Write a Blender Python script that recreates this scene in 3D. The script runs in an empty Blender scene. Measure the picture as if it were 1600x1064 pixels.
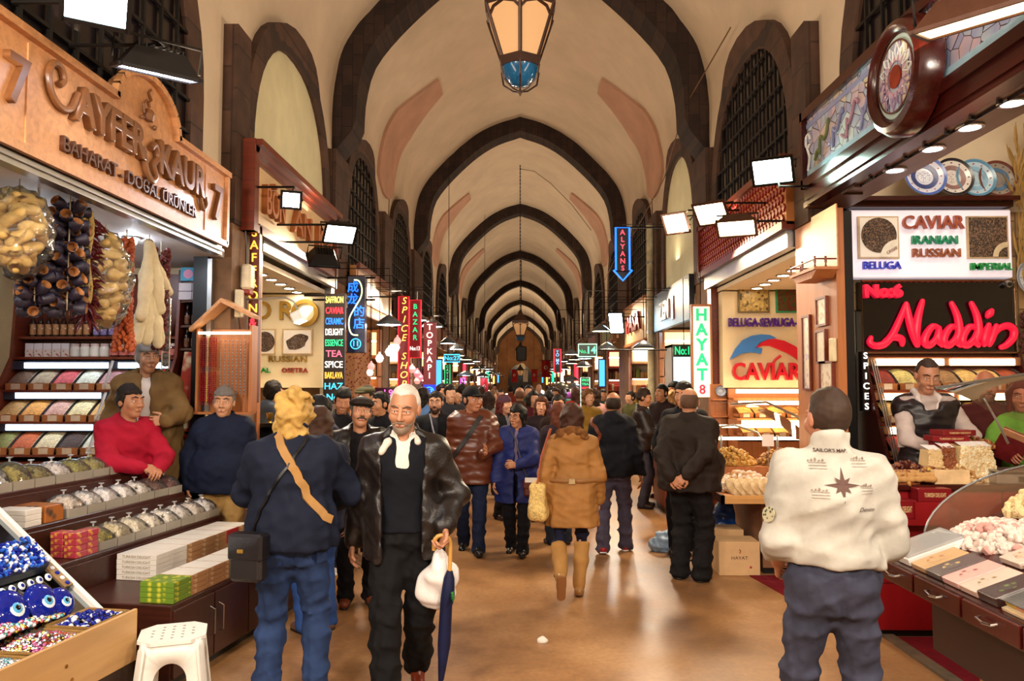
import bpy, math, random
import numpy as np
from mathutils import Vector, Matrix, Euler
random.seed(7)
SC = bpy.context.scene
COL = SC.collection
R = math.radians
# ------------------------------------------------------------------ camera
FPX, CX, CY = 1200.0, 800.0, 532.0
cam_d = bpy.data.cameras.new('camera'); cam_d.lens = FPX / 1600 * 36; cam_d.sensor_width = 36
cam_d.clip_start = 0.05; cam_d.clip_end = 400
cam = bpy.data.objects.new('camera', cam_d); COL.objects.link(cam)
CAM = Vector((0, 0, 1.8))
cam.location = CAM
cam.rotation_euler = (R(90) + math.atan(68 / FPX), 0, math.atan(13 / FPX))
SC.camera = cam
RC = cam.rotation_euler.to_matrix()
# ------------------------------------------------------------------ world, exposure, big lights
w = bpy.data.worlds.new('dim_evening'); SC.world = w; w.use_nodes = True
w.node_tree.nodes['Background'].inputs[0].default_value = (1.0, 0.80, 0.60, 1)
w.node_tree.nodes['Background'].inputs[1].default_value = 0.7
SC.view_settings.view_transform = 'Standard'
SC.view_settings.look = 'None'
SC.view_settings.exposure = 0.95
SC.view_settings.gamma = 1.0
SC.view_settings.use_curve_mapping = False
SC.cycles.max_bounces = 6
SC.cycles.diffuse_bounces = 3
SC.cycles.glossy_bounces = 3
SC.cycles.transmission_bounces = 4
SC.cycles.transparent_max_bounces = 10
SC.cycles.sample_clamp_indirect = 4.0
SC.cycles.caustics_reflective = False
SC.cycles.caustics_refractive = False
def area_light(name, loc, target, sx, sy, power, col):
 d = bpy.data.lights.new(name, 'AREA'); d.shape = 'RECTANGLE'; d.size = sx; d.size_y = sy
 d.energy = power; d.color = col
 o = bpy.data.objects.new(name, d); COL.objects.link(o); o.location = loc
 o.rotation_euler = (Vector(target) - Vector(loc)).to_track_quat('-Z', 'Y').to_euler()
 return o
WARM = (1.0, 0.78, 0.55)
# unseen warm uplights added above the shop fascias to wash the vault
for yy in (-1.0, 4.5, 9.2, 13.4, 17.5, 23, 28, 35, 44, 56, 70, 84):
 for s in (-1, 1):
  area_light('added_wash_light', (s * 2.45, yy, 3.85), (s * 0.6, yy, 8.0), 0.25, 3.0, 19 if yy < 20 else 40 if yy < 50 else 80, WARM)
# unseen lights added behind and beside the photographer as frontal fill
for s in (-1, 1):
 area_light('flood_lamp', (s * 2.2, -1.2, 3.6), (s * 0.3, 5.0, 0.9), 0.6, 0.4, 105, (1.0, 0.87, 0.72))
 area_light('flood_lamp', (s * 2.3, 1.9, 3.6), (s * -0.2, 5.0, 0.6), 0.4, 0.3, 40, (1.0, 0.86, 0.70))
 for yy in (9.4, 13.8, 18.5):  # lights added over the aisle to brighten the mid-hall floor
  area_light('flood_lamp', (s * 2.2, yy, 3.45), (s * 0.2, yy - 1.8, 0.0), 0.4, 0.3, 50, (1.0, 0.78, 0.54))
area_light('added_wash_light', (3.9, 5.9, 4.3), (3.7, 7.2, 3.3), 1.2, 0.3, 9, (1.0, 0.85, 0.66))  # added inside the shop to brighten the plates on the cornice shelf
area_light('flood_lamp', (0.0, 86, 5.0), (0, 95, 4.0), 1.5, 0.5, 95, (1.0, 0.75, 0.45))  # added near the far end to brighten the end wall
# ------------------------------------------------------------------ pixel rays (only used to measure where things stand)
def ray(px, py): return RC @ Vector(((px - CX) / FPX, (CY - py) / FPX, -1.0))
def aty(px, py, y): d = ray(px, py); return CAM + d * (y / d.y)
def atx(px, py, x): d = ray(px, py); return CAM + d * (x / d.x)
def atz(px, py, z=0.0): d = ray(px, py); return CAM + d * ((z - CAM.z) / d.z)
# ------------------------------------------------------------------ colours and materials
def lin(h):
 if not isinstance(h, str): return tuple(h)[:3]
 h = h.lstrip('#'); out = []
 for i in (0, 2, 4):
  v = int(h[i:i + 2], 16) / 255
  out.append(v / 12.92 if v <= 0.04045 else ((v + 0.055) / 1.055) ** 2.4)
 return tuple(out)
MATS = {}
def nodes_of(name):
 m = bpy.data.materials.new(name); m.use_nodes = True
 nt = m.node_tree; b = nt.nodes['Principled BSDF']
 return m, nt, b
def N(nt, typ, **kw):
 n = nt.nodes.new(typ)
 for k, v in kw.items():
  if k.startswith('i_'): n.inputs[k[2:].replace('_', ' ')].default_value = v
  else: setattr(n, k, v)
 return n
def ramp(nt, fac, stops):
 r = N(nt, 'ShaderNodeValToRGB'); el = r.color_ramp.elements
 while len(el) < len(stops): el.new(0.5)
 for e, (p, c) in zip(el, stops): e.position = p; e.color = (*lin(c), 1)
 nt.links.new(fac, r.inputs[0]); return r.outputs[0]
def coords(nt, scale=(1, 1, 1), rot=(0, 0, 0), kind='Object'):
 tc = N(nt, 'ShaderNodeTexCoord'); mp = N(nt, 'ShaderNodeMapping')
 mp.inputs['Scale'].default_value = scale; mp.inputs['Rotation'].default_value = rot
 nt.links.new(tc.outputs[kind], mp.inputs[0]); return mp.outputs[0]
def bump(nt, b, h, strength=0.3, dist=0.01):
 bn = N(nt, 'ShaderNodeBump'); bn.inputs['Strength'].default_value = strength; bn.inputs['Distance'].default_value = dist
 nt.links.new(h, bn.inputs['Height']); nt.links.new(bn.outputs[0], b.inputs['Normal'])
def shade(c, k): return tuple(min(1, v * k) for v in lin(c))
def M(c, rough=0.5, metal=0.0, kind='plain', scale=20.0, var=0.25, bmp=0.15, c2=None, spec=0.5, axis=0, dist=0.01):
 """A procedural surface material, kept once per recipe."""
 key = (c, rough, metal, kind, scale, var, bmp, c2, spec, axis, dist)
 if key in MATS: return MATS[key]
 m, nt, b = nodes_of('%s_%s' % (kind, c if isinstance(c, str) else 'mix'))
 b.inputs['Roughness'].default_value = rough; b.inputs['Metallic'].default_value = metal
 b.inputs['Specular IOR Level'].default_value = spec
 L = nt.links.new
 lo = shade(c, 1 - var); hi = shade(c2 if c2 else c, 1 + (0 if c2 else var))
 if kind in ('plain', 'cloth', 'plaster'):
  co = coords(nt)
  n = N(nt, 'ShaderNodeTexNoise'); n.inputs['Scale'].default_value = scale * (0.08 if kind == 'plaster' else 0.35)
  n.inputs['Detail'].default_value = 5; n.inputs['Roughness'].default_value = 0.6
  L(co, n.inputs['Vector'])
  L(ramp(nt, n.outputs['Fac'], [(0.3, lo), (0.7, hi)]), b.inputs['Base Color'])
  if bmp:
   n2 = N(nt, 'ShaderNodeTexNoise'); n2.inputs['Scale'].default_value = scale * (25 if kind == 'cloth' else 4)
   n2.inputs['Detail'].default_value = 3; L(co, n2.inputs['Vector'])
   bump(nt, b, n2.outputs['Fac'], bmp, dist)
  if kind == 'cloth': b.inputs['Specular IOR Level'].default_value = min(spec, 0.22)
 elif kind == 'wood':
  sc = [scale, scale, scale]; sc[axis] = scale * 0.06
  co = coords(nt, tuple(sc))
  n = N(nt, 'ShaderNodeTexNoise'); n.inputs['Scale'].default_value = 1.0; n.inputs['Detail'].default_value = 6
  n.inputs['Distortion'].default_value = 0.8; L(co, n.inputs['Vector'])
  L(ramp(nt, n.outputs['Fac'], [(0.25, lo), (0.5, c), (0.75, hi)]), b.inputs['Base Color'])
  if bmp: bump(nt, b, n.outputs['Fac'], bmp, 0.003)
 elif kind == 'grain':
  co = coords(nt)
  v = N(nt, 'ShaderNodeTexVoronoi'); v.inputs['Scale'].default_value = scale; L(co, v.inputs['Vector'])
  bw = N(nt, 'ShaderNodeSeparateColor'); L(v.outputs['Color'], bw.inputs[0])
  L(ramp(nt, bw.outputs[0], [(0.1, lo), (0.5, c), (0.9, hi)]), b.inputs['Base Color'])
  inv = N(nt, 'ShaderNodeMath', operation='SUBTRACT'); inv.inputs[0].default_value = 1.0
  L(v.outputs['Distance'], inv.inputs[1]); bump(nt, b, inv.outputs[0], bmp, dist)
 elif kind == 'stone':
  co = coords(nt, kind='Object')
  br = N(nt, 'ShaderNodeTexBrick'); br.inputs['Scale'].default_value = scale; br.inputs['Mortar Size'].default_value = 0.012
  br.inputs['Color1'].default_value = (*lo, 1); br.inputs['Color2'].default_value = (*hi, 1)
  br.inputs['Mortar'].default_value = (*shade(c, 0.45), 1)
  mp = N(nt, 'ShaderNodeMapping'); mp.inputs['Rotation'].default_value = (R(90), 0, R(90) if axis == 0 else 0)
  tc = N(nt, 'ShaderNodeTexCoord'); L(tc.outputs['Object'], mp.inputs[0]); L(mp.outputs[0], br.inputs['Vector'])
  n = N(nt, 'ShaderNodeTexNoise'); n.inputs['Scale'].default_value = 5; n.inputs['Detail'].default_value = 8; L(co, n.inputs['Vector'])
  mx = N(nt, 'ShaderNodeMix', data_type='RGBA', blend_type='MULTIPLY'); mx.inputs['Factor'].default_value = 0.75
  L(br.outputs['Color'], mx.inputs['A']); L(ramp(nt, n.outputs['Fac'], [(0.3, (0.35, 0.33, 0.3)), (0.7, (1, 1, 1))]), mx.inputs['B'])
  L(mx.outputs['Result'], b.inputs['Base Color']); bump(nt, b, n.outputs['Fac'], bmp, 0.02)
 elif kind == 'quilt':       # padded jackets: horizontal seams
  co = coords(nt, (0, 0, scale))
  wv = N(nt, 'ShaderNodeTexWave'); wv.wave_profile = 'SIN'; wv.bands_direction = 'Z'; wv.inputs['Scale'].default_value = 1.0
  wv.inputs['Distortion'].default_value = 0.0; L(co, wv.inputs['Vector'])
  b.inputs['Base Color'].default_value = (*lin(c), 1); bump(nt, b, wv.outputs['Fac'], bmp, 0.02)
 elif kind == 'plaid':       # printed pattern of small blotches
  co = coords(nt)
  v = N(nt, 'ShaderNodeTexVoronoi'); v.inputs['Scale'].default_value = scale; v.feature = 'F1'; L(co, v.inputs['Vector'])
  L(ramp(nt, v.outputs['Distance'], [(0.2, c), (0.45, c2 or c), (0.6, hi)]), b.inputs['Base Color'])
 MATS[key] = m; return m
def E(c, strength=3.0, base=None):
 key = ('emit', c, strength)
 if key in MATS: return MATS[key]
 m, nt, b = nodes_of('glow_%s' % (c if isinstance(c, str) else 'mix'))
 b.inputs['Base Color'].default_value = (*lin(base or c), 1)
 b.inputs['Emission Color'].default_value = (*lin(c), 1); b.inputs['Emission Strength'].default_value = strength
 b.inputs['Roughness'].default_value = 0.4
 MATS[key] = m; return m
def GLASS(c='ffffff', alpha=0.15, rough=0.03, name='clear_plastic', ior=1.4):
 """Thin clear sheet: see-through, mirror-like toward grazing, with a little haze of its own colour."""
 key = ('glass', c, alpha, rough, ior)
 if key in MATS: return MATS[key]
 m = bpy.data.materials.new(name); m.use_nodes = True; nt = m.node_tree; nt.nodes.clear(); L = nt.links.new
 out = N(nt, 'ShaderNodeOutputMaterial'); tr = N(nt, 'ShaderNodeBsdfTransparent'); gl = N(nt, 'ShaderNodeBsdfGlossy'); df = N(nt, 'ShaderNodeBsdfDiffuse')
 gl.inputs['Roughness'].default_value = rough; df.inputs[0].default_value = (*lin(c), 1); tr.inputs[0].default_value = (*[0.7 + 0.3 * v for v in lin(c)], 1)
 fr = N(nt, 'ShaderNodeFresnel'); fr.inputs['IOR'].default_value = ior
 a = N(nt, 'ShaderNodeMixShader'); b = N(nt, 'ShaderNodeMixShader'); b.inputs[0].default_value = alpha * 0.7
 L(fr.outputs[0], a.inputs[0]); L(tr.outputs[0], a.inputs[1]); L(gl.outputs[0], a.inputs[2])
 L(a.outputs[0], b.inputs[1]); L(df.outputs[0], b.inputs[2]); L(b.outputs[0], out.inputs[0])
 MATS[key] = m; return m
# ------------------------------------------------------------------ meshes and objects
def link_mesh(name, verts, faces, mats, parent=None, smooth=False, fmat=None, loc=None, angle=40):
 me = bpy.data.meshes.new(name); me.from_pydata([tuple(v) for v in verts], [], [tuple(f) for f in faces])
 return link_me(name, me, mats, parent, smooth, fmat, loc, angle)
def link_me(name, me, mats, parent=None, smooth=False, fmat=None, loc=None, angle=40):
 if not isinstance(mats, (list, tuple)): mats = [mats]
 for m in mats: me.materials.append(m)
 if fmat is not None and len(mats) > 1: me.polygons.foreach_set('material_index', fmat)
 if smooth:
  me.polygons.foreach_set('use_smooth', [True] * len(me.polygons))
  if angle < 180: me.set_sharp_from_angle(angle=R(angle))
 me.update()
 o = bpy.data.objects.new(name, me); COL.objects.link(o)
 if parent is not None: o.parent = parent
 if loc is not None: o.location = loc
 return o
def tag(o, label, cat, group=None, kind=None):
 o['label'] = label; o['category'] = cat
 if group: o['group'] = group
 if kind: o['kind'] = kind
 return o
def thing(name, label, cat, loc=(0, 0, 0), rz=0.0, group=None, rot=None):
 o = bpy.data.objects.new(name, None); COL.objects.link(o); o.empty_display_size = 0.1
 o.location = loc; o.rotation_euler = rot if rot else (0, 0, rz)
 return tag(o, label, cat, group)
def dup(o, loc=None, rz=None, label=None, parent=None):
 c = o.copy(); COL.objects.link(c)
 if parent is not None: c.parent = parent
 if loc is not None: c.location = loc
 if rz is not None: c.rotation_euler = (c.rotation_euler.x, c.rotation_euler.y, rz)
 if label: c['label'] = label
 for ch in list(o.children): dup(ch, parent=c)
 return c
class MB:
 def __init__(s): s.v = []; s.f = []; s.m = []; s.xf = None
 def add(s, vs, fs, mi=0):
  n = len(s.v)
  s.v.extend([s.xf @ Vector(v) for v in vs] if s.xf else [Vector(v) for v in vs])
  s.f.extend([tuple(i + n for i in f) for f in fs]); s.m.extend([mi] * len(fs)); return s
 def at(s, loc=(0, 0, 0), rot=(0, 0, 0), sc=None):
  s.xf = Matrix.Translation(loc) @ Euler(rot).to_matrix().to_4x4()
  if sc: s.xf = s.xf @ Matrix.Diagonal((*sc, 1))
  return s
 def box(s, x0, x1, y0, y1, z0, z1, c=0.0, mi=0):
  if x0 > x1: x0, x1 = x1, x0
  if y0 > y1: y0, y1 = y1, y0
  if z0 > z1: z0, z1 = z1, z0
  if c <= 0:
   v = [(x, y, z) for z in (z0, z1) for y in (y0, y1) for x in (x0, x1)]
   return s.add(v, [(0, 2, 3, 1), (4, 5, 7, 6), (0, 1, 5, 4), (2, 6, 7, 3), (0, 4, 6, 2), (1, 3, 7, 5)], mi)
  c = min(c, (x1 - x0) / 2.01, (y1 - y0) / 2.01, (z1 - z0) / 2.01)
  v = []; idx = {}
  for sx in (0, 1):
   for sy in (0, 1):
    for sz in (0, 1):
     X, Y, Z = (x0, x1)[sx], (y0, y1)[sy], (z0, z1)[sz]
     dx, dy, dz = (c, -c)[sx], (c, -c)[sy], (c, -c)[sz]
     idx[sx, sy, sz] = len(v)
     v += [(X, Y + dy, Z + dz), (X + dx, Y, Z + dz), (X + dx, Y + dy, Z)]
  I = idx; f = []
  for a in (0, 1):
   q = [I[a, 0, 0], I[a, 1, 0], I[a, 1, 1], I[a, 0, 1]]; f.append(q if a else q[::-1])
   q = [I[0, a, 0] + 1, I[1, a, 0] + 1, I[1, a, 1] + 1, I[0, a, 1] + 1]; f.append(q[::-1] if a else q)
   q = [I[0, 0, a] + 2, I[1, 0, a] + 2, I[1, 1, a] + 2, I[0, 1, a] + 2]; f.append(q if a else q[::-1])
  for a in (0, 1):
   for b in (0, 1):
    fl = (a == b)
    q = [I[0, a, b] + 1, I[1, a, b] + 1, I[1, a, b] + 2, I[0, a, b] + 2]; f.append(q if not fl else q[::-1])
    q = [I[a, 0, b], I[a, 1, b], I[a, 1, b] + 2, I[a, 0, b] + 2]; f.append(q if fl else q[::-1])
    q = [I[a, b, 0], I[a, b, 1], I[a, b, 1] + 1, I[a, b, 0] + 1]; f.append(q if not fl else q[::-1])
  for (a, b, d), i in I.items():
   t = [i, i + 1, i + 2]; f.append(t if (a + b + d) % 2 else t[::-1])
  return s.add(v, f, mi)
 def cyl(s, p0, p1, r0, r1=None, n=12, mi=0, caps=True):
  p0, p1 = Vector(p0), Vector(p1); r1 = r0 if r1 is None else r1
  d = (p1 - p0).normalized(); a = d.orthogonal().normalized(); b = d.cross(a)
  v = []
  for k in range(n):
   t = 2 * math.pi * k / n; q = a * math.cos(t) + b * math.sin(t)
   v += [p0 + q * r0, p1 + q * r1]
  f = [(2 * k, 2 * ((k + 1) % n), 2 * ((k + 1) % n) + 1, 2 * k + 1) for k in range(n)]
  if caps: f += [tuple(range(0, 2 * n, 2))[::-1], tuple(range(1, 2 * n, 2))]
  return s.add(v, f, mi)
 def tube(s, pts, r, n=8, mi=0, closed=False, caps=True):
  pts = [Vector(p) for p in pts]; m = len(pts); v = []; prev = None
  rr = r if isinstance(r, (list, tuple)) else [r] * m
  for i, p in enumerate(pts):
   d = (pts[(i + 1) % m] - pts[i - 1]) if closed else (pts[min(i + 1, m - 1)] - pts[max(i - 1, 0)])
   d.normalize()
   a = (prev - d * prev.dot(d)) if prev is not None else d.orthogonal()
   if a.length < 1e-6: a = d.orthogonal()
   a.normalize(); prev = a; b = d.cross(a)
   for k in range(n):
    t = 2 * math.pi * k / n; v.append(p + (a * math.cos(t) + b * math.sin(t)) * rr[i])
  f = []
  for i in range(m if closed else m - 1):
   j = (i + 1) % m
   for k in range(n):
    l = (k + 1) % n; f.append((i * n + k, i * n + l, j * n + l, j * n + k))
  if caps and not closed: f += [tuple(range(n))[::-1], tuple(range((m - 1) * n, m * n))]
  return s.add(v, f, mi)
 def stube(s, pts, r, n=8, mi=0, k=4):
  P = [Vector(p) for p in pts]; Q = []
  for i in range(len(P) - 1):
   p0 = P[max(i - 1, 0)]; p1 = P[i]; p2 = P[i + 1]; p3 = P[min(i + 2, len(P) - 1)]
   for j in range(k):
    q = j / k; Q.append(0.5 * (2 * p1 + (p2 - p0) * q + (2 * p0 - 5 * p1 + 4 * p2 - p3) * q * q + (3 * p1 - p0 - 3 * p2 + p3) * q ** 3))
  Q.append(P[-1]); m = len(Q) - 1
  return s.tube(Q, r if not callable(r) else [r(i / m) for i in range(m + 1)], n, mi)
 def lathe(s, prof, n=16, c=(0, 0, 0), mi=0, ang=1.0):
  v = []; f = []; m = len(prof); full = ang >= 1.0; cnt = n if full else n + 1
  for k in range(cnt):
   t = 2 * math.pi * ang * k / n
   for (r, z) in prof: v.append((c[0] + r * math.cos(t), c[1] + r * math.sin(t), c[2] + z))
  for k in range(n):
   l = (k + 1) % cnt
   for i in range(m - 1): f.append((k * m + i, l * m + i, l * m + i + 1, k * m + i + 1))
  return s.add(v, f, mi)
 def sphere(s, c, r, n=10, m=8, mi=0):
  r = r if isinstance(r, (tuple, list)) else (r, r, r)
  v = [(c[0], c[1], c[2] - r[2])]; f = []
  for i in range(1, m):
   p = -math.pi / 2 + math.pi * i / m
   for k in range(n):
    t = 2 * math.pi * k / n
    v.append((c[0] + r[0] * math.cos(p) * math.cos(t), c[1] + r[1] * math.cos(p) * math.sin(t), c[2] + r[2] * math.sin(p)))
  v.append((c[0], c[1], c[2] + r[2])); e = len(v) - 1
  for k in range(n):
   l = (k + 1) % n
   f.append((0, 1 + l, 1 + k)); f.append((e, e - n + k, e - n + l))
   for i in range(m - 2):
    a = 1 + i * n; f.append((a + k, a + l, a + n + l, a + n + k))
  return s.add(v, f, mi)
 def prism(s, poly, d0, d1, axis='y', mi=0):
  """poly in the plane across AXIS, drawn out from d0 to d1."""
  def P(a, b, d): return (a, d, b) if axis == 'y' else ((d, a, b) if axis == 'x' else (a, b, d))
  n = len(poly); v = [P(a, b, d0) for a, b in poly] + [P(a, b, d1) for a, b in poly]
  f = [(i, (i + 1) % n, n + (i + 1) % n, n + i) for i in range(n)] + [tuple(range(n))[::-1], tuple(range(n, 2 * n))]
  return s.add(v, f, mi)
 def grid(s, fn, nu, nv, mi=0, cu=False):
  v = [fn(i / nu, j / nv) for i in range(nu + (0 if cu else 1)) for j in range(nv + 1)]; f = []
  K = nv + 1
  for i in range(nu):
   i2 = (i + 1) % nu if cu else i + 1
   for j in range(nv): f.append((i * K + j, i2 * K + j, i2 * K + j + 1, i * K + j + 1))
  return s.add(v, f, mi)
 def build(s, name, mats, parent=None, smooth=False, loc=None, angle=40):
  return link_mesh(name, s.v, s.f, mats, parent, smooth, s.m, loc, angle)
def structure(o, label=None):
 o['kind'] = 'structure'
 if label: o['label'] = label
 return o
# ------------------------------------------------------------------ lettering
_dg = None
def text_mesh(txt, h=0.1, depth=0.01, sx=1.0, spacing=1.0, bold=0.0, shear=0.0, line=1.0, align='CENTER', bev=0.0):
 """Mesh of TXT in its own x-z plane, reading along +x, facing -y, cap height H, centred on the origin."""
 cu = bpy.data.curves.new('lettering', 'FONT'); cu.body = txt; cu.size = h / 0.73; cu.extrude = depth / 2
 cu.align_x = align; cu.align_y = 'CENTER'; cu.space_character = spacing; cu.offset = bold * h; cu.shear = shear
 cu.resolution_u = 3; cu.space_line = line; cu.bevel_depth = bev; cu.bevel_resolution = 1
 o = bpy.data.objects.new('lettering', cu); COL.objects.link(o)
 dg = bpy.context.evaluated_depsgraph_get()
 me = bpy.data.meshes.new_from_object(o.evaluated_get(dg))
 bpy.data.objects.remove(o); bpy.data.curves.remove(cu)
 me.materials.clear()
 me.transform(Matrix.Diagonal((sx, 1, 1, 1))); me.transform(Matrix.Rotation(R(90), 4, 'X'))
 return me
def text(parent, txt, loc, mat, h=0.1, rz=0.0, name='lettering', rot=None, width=None, **kw):
 me = text_mesh(txt, h, **kw)
 if width and len(me.vertices):
  xs = [v.co.x for v in me.vertices]; k = width / max(1e-6, max(xs) - min(xs))
  me.transform(Matrix.Diagonal((k, 1, 1, 1)))
 o = link_me(name, me, mat, parent); o.location = loc; o.rotation_euler = rot if rot else (0, 0, rz)
 return o
# ------------------------------------------------------------------ the hall: floor, walls, vault, ribs, windows
PLASTER = M('d6c6ae', 0.9, kind='plaster', scale=14, var=0.10, bmp=0.06)
PLASTER2 = M('c09882', 0.9, kind='plaster', scale=20, var=0.12, bmp=0.05)
STONE = M('35231a', 0.9, kind='stone', scale=1.6, var=0.35, bmp=0.5)
STONEW = M('513626', 0.85, kind='stone', scale=1.2, var=0.3, bmp=0.5)
DARKWOOD = M('3d1a10', 0.35, kind='wood', scale=30, var=0.35, bmp=0.08, axis=1)
REDWOOD = M('6b2a17', 0.32, kind='wood', scale=26, var=0.3, bmp=0.06, axis=1)
OAK = M('c48c5c', 0.4, kind='wood', scale=22, var=0.22, bmp=0.05, axis=1)
OAKV = M('ac6838', 0.4, kind='wood', scale=22, var=0.22, bmp=0.05, axis=2)
BLACK = M('0c0a0a', 0.35, var=0.1, bmp=0.0)
IRON = M('17120f', 0.55, 0.6, var=0.2, bmp=0.05)
STEEL = M('a9a8a6', 0.3, 0.9, var=0.1, bmp=0.02)
CHROME = M('d8d8d8', 0.12, 1.0, var=0.03, bmp=0.0)
WHITE = M('e9e6df', 0.45, var=0.04, bmp=0.0)
CREAM = M('e6d3ab', 0.6, var=0.06, bmp=0.02)
def floor_mat():
 m, nt, b = nodes_of('worn_concrete'); L = nt.links.new
 co = coords(nt)
 n1 = N(nt, 'ShaderNodeTexNoise'); n1.inputs['Scale'].default_value = 0.55; n1.inputs['Detail'].default_value = 9; n1.inputs['Roughness'].default_value = 0.68
 n2 = N(nt, 'ShaderNodeTexNoise'); n2.inputs['Scale'].default_value = 26; n2.inputs['Detail'].default_value = 6
 L(co, n1.inputs['Vector']); L(co, n2.inputs['Vector'])
 c1 = ramp(nt, n1.outputs['Fac'], [(0.32, '6e4c34'), (0.5, 'a0744a'), (0.68, 'bc9060')])
 c2 = ramp(nt, n2.outputs['Fac'], [(0.3, (0.68, 0.64, 0.6)), (0.62, (1, 1, 1))])
 mx = N(nt, 'ShaderNodeMix', data_type='RGBA', blend_type='MULTIPLY'); mx.inputs['Factor'].default_value = 0.6
 L(c1, mx.inputs['A']); L(c2, mx.inputs['B'])
 v = N(nt, 'ShaderNodeTexVoronoi'); v.inputs['Scale'].default_value = 9; v.inputs['Randomness'].default_value = 1.0; L(co, v.inputs['Vector'])
 sp = N(nt, 'ShaderNodeMath', operation='LESS_THAN'); sp.inputs[1].default_value = 0.035; L(v.outputs['Distance'], sp.inputs[0])
 m2 = N(nt, 'ShaderNodeMix', data_type='RGBA'); L(sp.outputs[0], m2.inputs['Factor']); L(mx.outputs['Result'], m2.inputs['A'])
 m2.inputs['B'].default_value = (0.5, 0.4, 0.28, 1); L(m2.outputs['Result'], b.inputs['Base Color'])
 rr = N(nt, 'ShaderNodeMapRange'); rr.inputs['From Min'].default_value = 0.3; rr.inputs['From Max'].default_value = 0.7
 rr.inputs['To Min'].default_value = 0.28; rr.inputs['To Max'].default_value = 0.5; L(n1.outputs['Fac'], rr.inputs[0]); L(rr.outputs[0], b.inputs['Roughness'])
 bump(nt, b, n2.outputs['Fac'], 0.12, 0.01)
 return m
structure(MB().box(-6.5, 6.5, -7, 97, -0.2, 0.0).build('floor', floor_mat()))
W = 2.8
_prof = [(2.8, 5.3), (2.8, 5.9), (2.75, 6.4), (2.58, 6.95), (2.12, 7.55), (1.37, 8.25), (0.70, 8.65), (0, 8.87)]
def _catmull(P, n=5):
 out = []
 for i in range(len(P) - 1):
  p0 = P[max(i - 1, 0)]; p1 = P[i]; p2 = P[i + 1]; p3 = P[min(i + 2, len(P) - 1)]
  for k in range(n):
   t = k / n
   out.append(tuple(0.5 * (2 * b + (c - a) * t + (2 * a - 5 * b + 4 * c - d) * t * t + (3 * b - a - 3 * c + d) * t ** 3) for a, b, c, d in zip(p0, p1, p2, p3)))
 return out + [P[-1]]
PROF = _catmull(_prof)
ARC = [(-x, z) for x, z in PROF] + [(x, z) for x, z in PROF[::-1][1:]]     # left springing -> apex -> right springing
def inset(arc, d):
 out = []
 for i, (x, z) in enumerate(arc):
  a = arc[max(i - 1, 0)]; b = arc[min(i + 1, len(arc) - 1)]
  tx, tz = b[0] - a[0], b[1] - a[1]; l = math.hypot(tx, tz)
  out.append((x + d * tz / l, z - d * tx / l))
 return out
Y0, Y1 = -7, 96
mb = MB()
ys = [Y0, 2, 11, 20, 30, 40, 52, 64, 77, Y1]
mb.grid(lambda u, v: (ARC[round(v * (len(ARC) - 1))][0], ys[round(u * (len(ys) - 1))], ARC[round(v * (len(ARC) - 1))][1]), len(ys) - 1, len(ARC) - 1)
structure(mb.build('ceiling', PLASTER, smooth=True))
for s, nm in ((-1, 'left'), (1, 'right')):
 if s < 0: structure(MB().box(s * W, s * (W + 0.5), Y0, Y1, 3.25, 5.32).build('wall_' + nm, PLASTER))
 else:
  structure(MB().box(W, W + 0.5, Y0, 0.6, 3.25, 5.32).build('wall_' + nm, PLASTER)); structure(MB().box(W, W + 0.15, 0.6, 7.35, 3.46, 5.32).build('wall_' + nm, PLASTER)); structure(MB().box(W, W + 0.5, 7.35, Y1, 3.25, 5.32).build('wall_' + nm, PLASTER))
RIBS = [1.6, 11.2, 20.0, 29.8, 40.4, 52, 64, 77, 90]
n_trim = 0
def trim(mb, m, smooth=False):
 global n_trim
 n_trim += 1; return structure(mb.build('trim_%d' % n_trim, m, smooth=smooth))
for y in RIBS:
 o_ = [p for p in inset(ARC, -0.02) if p[1] > 5.62]; i_ = [p for p in inset(ARC, 0.36) if p[1] > 5.62]
 tipL = (-2.80, 5.25); tipR = (2.80, 5.25)
 o_ = [tipL] + o_ + [tipR]; i_ = [(-2.78, 5.22)] + i_ + [(2.78, 5.22)]
 n = max(len(o_), len(i_))
 def rs(a, n=44):
  L = [0]
  for p, q in zip(a, a[1:]): L.append(L[-1] + math.hypot(q[0] - p[0], q[1] - p[1]))
  out = []
  for k in range(n + 1):
   t = L[-1] * k / n; j = 0
   while j < len(L) - 2 and L[j + 1] < t: j += 1
   q = (t - L[j]) / max(1e-9, L[j + 1] - L[j]); out.append((a[j][0] + (a[j + 1][0] - a[j][0]) * q, a[j][1] + (a[j + 1][1] - a[j][1]) * q))
  return out
 O, I = rs(o_), rs(i_)
 rnd = random.Random(int(y * 10))
 rag = [rnd.uniform(-0.025, 0.025) for _ in O]
 v = []; f = []
 for k in range(len(O)):
  (ox, oz), (ix, iz) = O[k], I[k]
  e = rag[k]
  v += [(ox, y + e, oz), (ix, y, iz), (ix, y + 0.62, iz), (ox, y + 0.62 - e, oz)]
 for k in range(len(O) - 1):
  a = 4 * k; b = a + 4
  f += [(a, b, b + 1, a + 1), (a + 1, b + 1, b + 2, a + 2), (a + 2, b + 2, b + 3, a + 3)]
 trim(MB().add(v, f), STONE)
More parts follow.
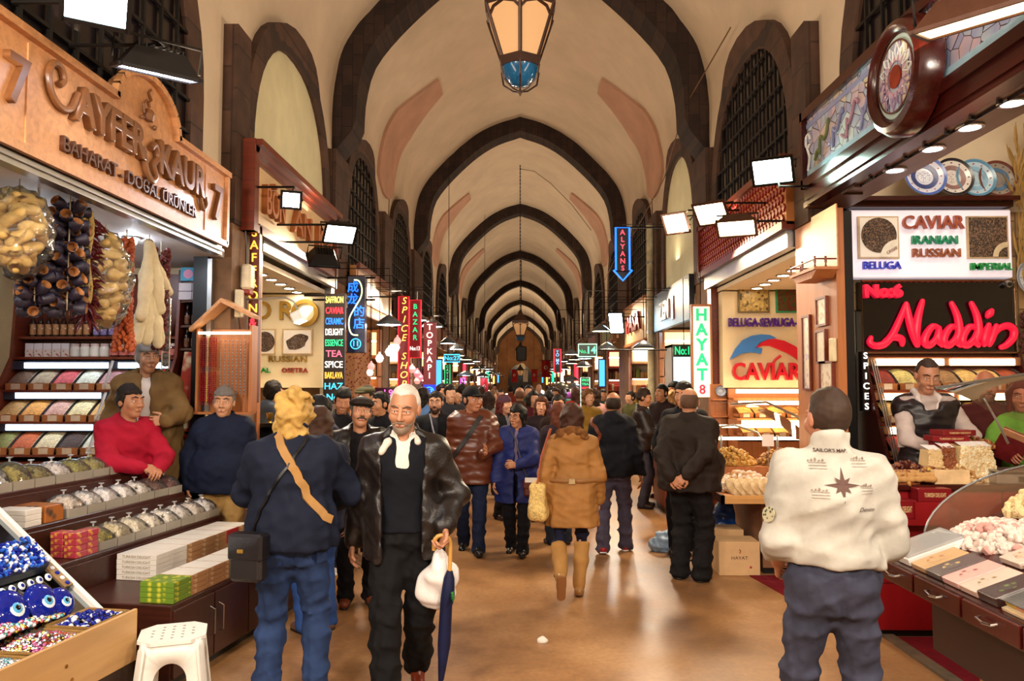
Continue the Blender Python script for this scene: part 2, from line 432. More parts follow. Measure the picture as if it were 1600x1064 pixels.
 # the paler patched rib half way along each bay
for y in (6.3, 15.6, 24.9, 35.0):
 for s in (-1, 1):
  pts = [p for p in inset(ARC, 0.06) if 5.55 < p[1] < 7.95 and p[0] * s > 0]
  pts.sort(key=lambda p: p[1])
  v = []; f = []; n = len(pts)
  for k, (x, z) in enumerate(pts):
   wd = 1.7 * (1 - 0.55 * max(0, (k / (n - 1) - 0.7) / 0.3)) * min(1, 0.25 + k / 2)
   v += [(x, y - wd / 2, z), (x, y + wd / 2, z), (x * 1.06, y - wd / 2, z + 0.08), (x * 1.06, y + wd / 2, z + 0.08)]
  for k in range(n - 1):
   a = 4 * k; b = a + 4
   f += [(a, b, b + 1, a + 1), (a, a + 2, b + 2, b), (a + 1, b + 1, b + 3, a + 3)]
  f += [(0, 1, 3, 2), tuple(4 * (n - 1) + q for q in (0, 2, 3, 1))]
  trim(MB().add(v, f), PLASTER2, True)
# ------------------------------------------------------------------ arched windows above the shops
def arch_pts(w, zs, zt, n=10):
 """half pointed arch: from (w/2, zs) up to (0, zt)"""
 return [(w / 2 * math.cos(math.pi / 2 * k / n) ** 0.85, zs + (zt - zs) * math.sin(math.pi / 2 * k / n)) for k in range(n + 1)]
n_win = 0
GREENPL = M('cfcba6', 0.85, kind='plaster', scale=18, var=0.12, bmp=0.1)
NIGHT = M('120d12', 0.25, var=0.3, bmp=0.02)
def window(s, ya, yb, zt=6.0, fill=None, frame=None, zb=3.4, bars=True):
 global n_win
 n_win += 1
 yc, w = (ya + yb) / 2, yb - ya
 zs = zt - 1.75
 hp = arch_pts(w, zs, zt); out = [(-w / 2, zb)] + [(-a, b) for a, b in hp] + [(a, b) for a, b in hp[::-1][1:]] + [(w / 2, zb)]
 hp = arch_pts(w - 0.5, zs, zt - 0.3); inn = [(-w / 2 + 0.25, zb)] + [(-a, b) for a, b in hp] + [(a, b) for a, b in hp[::-1][1:]] + [(w / 2 - 0.25, zb)]
 v = []; f = []
 # frame follows the curve of the vault at its top
 def xo(z): return W - 0.03 - max(0, (z - 5.7)) * 0.28
 for (oy, oz), (iy, iz) in zip(out, inn):
  v += [(s * (W + 0.1), yc + oy, oz), (s * (xo(oz) - 0.05), yc + oy, oz), (s * (xo(iz) - 0.05), yc + iy, iz), (s * (W - 0.02), yc + iy, iz)]
 for k in range(len(out) - 1):
  a = 4 * k; b = a + 4
  for q in range(3):
   t = (a + q, b + q, b + q + 1, a + q + 1); f.append(t if s > 0 else t[::-1])
 fr = MB().add(v, f).build('window_frame', frame or STONEW, smooth=True, angle=35)
 root = bpy.data.objects.new('window_%d' % n_win, None); COL.objects.link(root); root['kind'] = 'structure'
 fr.parent = root
 mb = MB(); n = len(inn)
 mb.add([(s * (W - 0.035), yc + a, b) for a, b in inn], [tuple(range(n)) if s < 0 else tuple(range(n))[::-1]])
 p = mb.build('window_pane', fill or NIGHT, parent=root)
 if bars and fill is None:
  g = MB(); x = s * (W - 0.06)
  step = 0.27
  def top(a):
   for (p, q), (p2, q2) in zip(inn[1:], inn[2:-1]):
    if min(p, p2) <= a <= max(p, p2): return q + (q2 - q) * ((a - p) / (p2 - p) if abs(p2 - p) > 1e-6 else 0)
   return zs
  a = -w / 2 + 0.25 + step / 2
  while a < w / 2 - 0.25:
   g.box(x - 0.012, x + 0.012, yc + a - 0.012, yc + a + 0.012, zb, top(a)); a += step
  z = zb + 0.2
  while z < zt - 0.4:
   hw = max([abs(a) for a, b in inn if b >= z - 0.02] or [0.1])
   g.box(x - 0.01, x + 0.01, yc - hw, yc + hw, z - 0.012, z + 0.012); z += step
  g.build('window_grille', IRON, parent=root)
 return root
WINY = [(2.6, 6.45), (7.45, 10.85), (11.75, 14.75), (15.9, 19.1), (20.9, 24.0), (25.2, 28.6), (30.8, 34.2), (35.8, 39.4), (41.4, 45.4), (46.6, 51), (53, 57), (59, 63), (65, 69), (71, 75), (78, 82), (84, 88)]
for i, (a, b) in enumerate(WINY):
 window(-1, a, b, fill=GREENPL if i in (1,) else None, bars=i < 6)
 window(1, a, b, fill=GREENPL if i in (2,) else None, bars=i < 6)
# ------------------------------------------------------------------ stone piers between the shops
PIERS = [(-0.2, 0.6), (7.05, 7.75), (10.9, 11.7), (14.95, 15.75), (19.2, 20.9), (24.2, 25.0), (28.8, 30.6), (34.4, 35.5), (39.6, 41.2), (45.5, 46.5), (51, 53), (57.2, 58.8), (63.2, 64.8), (69.2, 70.8), (75.3, 77.7), (82.2, 83.8), (88.5, 96)]
for k, (a, b) in enumerate(PIERS):
 for s, nm in ((-1, 'left'), (1, 'right')):
  dp = (2.95 if s < 0 else 2.75) if k == 1 else 6.5
  if k == 1: structure(MB().box(s * (2.95 if s < 0 else 2.70), s * 5.6, 7.68 if s < 0 else 7.35, 7.75 if s < 0 else 7.45, 0, 3.4 if s < 0 else 4.5).build('wall_%s' % nm, CREAM if s < 0 else PLASTER))
  o = MB().box(s * 2.68, s * dp, a if s < 0 or k != 1 else a - 0.55, b if s < 0 else 7.45 if k == 1 else b, 0, 3.3).build('wall_%s' % nm, M('7a5a3f', 0.85, kind='plaster', scale=60, var=0.3, bmp=0.4) if (k, s) != (1, 1) else OAKV); structure(o)
  if k in (1, 2, 3, 4):
   structure(MB().box(s * 2.66, s * 2.9, max(a, 6.75) if k == 1 else a, 7.4 if k == 1 else b, 3.3, 5.2).build('wall_%s' % nm, STONEW))
# back ends of every shop
for s, nm in ((-1, 'left'), (1, 'right')):
 structure(MB().box(s * 5.4, s * 5.6, -7, 96, 0, 3.4 if s < 0 else 4.5).build('wall_%s' % nm, CREAM))
 for ya, yb, zc in ((-7, 96, 3.32),) if s < 0 else ((-7, 0.6, 3.32), (0.6, 7.45, 4.45), (7.45, 96, 3.32)): structure(MB().box(s * (2.8 if zc < 4 else 2.96), s * 5.6, ya, yb, zc, zc + 0.12).build('ceiling', M('d8cdbb', 0.7, var=0.05, bmp=0.0)))
# far end of the hall
structure(MB().box(-6, 6, 95.5, 96, 0, 9.2).build('wall_end', M('9a6a46', 0.9, kind='plaster', scale=12, var=0.25, bmp=0.1)))
o = MB(); hp = arch_pts(3.0, 2.2, 4.2); pl = [(-1.5, 0)] + [(-a, b) for a, b in hp] + [(a, b) for a, b in hp[::-1][1:]] + [(1.5, 0)]
o.prism(pl, 95.3, 95.52, 'y'); structure(o.build('door_1', NIGHT))
# ------------------------------------------------------------------ soft shapes: distance fields meshed on a grid
def axis_steps(lo, hi, step, bands=()):
 cuts = sorted(set([lo, hi] + [min(max(q, lo), hi) for b in bands for q in b[:2]])); out = [lo]
 for a, b in zip(cuts, cuts[1:]):
  if b - a < 1e-6: continue
  mid = (a + b) / 2; st = step
  for (p, q, fs) in bands:
   if p <= mid <= q: st = min(st, fs)
  n = max(1, int(math.ceil((b - a) / st))); out += [a + (b - a) * (i + 1) / n for i in range(n)]
 return np.array(out)
class Field:
 """Smooth union / cut of round cones, ellipsoids and boxes."""
 def __init__(s): s.ops = []
 def rc(s, p0, p1, r0, r1=None, k=0.02, op='u', flat=None):
  s.ops.append((op, 'rc', np.array(p0, float), np.array(p1, float), r0, r0 if r1 is None else r1, k, flat)); return s
 def ell(s, c, r, k=0.02, op='u', rot=None):
  r = np.array(r if hasattr(r, '__len__') else (r, r, r), float)
  s.ops.append((op, 'ell', np.array(c, float), r, None if rot is None else np.array(rot, float), None, k, None)); return s
 def box(s, c, h, k=0.01, op='u', rot=None, rd=0.01):
  s.ops.append((op, 'box', np.array(c, float), np.array(h, float), None if rot is None else np.array(rot, float), rd, k, None)); return s
 def plane(s, p, n, k=0.005):      # keep the side the normal points away from
  n = np.array(n, float); n /= np.linalg.norm(n)
  s.ops.append(('i', 'plane', np.array(p, float), n, None, None, k, None)); return s
 def bounds(s):
  lo = np.full(3, 1e9); hi = -lo
  for o in s.ops:
   if o[0] != 'u': continue
   a, b = s._bb(o); lo = np.minimum(lo, a); hi = np.maximum(hi, b)
  return lo, hi
 def _bb(s, o):
  if o[1] == 'rc':
   r = max(o[4], o[5]) * (1 if o[7] is None else max(1.0, o[7][1])); return np.minimum(o[2], o[3]) - r, np.maximum(o[2], o[3]) + r
  r = np.linalg.norm(o[3]) if o[4] is not None else o[3]
  return o[2] - r, o[2] + r
 def _dist(s, o, X, Y, Z):
  if o[1] == 'plane':
   p, n = o[2], o[3]; return (X - p[0]) * n[0] + (Y - p[1]) * n[1] + (Z - p[2]) * n[2]
  if o[1] == 'rc':
   p0, p1, r0, r1 = o[2:6]; flat = o[7]
   ax, ay, az = X - p0[0], Y - p0[1], Z - p0[2]; d = p1 - p0
   if flat is not None:         # widen across a direction
    u, kf = flat; q = (ax * u[0] + ay * u[1] + az * u[2]) * (1 - 1 / kf)
    ax, ay, az = ax - q * u[0], ay - q * u[1], az - q * u[2]
    dd = np.dot(d, u) * (1 - 1 / kf); d = d - dd * u
   l2 = max(1e-9, float(d @ d)); l = math.sqrt(l2); t = (ax * d[0] + ay * d[1] + az * d[2]) / l2
   h = np.sqrt(np.maximum(0, ax * ax + ay * ay + az * az - t * t * l2))
   t = np.clip(t + h * (r0 - r1) / l2 * -1.0 * 0 + 0, 0, 1)
   qx, qy, qz = ax - t * d[0], ay - t * d[1], az - t * d[2]
   return np.sqrt(qx * qx + qy * qy + qz * qz) - (r0 + (r1 - r0) * t)
  c, r, rot = o[2], o[3], o[4]; ax, ay, az = X - c[0], Y - c[1], Z - c[2]
  if rot is not None:
   ax, ay, az = (ax * rot[0, i] + ay * rot[1, i] + az * rot[2, i] for i in range(3))
  if o[1] == 'ell':
   k0 = np.sqrt((ax / r[0]) ** 2 + (ay / r[1]) ** 2 + (az / r[2]) ** 2)
   k1 = np.sqrt((ax / r[0] ** 2) ** 2 + (ay / r[1] ** 2) ** 2 + (az / r[2] ** 2) ** 2)
   return k0 * (k0 - 1) / np.maximum(k1, 1e-6)
  rd = o[5]; dx, dy, dz = np.abs(ax) - r[0] + rd, np.abs(ay) - r[1] + rd, np.abs(az) - r[2] + rd
  return np.sqrt(np.maximum(dx, 0) ** 2 + np.maximum(dy, 0) ** 2 + np.maximum(dz, 0) ** 2) + np.minimum(np.maximum(dx, np.maximum(dy, dz)), 0) - rd
 def mesh(s, step=0.015, bands=((), (), ()), noise=None, pad=0.03, seed=1):
  lo, hi = s.bounds()
  ax = [axis_steps(lo[i] - pad, hi[i] + pad, step, bands[i]) for i in range(3)]
  D = np.full([len(a) for a in ax], 0.4, np.float32)
  for o in s.ops:
   k = o[6]
   if o[1] == 'plane': sl = (slice(None),) * 3
   else:
    a, b = s._bb(o); mg = k + 0.045
    i0 = [max(0, np.searchsorted(ax[i], a[i] - mg) - 1) for i in range(3)]; i1 = [min(len(ax[i]), np.searchsorted(ax[i], b[i] + mg) + 1) for i in range(3)]
    if any(q <= p for p, q in zip(i0, i1)): continue
    sl = tuple(slice(p, q) for p, q in zip(i0, i1))
   X = ax[0][sl[0]][:, None, None]; Y = ax[1][sl[1]][None, :, None]; Z = ax[2][sl[2]][None, None, :]
   d = s._dist(o, X, Y, Z).astype(np.float32); A = D[sl]
   if o[0] == 'u':
    h = np.clip(0.5 + 0.5 * (d - A) / k, 0, 1); D[sl] = d * (1 - h) + A * h - k * h * (1 - h)
   else:
    if o[0] == 's': d = -d
    h = np.clip(0.5 - 0.5 * (d - A) / k, 0, 1); D[sl] = d * (1 - h) + A * h + k * h * (1 - h)
  if noise:
   amp, fr = noise; rs = np.random.RandomState(seed)
   X, Y, Z = ax[0][:, None, None], ax[1][None, :, None], ax[2][None, None, :]
   m = np.zeros(D.shape, np.float32)
   for q in range(4):
    u = rs.normal(size=3) * (np.array([0.7, 0.7, 1.2]) if fr <= 36 else 1); u /= np.linalg.norm(u); f2 = fr * (0.6 + 0.35 * q) * (1.9 if fr <= 36 else 1)
    v = rs.normal(size=3); v /= np.linalg.norm(v)
    wv = 1.3 * np.sin((X * v[0] + Y * v[1] + Z * v[2]) * f2 * 0.6 + rs.rand() * 6)
    a_ = np.sin(((X * u[0] + Y * u[1] + Z * u[2]) * f2 + wv + rs.rand() * 6) * (0.5 if fr <= 36 else 1))
    m += ((2.0 * np.abs(a_) - 1.3) if fr <= 36 else a_).astype(np.float32) / (1 + 0.5 * q)
   D += amp * 0.5 * m * (np.abs(D) < 0.1)
  return nets(D, ax)
_CO = [(0, 0, 0), (1, 0, 0), (0, 1, 0), (1, 1, 0), (0, 0, 1), (1, 0, 1), (0, 1, 1), (1, 1, 1)]
_ED = [(0, 1), (2, 3), (4, 5), (6, 7), (0, 2), (1, 3), (4, 6), (5, 7), (0, 4), (1, 5), (2, 6), (3, 7)]
def nets(D, ax):
 S = D < 0; n = D.shape
 c = np.zeros((n[0] - 1, n[1] - 1, n[2] - 1), np.int8)
 for (i, j, k) in _CO: c += S[i:n[0] - 1 + i, j:n[1] - 1 + j, k:n[2] - 1 + k]
 I, J, K = np.nonzero((c > 0) & (c < 8)); nv = len(I)
 idx = np.full(c.shape, -1, np.int64); idx[I, J, K] = np.arange(nv)
 val = [D[I + a, J + b, K + d] for a, b, d in _CO]
 pos = [(ax[0][I + a], ax[1][J + b], ax[2][K + d]) for a, b, d in _CO]
 acc = np.zeros((nv, 3)); cnt = np.zeros(nv)
 for a, b in _ED:
  va, vb = val[a], val[b]; m = (va < 0) != (vb < 0)
  t = np.where(m, va / np.where(m, va - vb, 1), 0)
  for q in range(3): acc[:, q] += np.where(m, pos[a][q] + (pos[b][q] - pos[a][q]) * t, 0)
  cnt += m
 V = acc / np.maximum(cnt, 1)[:, None]; F = []
 for axn in range(3):
  sl0 = [slice(1, -1)] * 3; sl1 = [slice(1, -1)] * 3; sl0[axn] = slice(0, n[axn] - 1); sl1[axn] = slice(1, n[axn])
  a = S[tuple(sl0)]; b = S[tuple(sl1)]
  P = np.argwhere(a != b)
  if not len(P): continue
  off = np.array([1, 1, 1]); off[axn] = 0; P = P + off
  u, v = [(1, 2), (2, 0), (0, 1)][axn]
  du = np.zeros(3, int); du[u] = 1; dv = np.zeros(3, int); dv[v] = 1
  q = [idx[tuple((P - du - dv).T)], idx[tuple((P - dv).T)], idx[tuple(P.T)], idx[tuple((P - du).T)]]
  Q = np.stack(q, 1); ins = S[tuple(P.T)] if False else a[a != b]
  Q[~ins] = Q[~ins][:, ::-1]; F.append(Q)
 return V, (np.concatenate(F) if F else np.zeros((0, 4), int))
def soft(name, V, F, mats, parent=None, smooth_angle=180):
 me = bpy.data.meshes.new(name); F = np.asarray(F)
 me.vertices.add(len(V)); me.vertices.foreach_set('co', np.asarray(V, np.float32).ravel())
 me.loops.add(F.size); me.loops.foreach_set('vertex_index', F.ravel().astype(np.int32))
 me.polygons.add(len(F)); me.polygons.foreach_set('loop_start', np.arange(0, F.size, 4, dtype=np.int32))
 me.update(calc_edges=True); me.validate()
 return link_me(name, me, mats, parent, True, angle=smooth_angle)
# ------------------------------------------------------------------ people
def nz(v): v = np.array(v, float); return v / max(1e-9, np.linalg.norm(v))
def ik(a, b, la, lb, hint):
 a, b = np.array(a, float), np.array(b, float); d = b - a; L = np.linalg.norm(d); mx = (la + lb) * 0.998
 if L > mx: b = a + d / L * mx; d = b - a; L = mx
 x = (la * la - lb * lb + L * L) / (2 * L); h = math.sqrt(max(0, la * la - x * x)); u = d / L
 hn = np.array(hint, float); hn = hn - u * (hn @ u); hn = nz(hn)
 return a + u * x + hn * h, b
def frame_from(up, yaw):
 """columns: right (+x at yaw 0), back (+y), up"""
 up = nz(up); bk = np.array([-math.sin(yaw) * -1 * 0 + math.sin(yaw), math.cos(yaw), 0]); bk = nz(bk - up * (bk @ up)); rt = np.cross(bk, up)
 return np.stack([rt, bk, up], 1)
def hand(f, w, d, n, side, curl=0.5, s=1.0, thumb=0.5, spread=1.0):
 """wrist W, direction D, palm normal N; SIDE +1 puts the thumb along n x d."""
 d, n = nz(d), np.array(n, float); n = nz(n - d * (n @ d)); t = np.cross(n, d) * side
 r = 0.0135 * s
 kn = []
 for i, o in enumerate((0.032, 0.011, -0.011, -0.031)):
  k = w + d * (0.088 - 0.006 * abs(i - 1)) * s + t * o * s; kn.append(k)
  f.rc(w + t * o * 0.55 * s, k, r * 1.05, r * 0.95, k=0.014)
 for i, L in enumerate((0.078, 0.088, 0.082, 0.062)):
  p = kn[i]; a = 0.15 + curl * (0.7 + 0.08 * i); dr = nz(d + t * (0.10, 0.03, -0.04, -0.12)[i] * spread)
  for q, (fr, rr) in enumerate(((0.45, 0.0092), (0.32, 0.0082), (0.25, 0.0074))):
   v = dr * math.cos(a) + n * math.sin(a); p2 = p + v * L * fr * s * 1.05
   f.rc(p, p2, rr * s, rr * 0.93 * s, k=0.004); p = p2; a += curl * (1.15 if q == 0 else 0.7)
 b = w + d * 0.022 * s + t * 0.026 * s; v = nz(d * 0.55 + t * 0.75 + n * 0.45 * thumb); m = b + v * 0.042 * s
 f.rc(b, m, 0.0155 * s, 0.0115 * s, k=0.012); v2 = nz(d * 0.9 + t * (0.45 - 0.5 * thumb) + n * 0.4 * thumb)
 f.rc(m, m + v2 * 0.030 * s, 0.0108 * s, 0.0098 * s, k=0.004); f.rc(m + v2 * 0.03 * s, m + nz(v2 + n * 0.3) * 0.052 * s, 0.0098 * s, 0.0082 * s, k=0.004)
SKIN = {}
def skin(c): return M(c, 0.5, kind='plain', scale=40, var=0.07, bmp=0.04, dist=0.002)
HAIRS = dict(short=1, bald=1, long=1, curly=1, none=1)
def person(label, loc, rz=0.0, H=1.75, sk='c08a6a', hair='2a1d15', style='short', top='20242f', topk=('cloth', 0.8), trouser='1d222e', shoe='2a1710',
           girth=1.0, belly=0.0, lean=0.0, side=0.0, twist=0.0, head=(0, 0, 0), lw=None, rw=None, le=None, re=None, lh=(0.4,), rh=(0.4,), lf=None, rf=None,
           hem=0.86, loose=0.03, collar=0.05, inner=None, open_front=0.0, step=0.014, fine=0.0, face=False, beard=None, stache=None, cap=None, hood=None,
           lower=True, flare=0.0, leg=0.028, boots=None, vest=None, group=None, folds=0.006, sleeve=0.0, glasses=False, hemk=None, waistk=0.0, brow=None, name='person', bhood=None):
 s = H / 1.75
 root = thing(name, label, 'person', loc, rz, group)
 up = nz((math.sin(side), -math.sin(lean), math.cos(lean)))
 P = np.array([0, 0, 0.955]); T = frame_from(up, twist); rt, bk, fw = T[:, 0], T[:, 1], -T[:, 1]
 waist, chest, neck = P + up * 0.13, P + up * 0.34, P + up * 0.535
 sh = {1: P + up * 0.452 + rt * 0.160 * (0.7 + 0.3 * girth), -1: P + up * 0.452 - rt * 0.160 * (0.7 + 0.3 * girth)}   # +1 = the person's left
 hy, hp, hr = head
 hf = frame_from(nz(up * 0.4 + np.array([0, 0, 0.6]) + rt * math.sin(hr) - bk * math.sin(hp)), twist + hy)
 hc = neck + up * 0.035 + np.array([0, 0, 0.115]) + fw * (0.025 + 0.07 * math.sin(hp)) + rt * 0.05 * math.sin(hr)
 HS = 1.10; hc = hc + np.array([0, 0, 0.008]); hfs = hf * HS; HP = lambda x, y, z: hc + hfs @ np.array([x, y, z])
 HR = lambda *r: tuple(q * HS for q in r)
 arms = {}
 for sd, wr, el, dflt in ((1, lw, le, (0.27, -0.02, 0.84)), (-1, rw, re, (-0.27, -0.02, 0.84))):
  wr = np.array(dflt if wr is None else wr, float)
  el = np.array((sd * 0.5, 0.8, -0.2) if el is None else el, float)
  E_, W_ = ik(sh[sd], wr, 0.295, 0.262, el); arms[sd] = (sh[sd], E_, W_)
 legs = {}
 for sd, ft in ((1, lf), (-1, rf)):
  ft = ft or (sd * 0.105, 0.0, 0.085, 0.12 * sd, 0.0)
  hip = P + np.array([sd * 0.09, 0, -0.03]); A = np.array(ft[:3], float)
  K, A = ik(hip, A, 0.44, 0.425, (0.12 * sd, -1, 0)); legs[sd] = (hip, K, A, ft[3] if len(ft) > 3 else 0.1 * sd, ft[4] if len(ft) > 4 else 0.0)
 g = girth
 def torso(f, t, kk=0.05):
  f.ell(P + up * 0.0, (0.160 * g + t, 0.112 * g + t, 0.125 + t), k=kk, rot=T)
  f.ell(waist + fw * belly * 0.5, (0.140 * g + t + belly * 0.5, 0.100 * g + t + belly * 0.6, 0.15 + t), k=kk, rot=T)
  f.ell(chest, (0.158 * g + t, 0.112 * g + t, 0.19 + t), k=kk, rot=T)
  f.rc(sh[-1] - up * 0.03 + rt * 0.03, sh[1] - up * 0.03 - rt * 0.03, 0.056 * g + t, k=kk)
  f.rc(neck - up * 0.09, neck - up * 0.01, 0.080 + t, 0.052 + t * 0.5, k=kk)
  for q in (-1, 1): f.rc(neck - up * 0.045, sh[q] + up * 0.005, 0.045 + t, 0.048 + t, k=kk)
 def armf(f, t, end=1.0, kk=0.03):
  for sd, (S_, E_, W_) in arms.items():
   f.rc(S_, E_, 0.053 * (0.6 + 0.4 * g) + t, 0.042 + t, k=kk); f.rc(E_, E_ + (W_ - E_) * end, 0.042 + t, 0.029 + t * 0.8, k=kk)
 def finish(nm, f, m, st, bands=((), (), ()), noise=None, seed=1, par=root):
  V, F = f.mesh(st / s if False else st, bands, noise, seed=seed)
  return soft(nm, V * s, F, m, par)
 hb = 0.13; fs = fine or step * 0.6
 HB = lambda i: (hc[i] - (0.13, 0.14, 0.15)[i], hc[i] + (0.13, 0.14, 0.15)[i], fs)
 # ---- body: one skin surface
 b = Field(); torso(b, -0.026); armf(b, 0)
 for sd, (h_, K, A, fy, fp) in legs.items():
  b.rc(h_, K, 0.07, 0.044, k=0.03); b.rc(K, A, 0.044, 0.030, k=0.02)
 b.rc(neck - up * 0.04, HP(0, 0.015, -0.05), 0.058 * (0.8 + 0.2 * g), 0.052 * (0.7 + 0.3 * g), k=0.02)
 b.ell(HP(0, 0.016, 0.022), HR(0.074, 0.094, 0.098), k=0.03, rot=hf); b.ell(HP(0, -0.022, -0.030), HR(0.060 + 0.008 * (g - 1), 0.072, 0.090), k=0.025, rot=hf)
 b.ell(HP(0, -0.058, -0.096), HR(0.030, 0.028, 0.024), k=0.03, rot=hf)
 for q in (-1, 1):
  b.ell(HP(q * 0.077, 0.012, -0.006), HR(0.011, 0.022, 0.032), k=0.006, rot=hf)
  b.ell(HP(q * 0.040, -0.062, -0.028), HR(0.026, 0.026, 0.028), k=0.02, rot=hf)
  b.rc(HP(q * 0.014, -0.090, 0.030), HP(q * 0.048, -0.074, 0.028), 0.009, 0.008, k=0.012)
  b.ell(HP(q * 0.032, -0.103, 0.006), HR(0.017, 0.016, 0.010), k=0.012, op='s', rot=hf)
 b.rc(HP(0, -0.088, 0.018), HP(0, -0.112, -0.030), 0.009, 0.0135, k=0.010)
 for q in (-1, 1):
  b.rc(HP(q * 0.018, -0.092, 0.014), HP(q * 0.046, -0.084, 0.012), 0.0062, k=0.005); b.rc(HP(q * 0.019, -0.091, -0.005), HP(q * 0.045, -0.083, -0.004), 0.0055, k=0.005)
  b.ell(HP(q * 0.014, -0.100, -0.034), HR(0.008, 0.011, 0.009), k=0.005, rot=hf)
 b.rc(HP(-0.018, -0.090, -0.066), HP(0.018, -0.090, -0.066), 0.009, k=0.008)
 bands = [[HB(0)], [HB(1)], [HB(2)]]
 for sd, hh in ((1, lh), (-1, rh)):
  S_, E_, W_ = arms[sd]; d = nz(W_ - E_)
  if len(hh) > 1 and hh[1] is not None: d = nz(hh[1])
  n = hh[2] if len(hh) > 2 and hh[2] is not None else (-sd, 0, 0)
  hand(b, W_, d, n, sd * (hh[3] if len(hh) > 3 else 1), hh[0])
  if fine:
   for i in range(3): c = (W_ + d * 0.09)[i]; bands[i].append((c - 0.10, c + 0.10, max(0.0045, fine)))
 finish('body', b, skin(sk), step * 1.3, bands)
 # ---- hair, caps
 if style != 'none':
  f = Field(); th = 0.012 if style in ('short', 'long') else 0.006
  hm = M(hair, 0.55, kind='cloth', scale=30, var=0.3, bmp=0.35, dist=0.004)
  if style == 'bald':
   f.ell(HP(0, 0.018, 0.012), HR(0.079, 0.098, 0.096), rot=hf); f.plane(HP(0, 0, 0.045), hf[:, 2] * 1.0 - hf[:, 1] * 0.35); f.plane(HP(0, -0.012, 0), -hf[:, 1]); f.plane(HP(0, 0, -0.055), -hf[:, 2])
  elif style == 'short':
   f.ell(HP(0, 0.018, 0.026), HR(0.078 + th * 0.5, 0.097 + th * 0.4, 0.098 + th), rot=hf)
   f.box(HP(0, -0.105, -0.04), (0.11, 0.085, 0.102), op='s', k=0.02, rot=hf); f.plane(HP(0, 0.0, -0.065), nz(-hf[:, 2] - hf[:, 1] * 0.5))
  elif style == 'crop':
   f.ell(HP(0, 0.018, 0.024), HR(0.0805, 0.0995, 0.1035), rot=hf); f.box(HP(0, -0.105, -0.03), HR(0.11, 0.088, 0.102), op='s', k=0.03, rot=hf); f.plane(HP(0, 0.0, -0.06), nz(-hf[:, 2] - hf[:, 1] * 0.5))
  elif style == 'wavy':
   f.ell(HP(0, 0.014, 0.034), HR(0.088, 0.108, 0.108), rot=hf); f.box(HP(0, -0.115, -0.05), (0.12, 0.09, 0.105), op='s', k=0.02, rot=hf); f.plane(HP(0, 0.0, -0.08), nz(-hf[:, 2] - hf[:, 1] * 0.4))
  elif style == 'curly':
   f.ell(HP(0, 0.02, 0.02), HR(0.098, 0.112, 0.118), rot=hf)
   f.ell(HP(0, 0.045, -0.07), HR(0.085, 0.075, 0.085), k=0.04, rot=hf)
   f.box(HP(0, -0.13, -0.03), (0.12, 0.09, 0.09), op='s', k=0.03, rot=hf)
  elif style in ('long', 'bob'):
   dn = -0.14 if style == 'bob' else -0.26
   f.ell(HP(0, 0.018, 0.028), HR(0.090, 0.108, 0.106), rot=hf)
   f.rc(HP(0, 0.045, 0.0), HP(0, 0.075, dn), 0.085, 0.06, k=0.03, flat=(hf[:, 0], 1.25))
   for q in (-1, 1): f.rc(HP(q * 0.068, 0.0, 0.02), HP(q * 0.078, 0.0, dn * 0.8), 0.032, 0.024, k=0.02)
   f.box(HP(0, -0.13, -0.05), (0.058, 0.12, 0.112), op='s', k=0.03, rot=hf)
  if style in HAIRS or True:
   cur = (0.02, 75) if style == 'curly' else ((0.010, 60) if style in ('long', 'bob', 'wavy') else (0.007, 110))
   finish('hair', f, hm, max(fs, 0.006), noise=None if style == 'bald' else (0.003, 120) if style == 'crop' else cur, seed=int(H * 1000))
 if cap:
  kind, cc = cap; f = Field(); cm = M(cc, 0.8, kind='cloth', scale=30, var=0.15, bmp=0.2)
  if kind == 'flat':
   f.ell(HP(0, -0.005, 0.075), HR(0.098, 0.125, 0.045), rot=hf); f.ell(HP(0, -0.105, 0.052), HR(0.075, 0.055, 0.012), k=0.012, rot=hf)
  elif kind == 'ball':
   f.ell(HP(0, 0.012, 0.045), HR(0.086, 0.105, 0.095), rot=hf); f.plane(HP(0, 0, 0.035), -hf[:, 2]); f.ell(HP(0, -0.12, 0.042), HR(0.068, 0.075, 0.009), k=0.012, rot=hf)
  else:
   f.ell(HP(0, 0.016, 0.04), HR(0.088, 0.108, 0.098), rot=hf); f.plane(HP(0, 0, 0.012), nz(-hf[:, 2] - hf[:, 1] * 0.25))
  finish('cap', f, cm, max(fs, 0.007))
 if face:
  ey = MB(); ir = sk
  for q in (-1, 1):
   c = HP(q * 0.032, -0.0795, 0.005) * s
   m_ = MB(); m_.at(c, (0, 0, 0)); m_.sphere((0, 0, 0), 0.0125 * s, 10, 8)
   fwv = nz(HP(0, -1, -0.12) - HP(0, 0, 0)); m_.xf = None
   m_.sphere(c + fwv * 0.0068 * s, 0.0068 * s, 8, 6, mi=1); m_.build('eye', [M('e8e0d8', 0.3, var=0.02, bmp=0), M('24150e', 0.2, var=0.05, bmp=0)], root, True)
   bf = Field().rc(HP(q * 0.014, -0.0985, 0.029), HP(q * 0.034, -0.0955, 0.036), 0.0042, 0.0046, k=0.004).rc(HP(q * 0.034, -0.0955, 0.036), HP(q * 0.054, -0.079, 0.030), 0.0046, 0.003, k=0.004)
   finish('eyebrow', bf, M(brow or hair, 0.8, kind='cloth', var=0.2), 0.003)
  lf_ = Field().rc(HP(-0.024, -0.0865, -0.067), HP(0, -0.0955, -0.0635), 0.0042, 0.0052, k=0.004).rc(HP(0.024, -0.0865, -0.067), HP(0, -0.0955, -0.0635), 0.0042, 0.0052, k=0.004).rc(HP(-0.014, -0.0915, -0.0725), HP(0.014, -0.0915, -0.0725), 0.0052, k=0.003)
  finish('lips', lf_, M('9c5a4c', 0.45, var=0.06, bmp=0), 0.003)
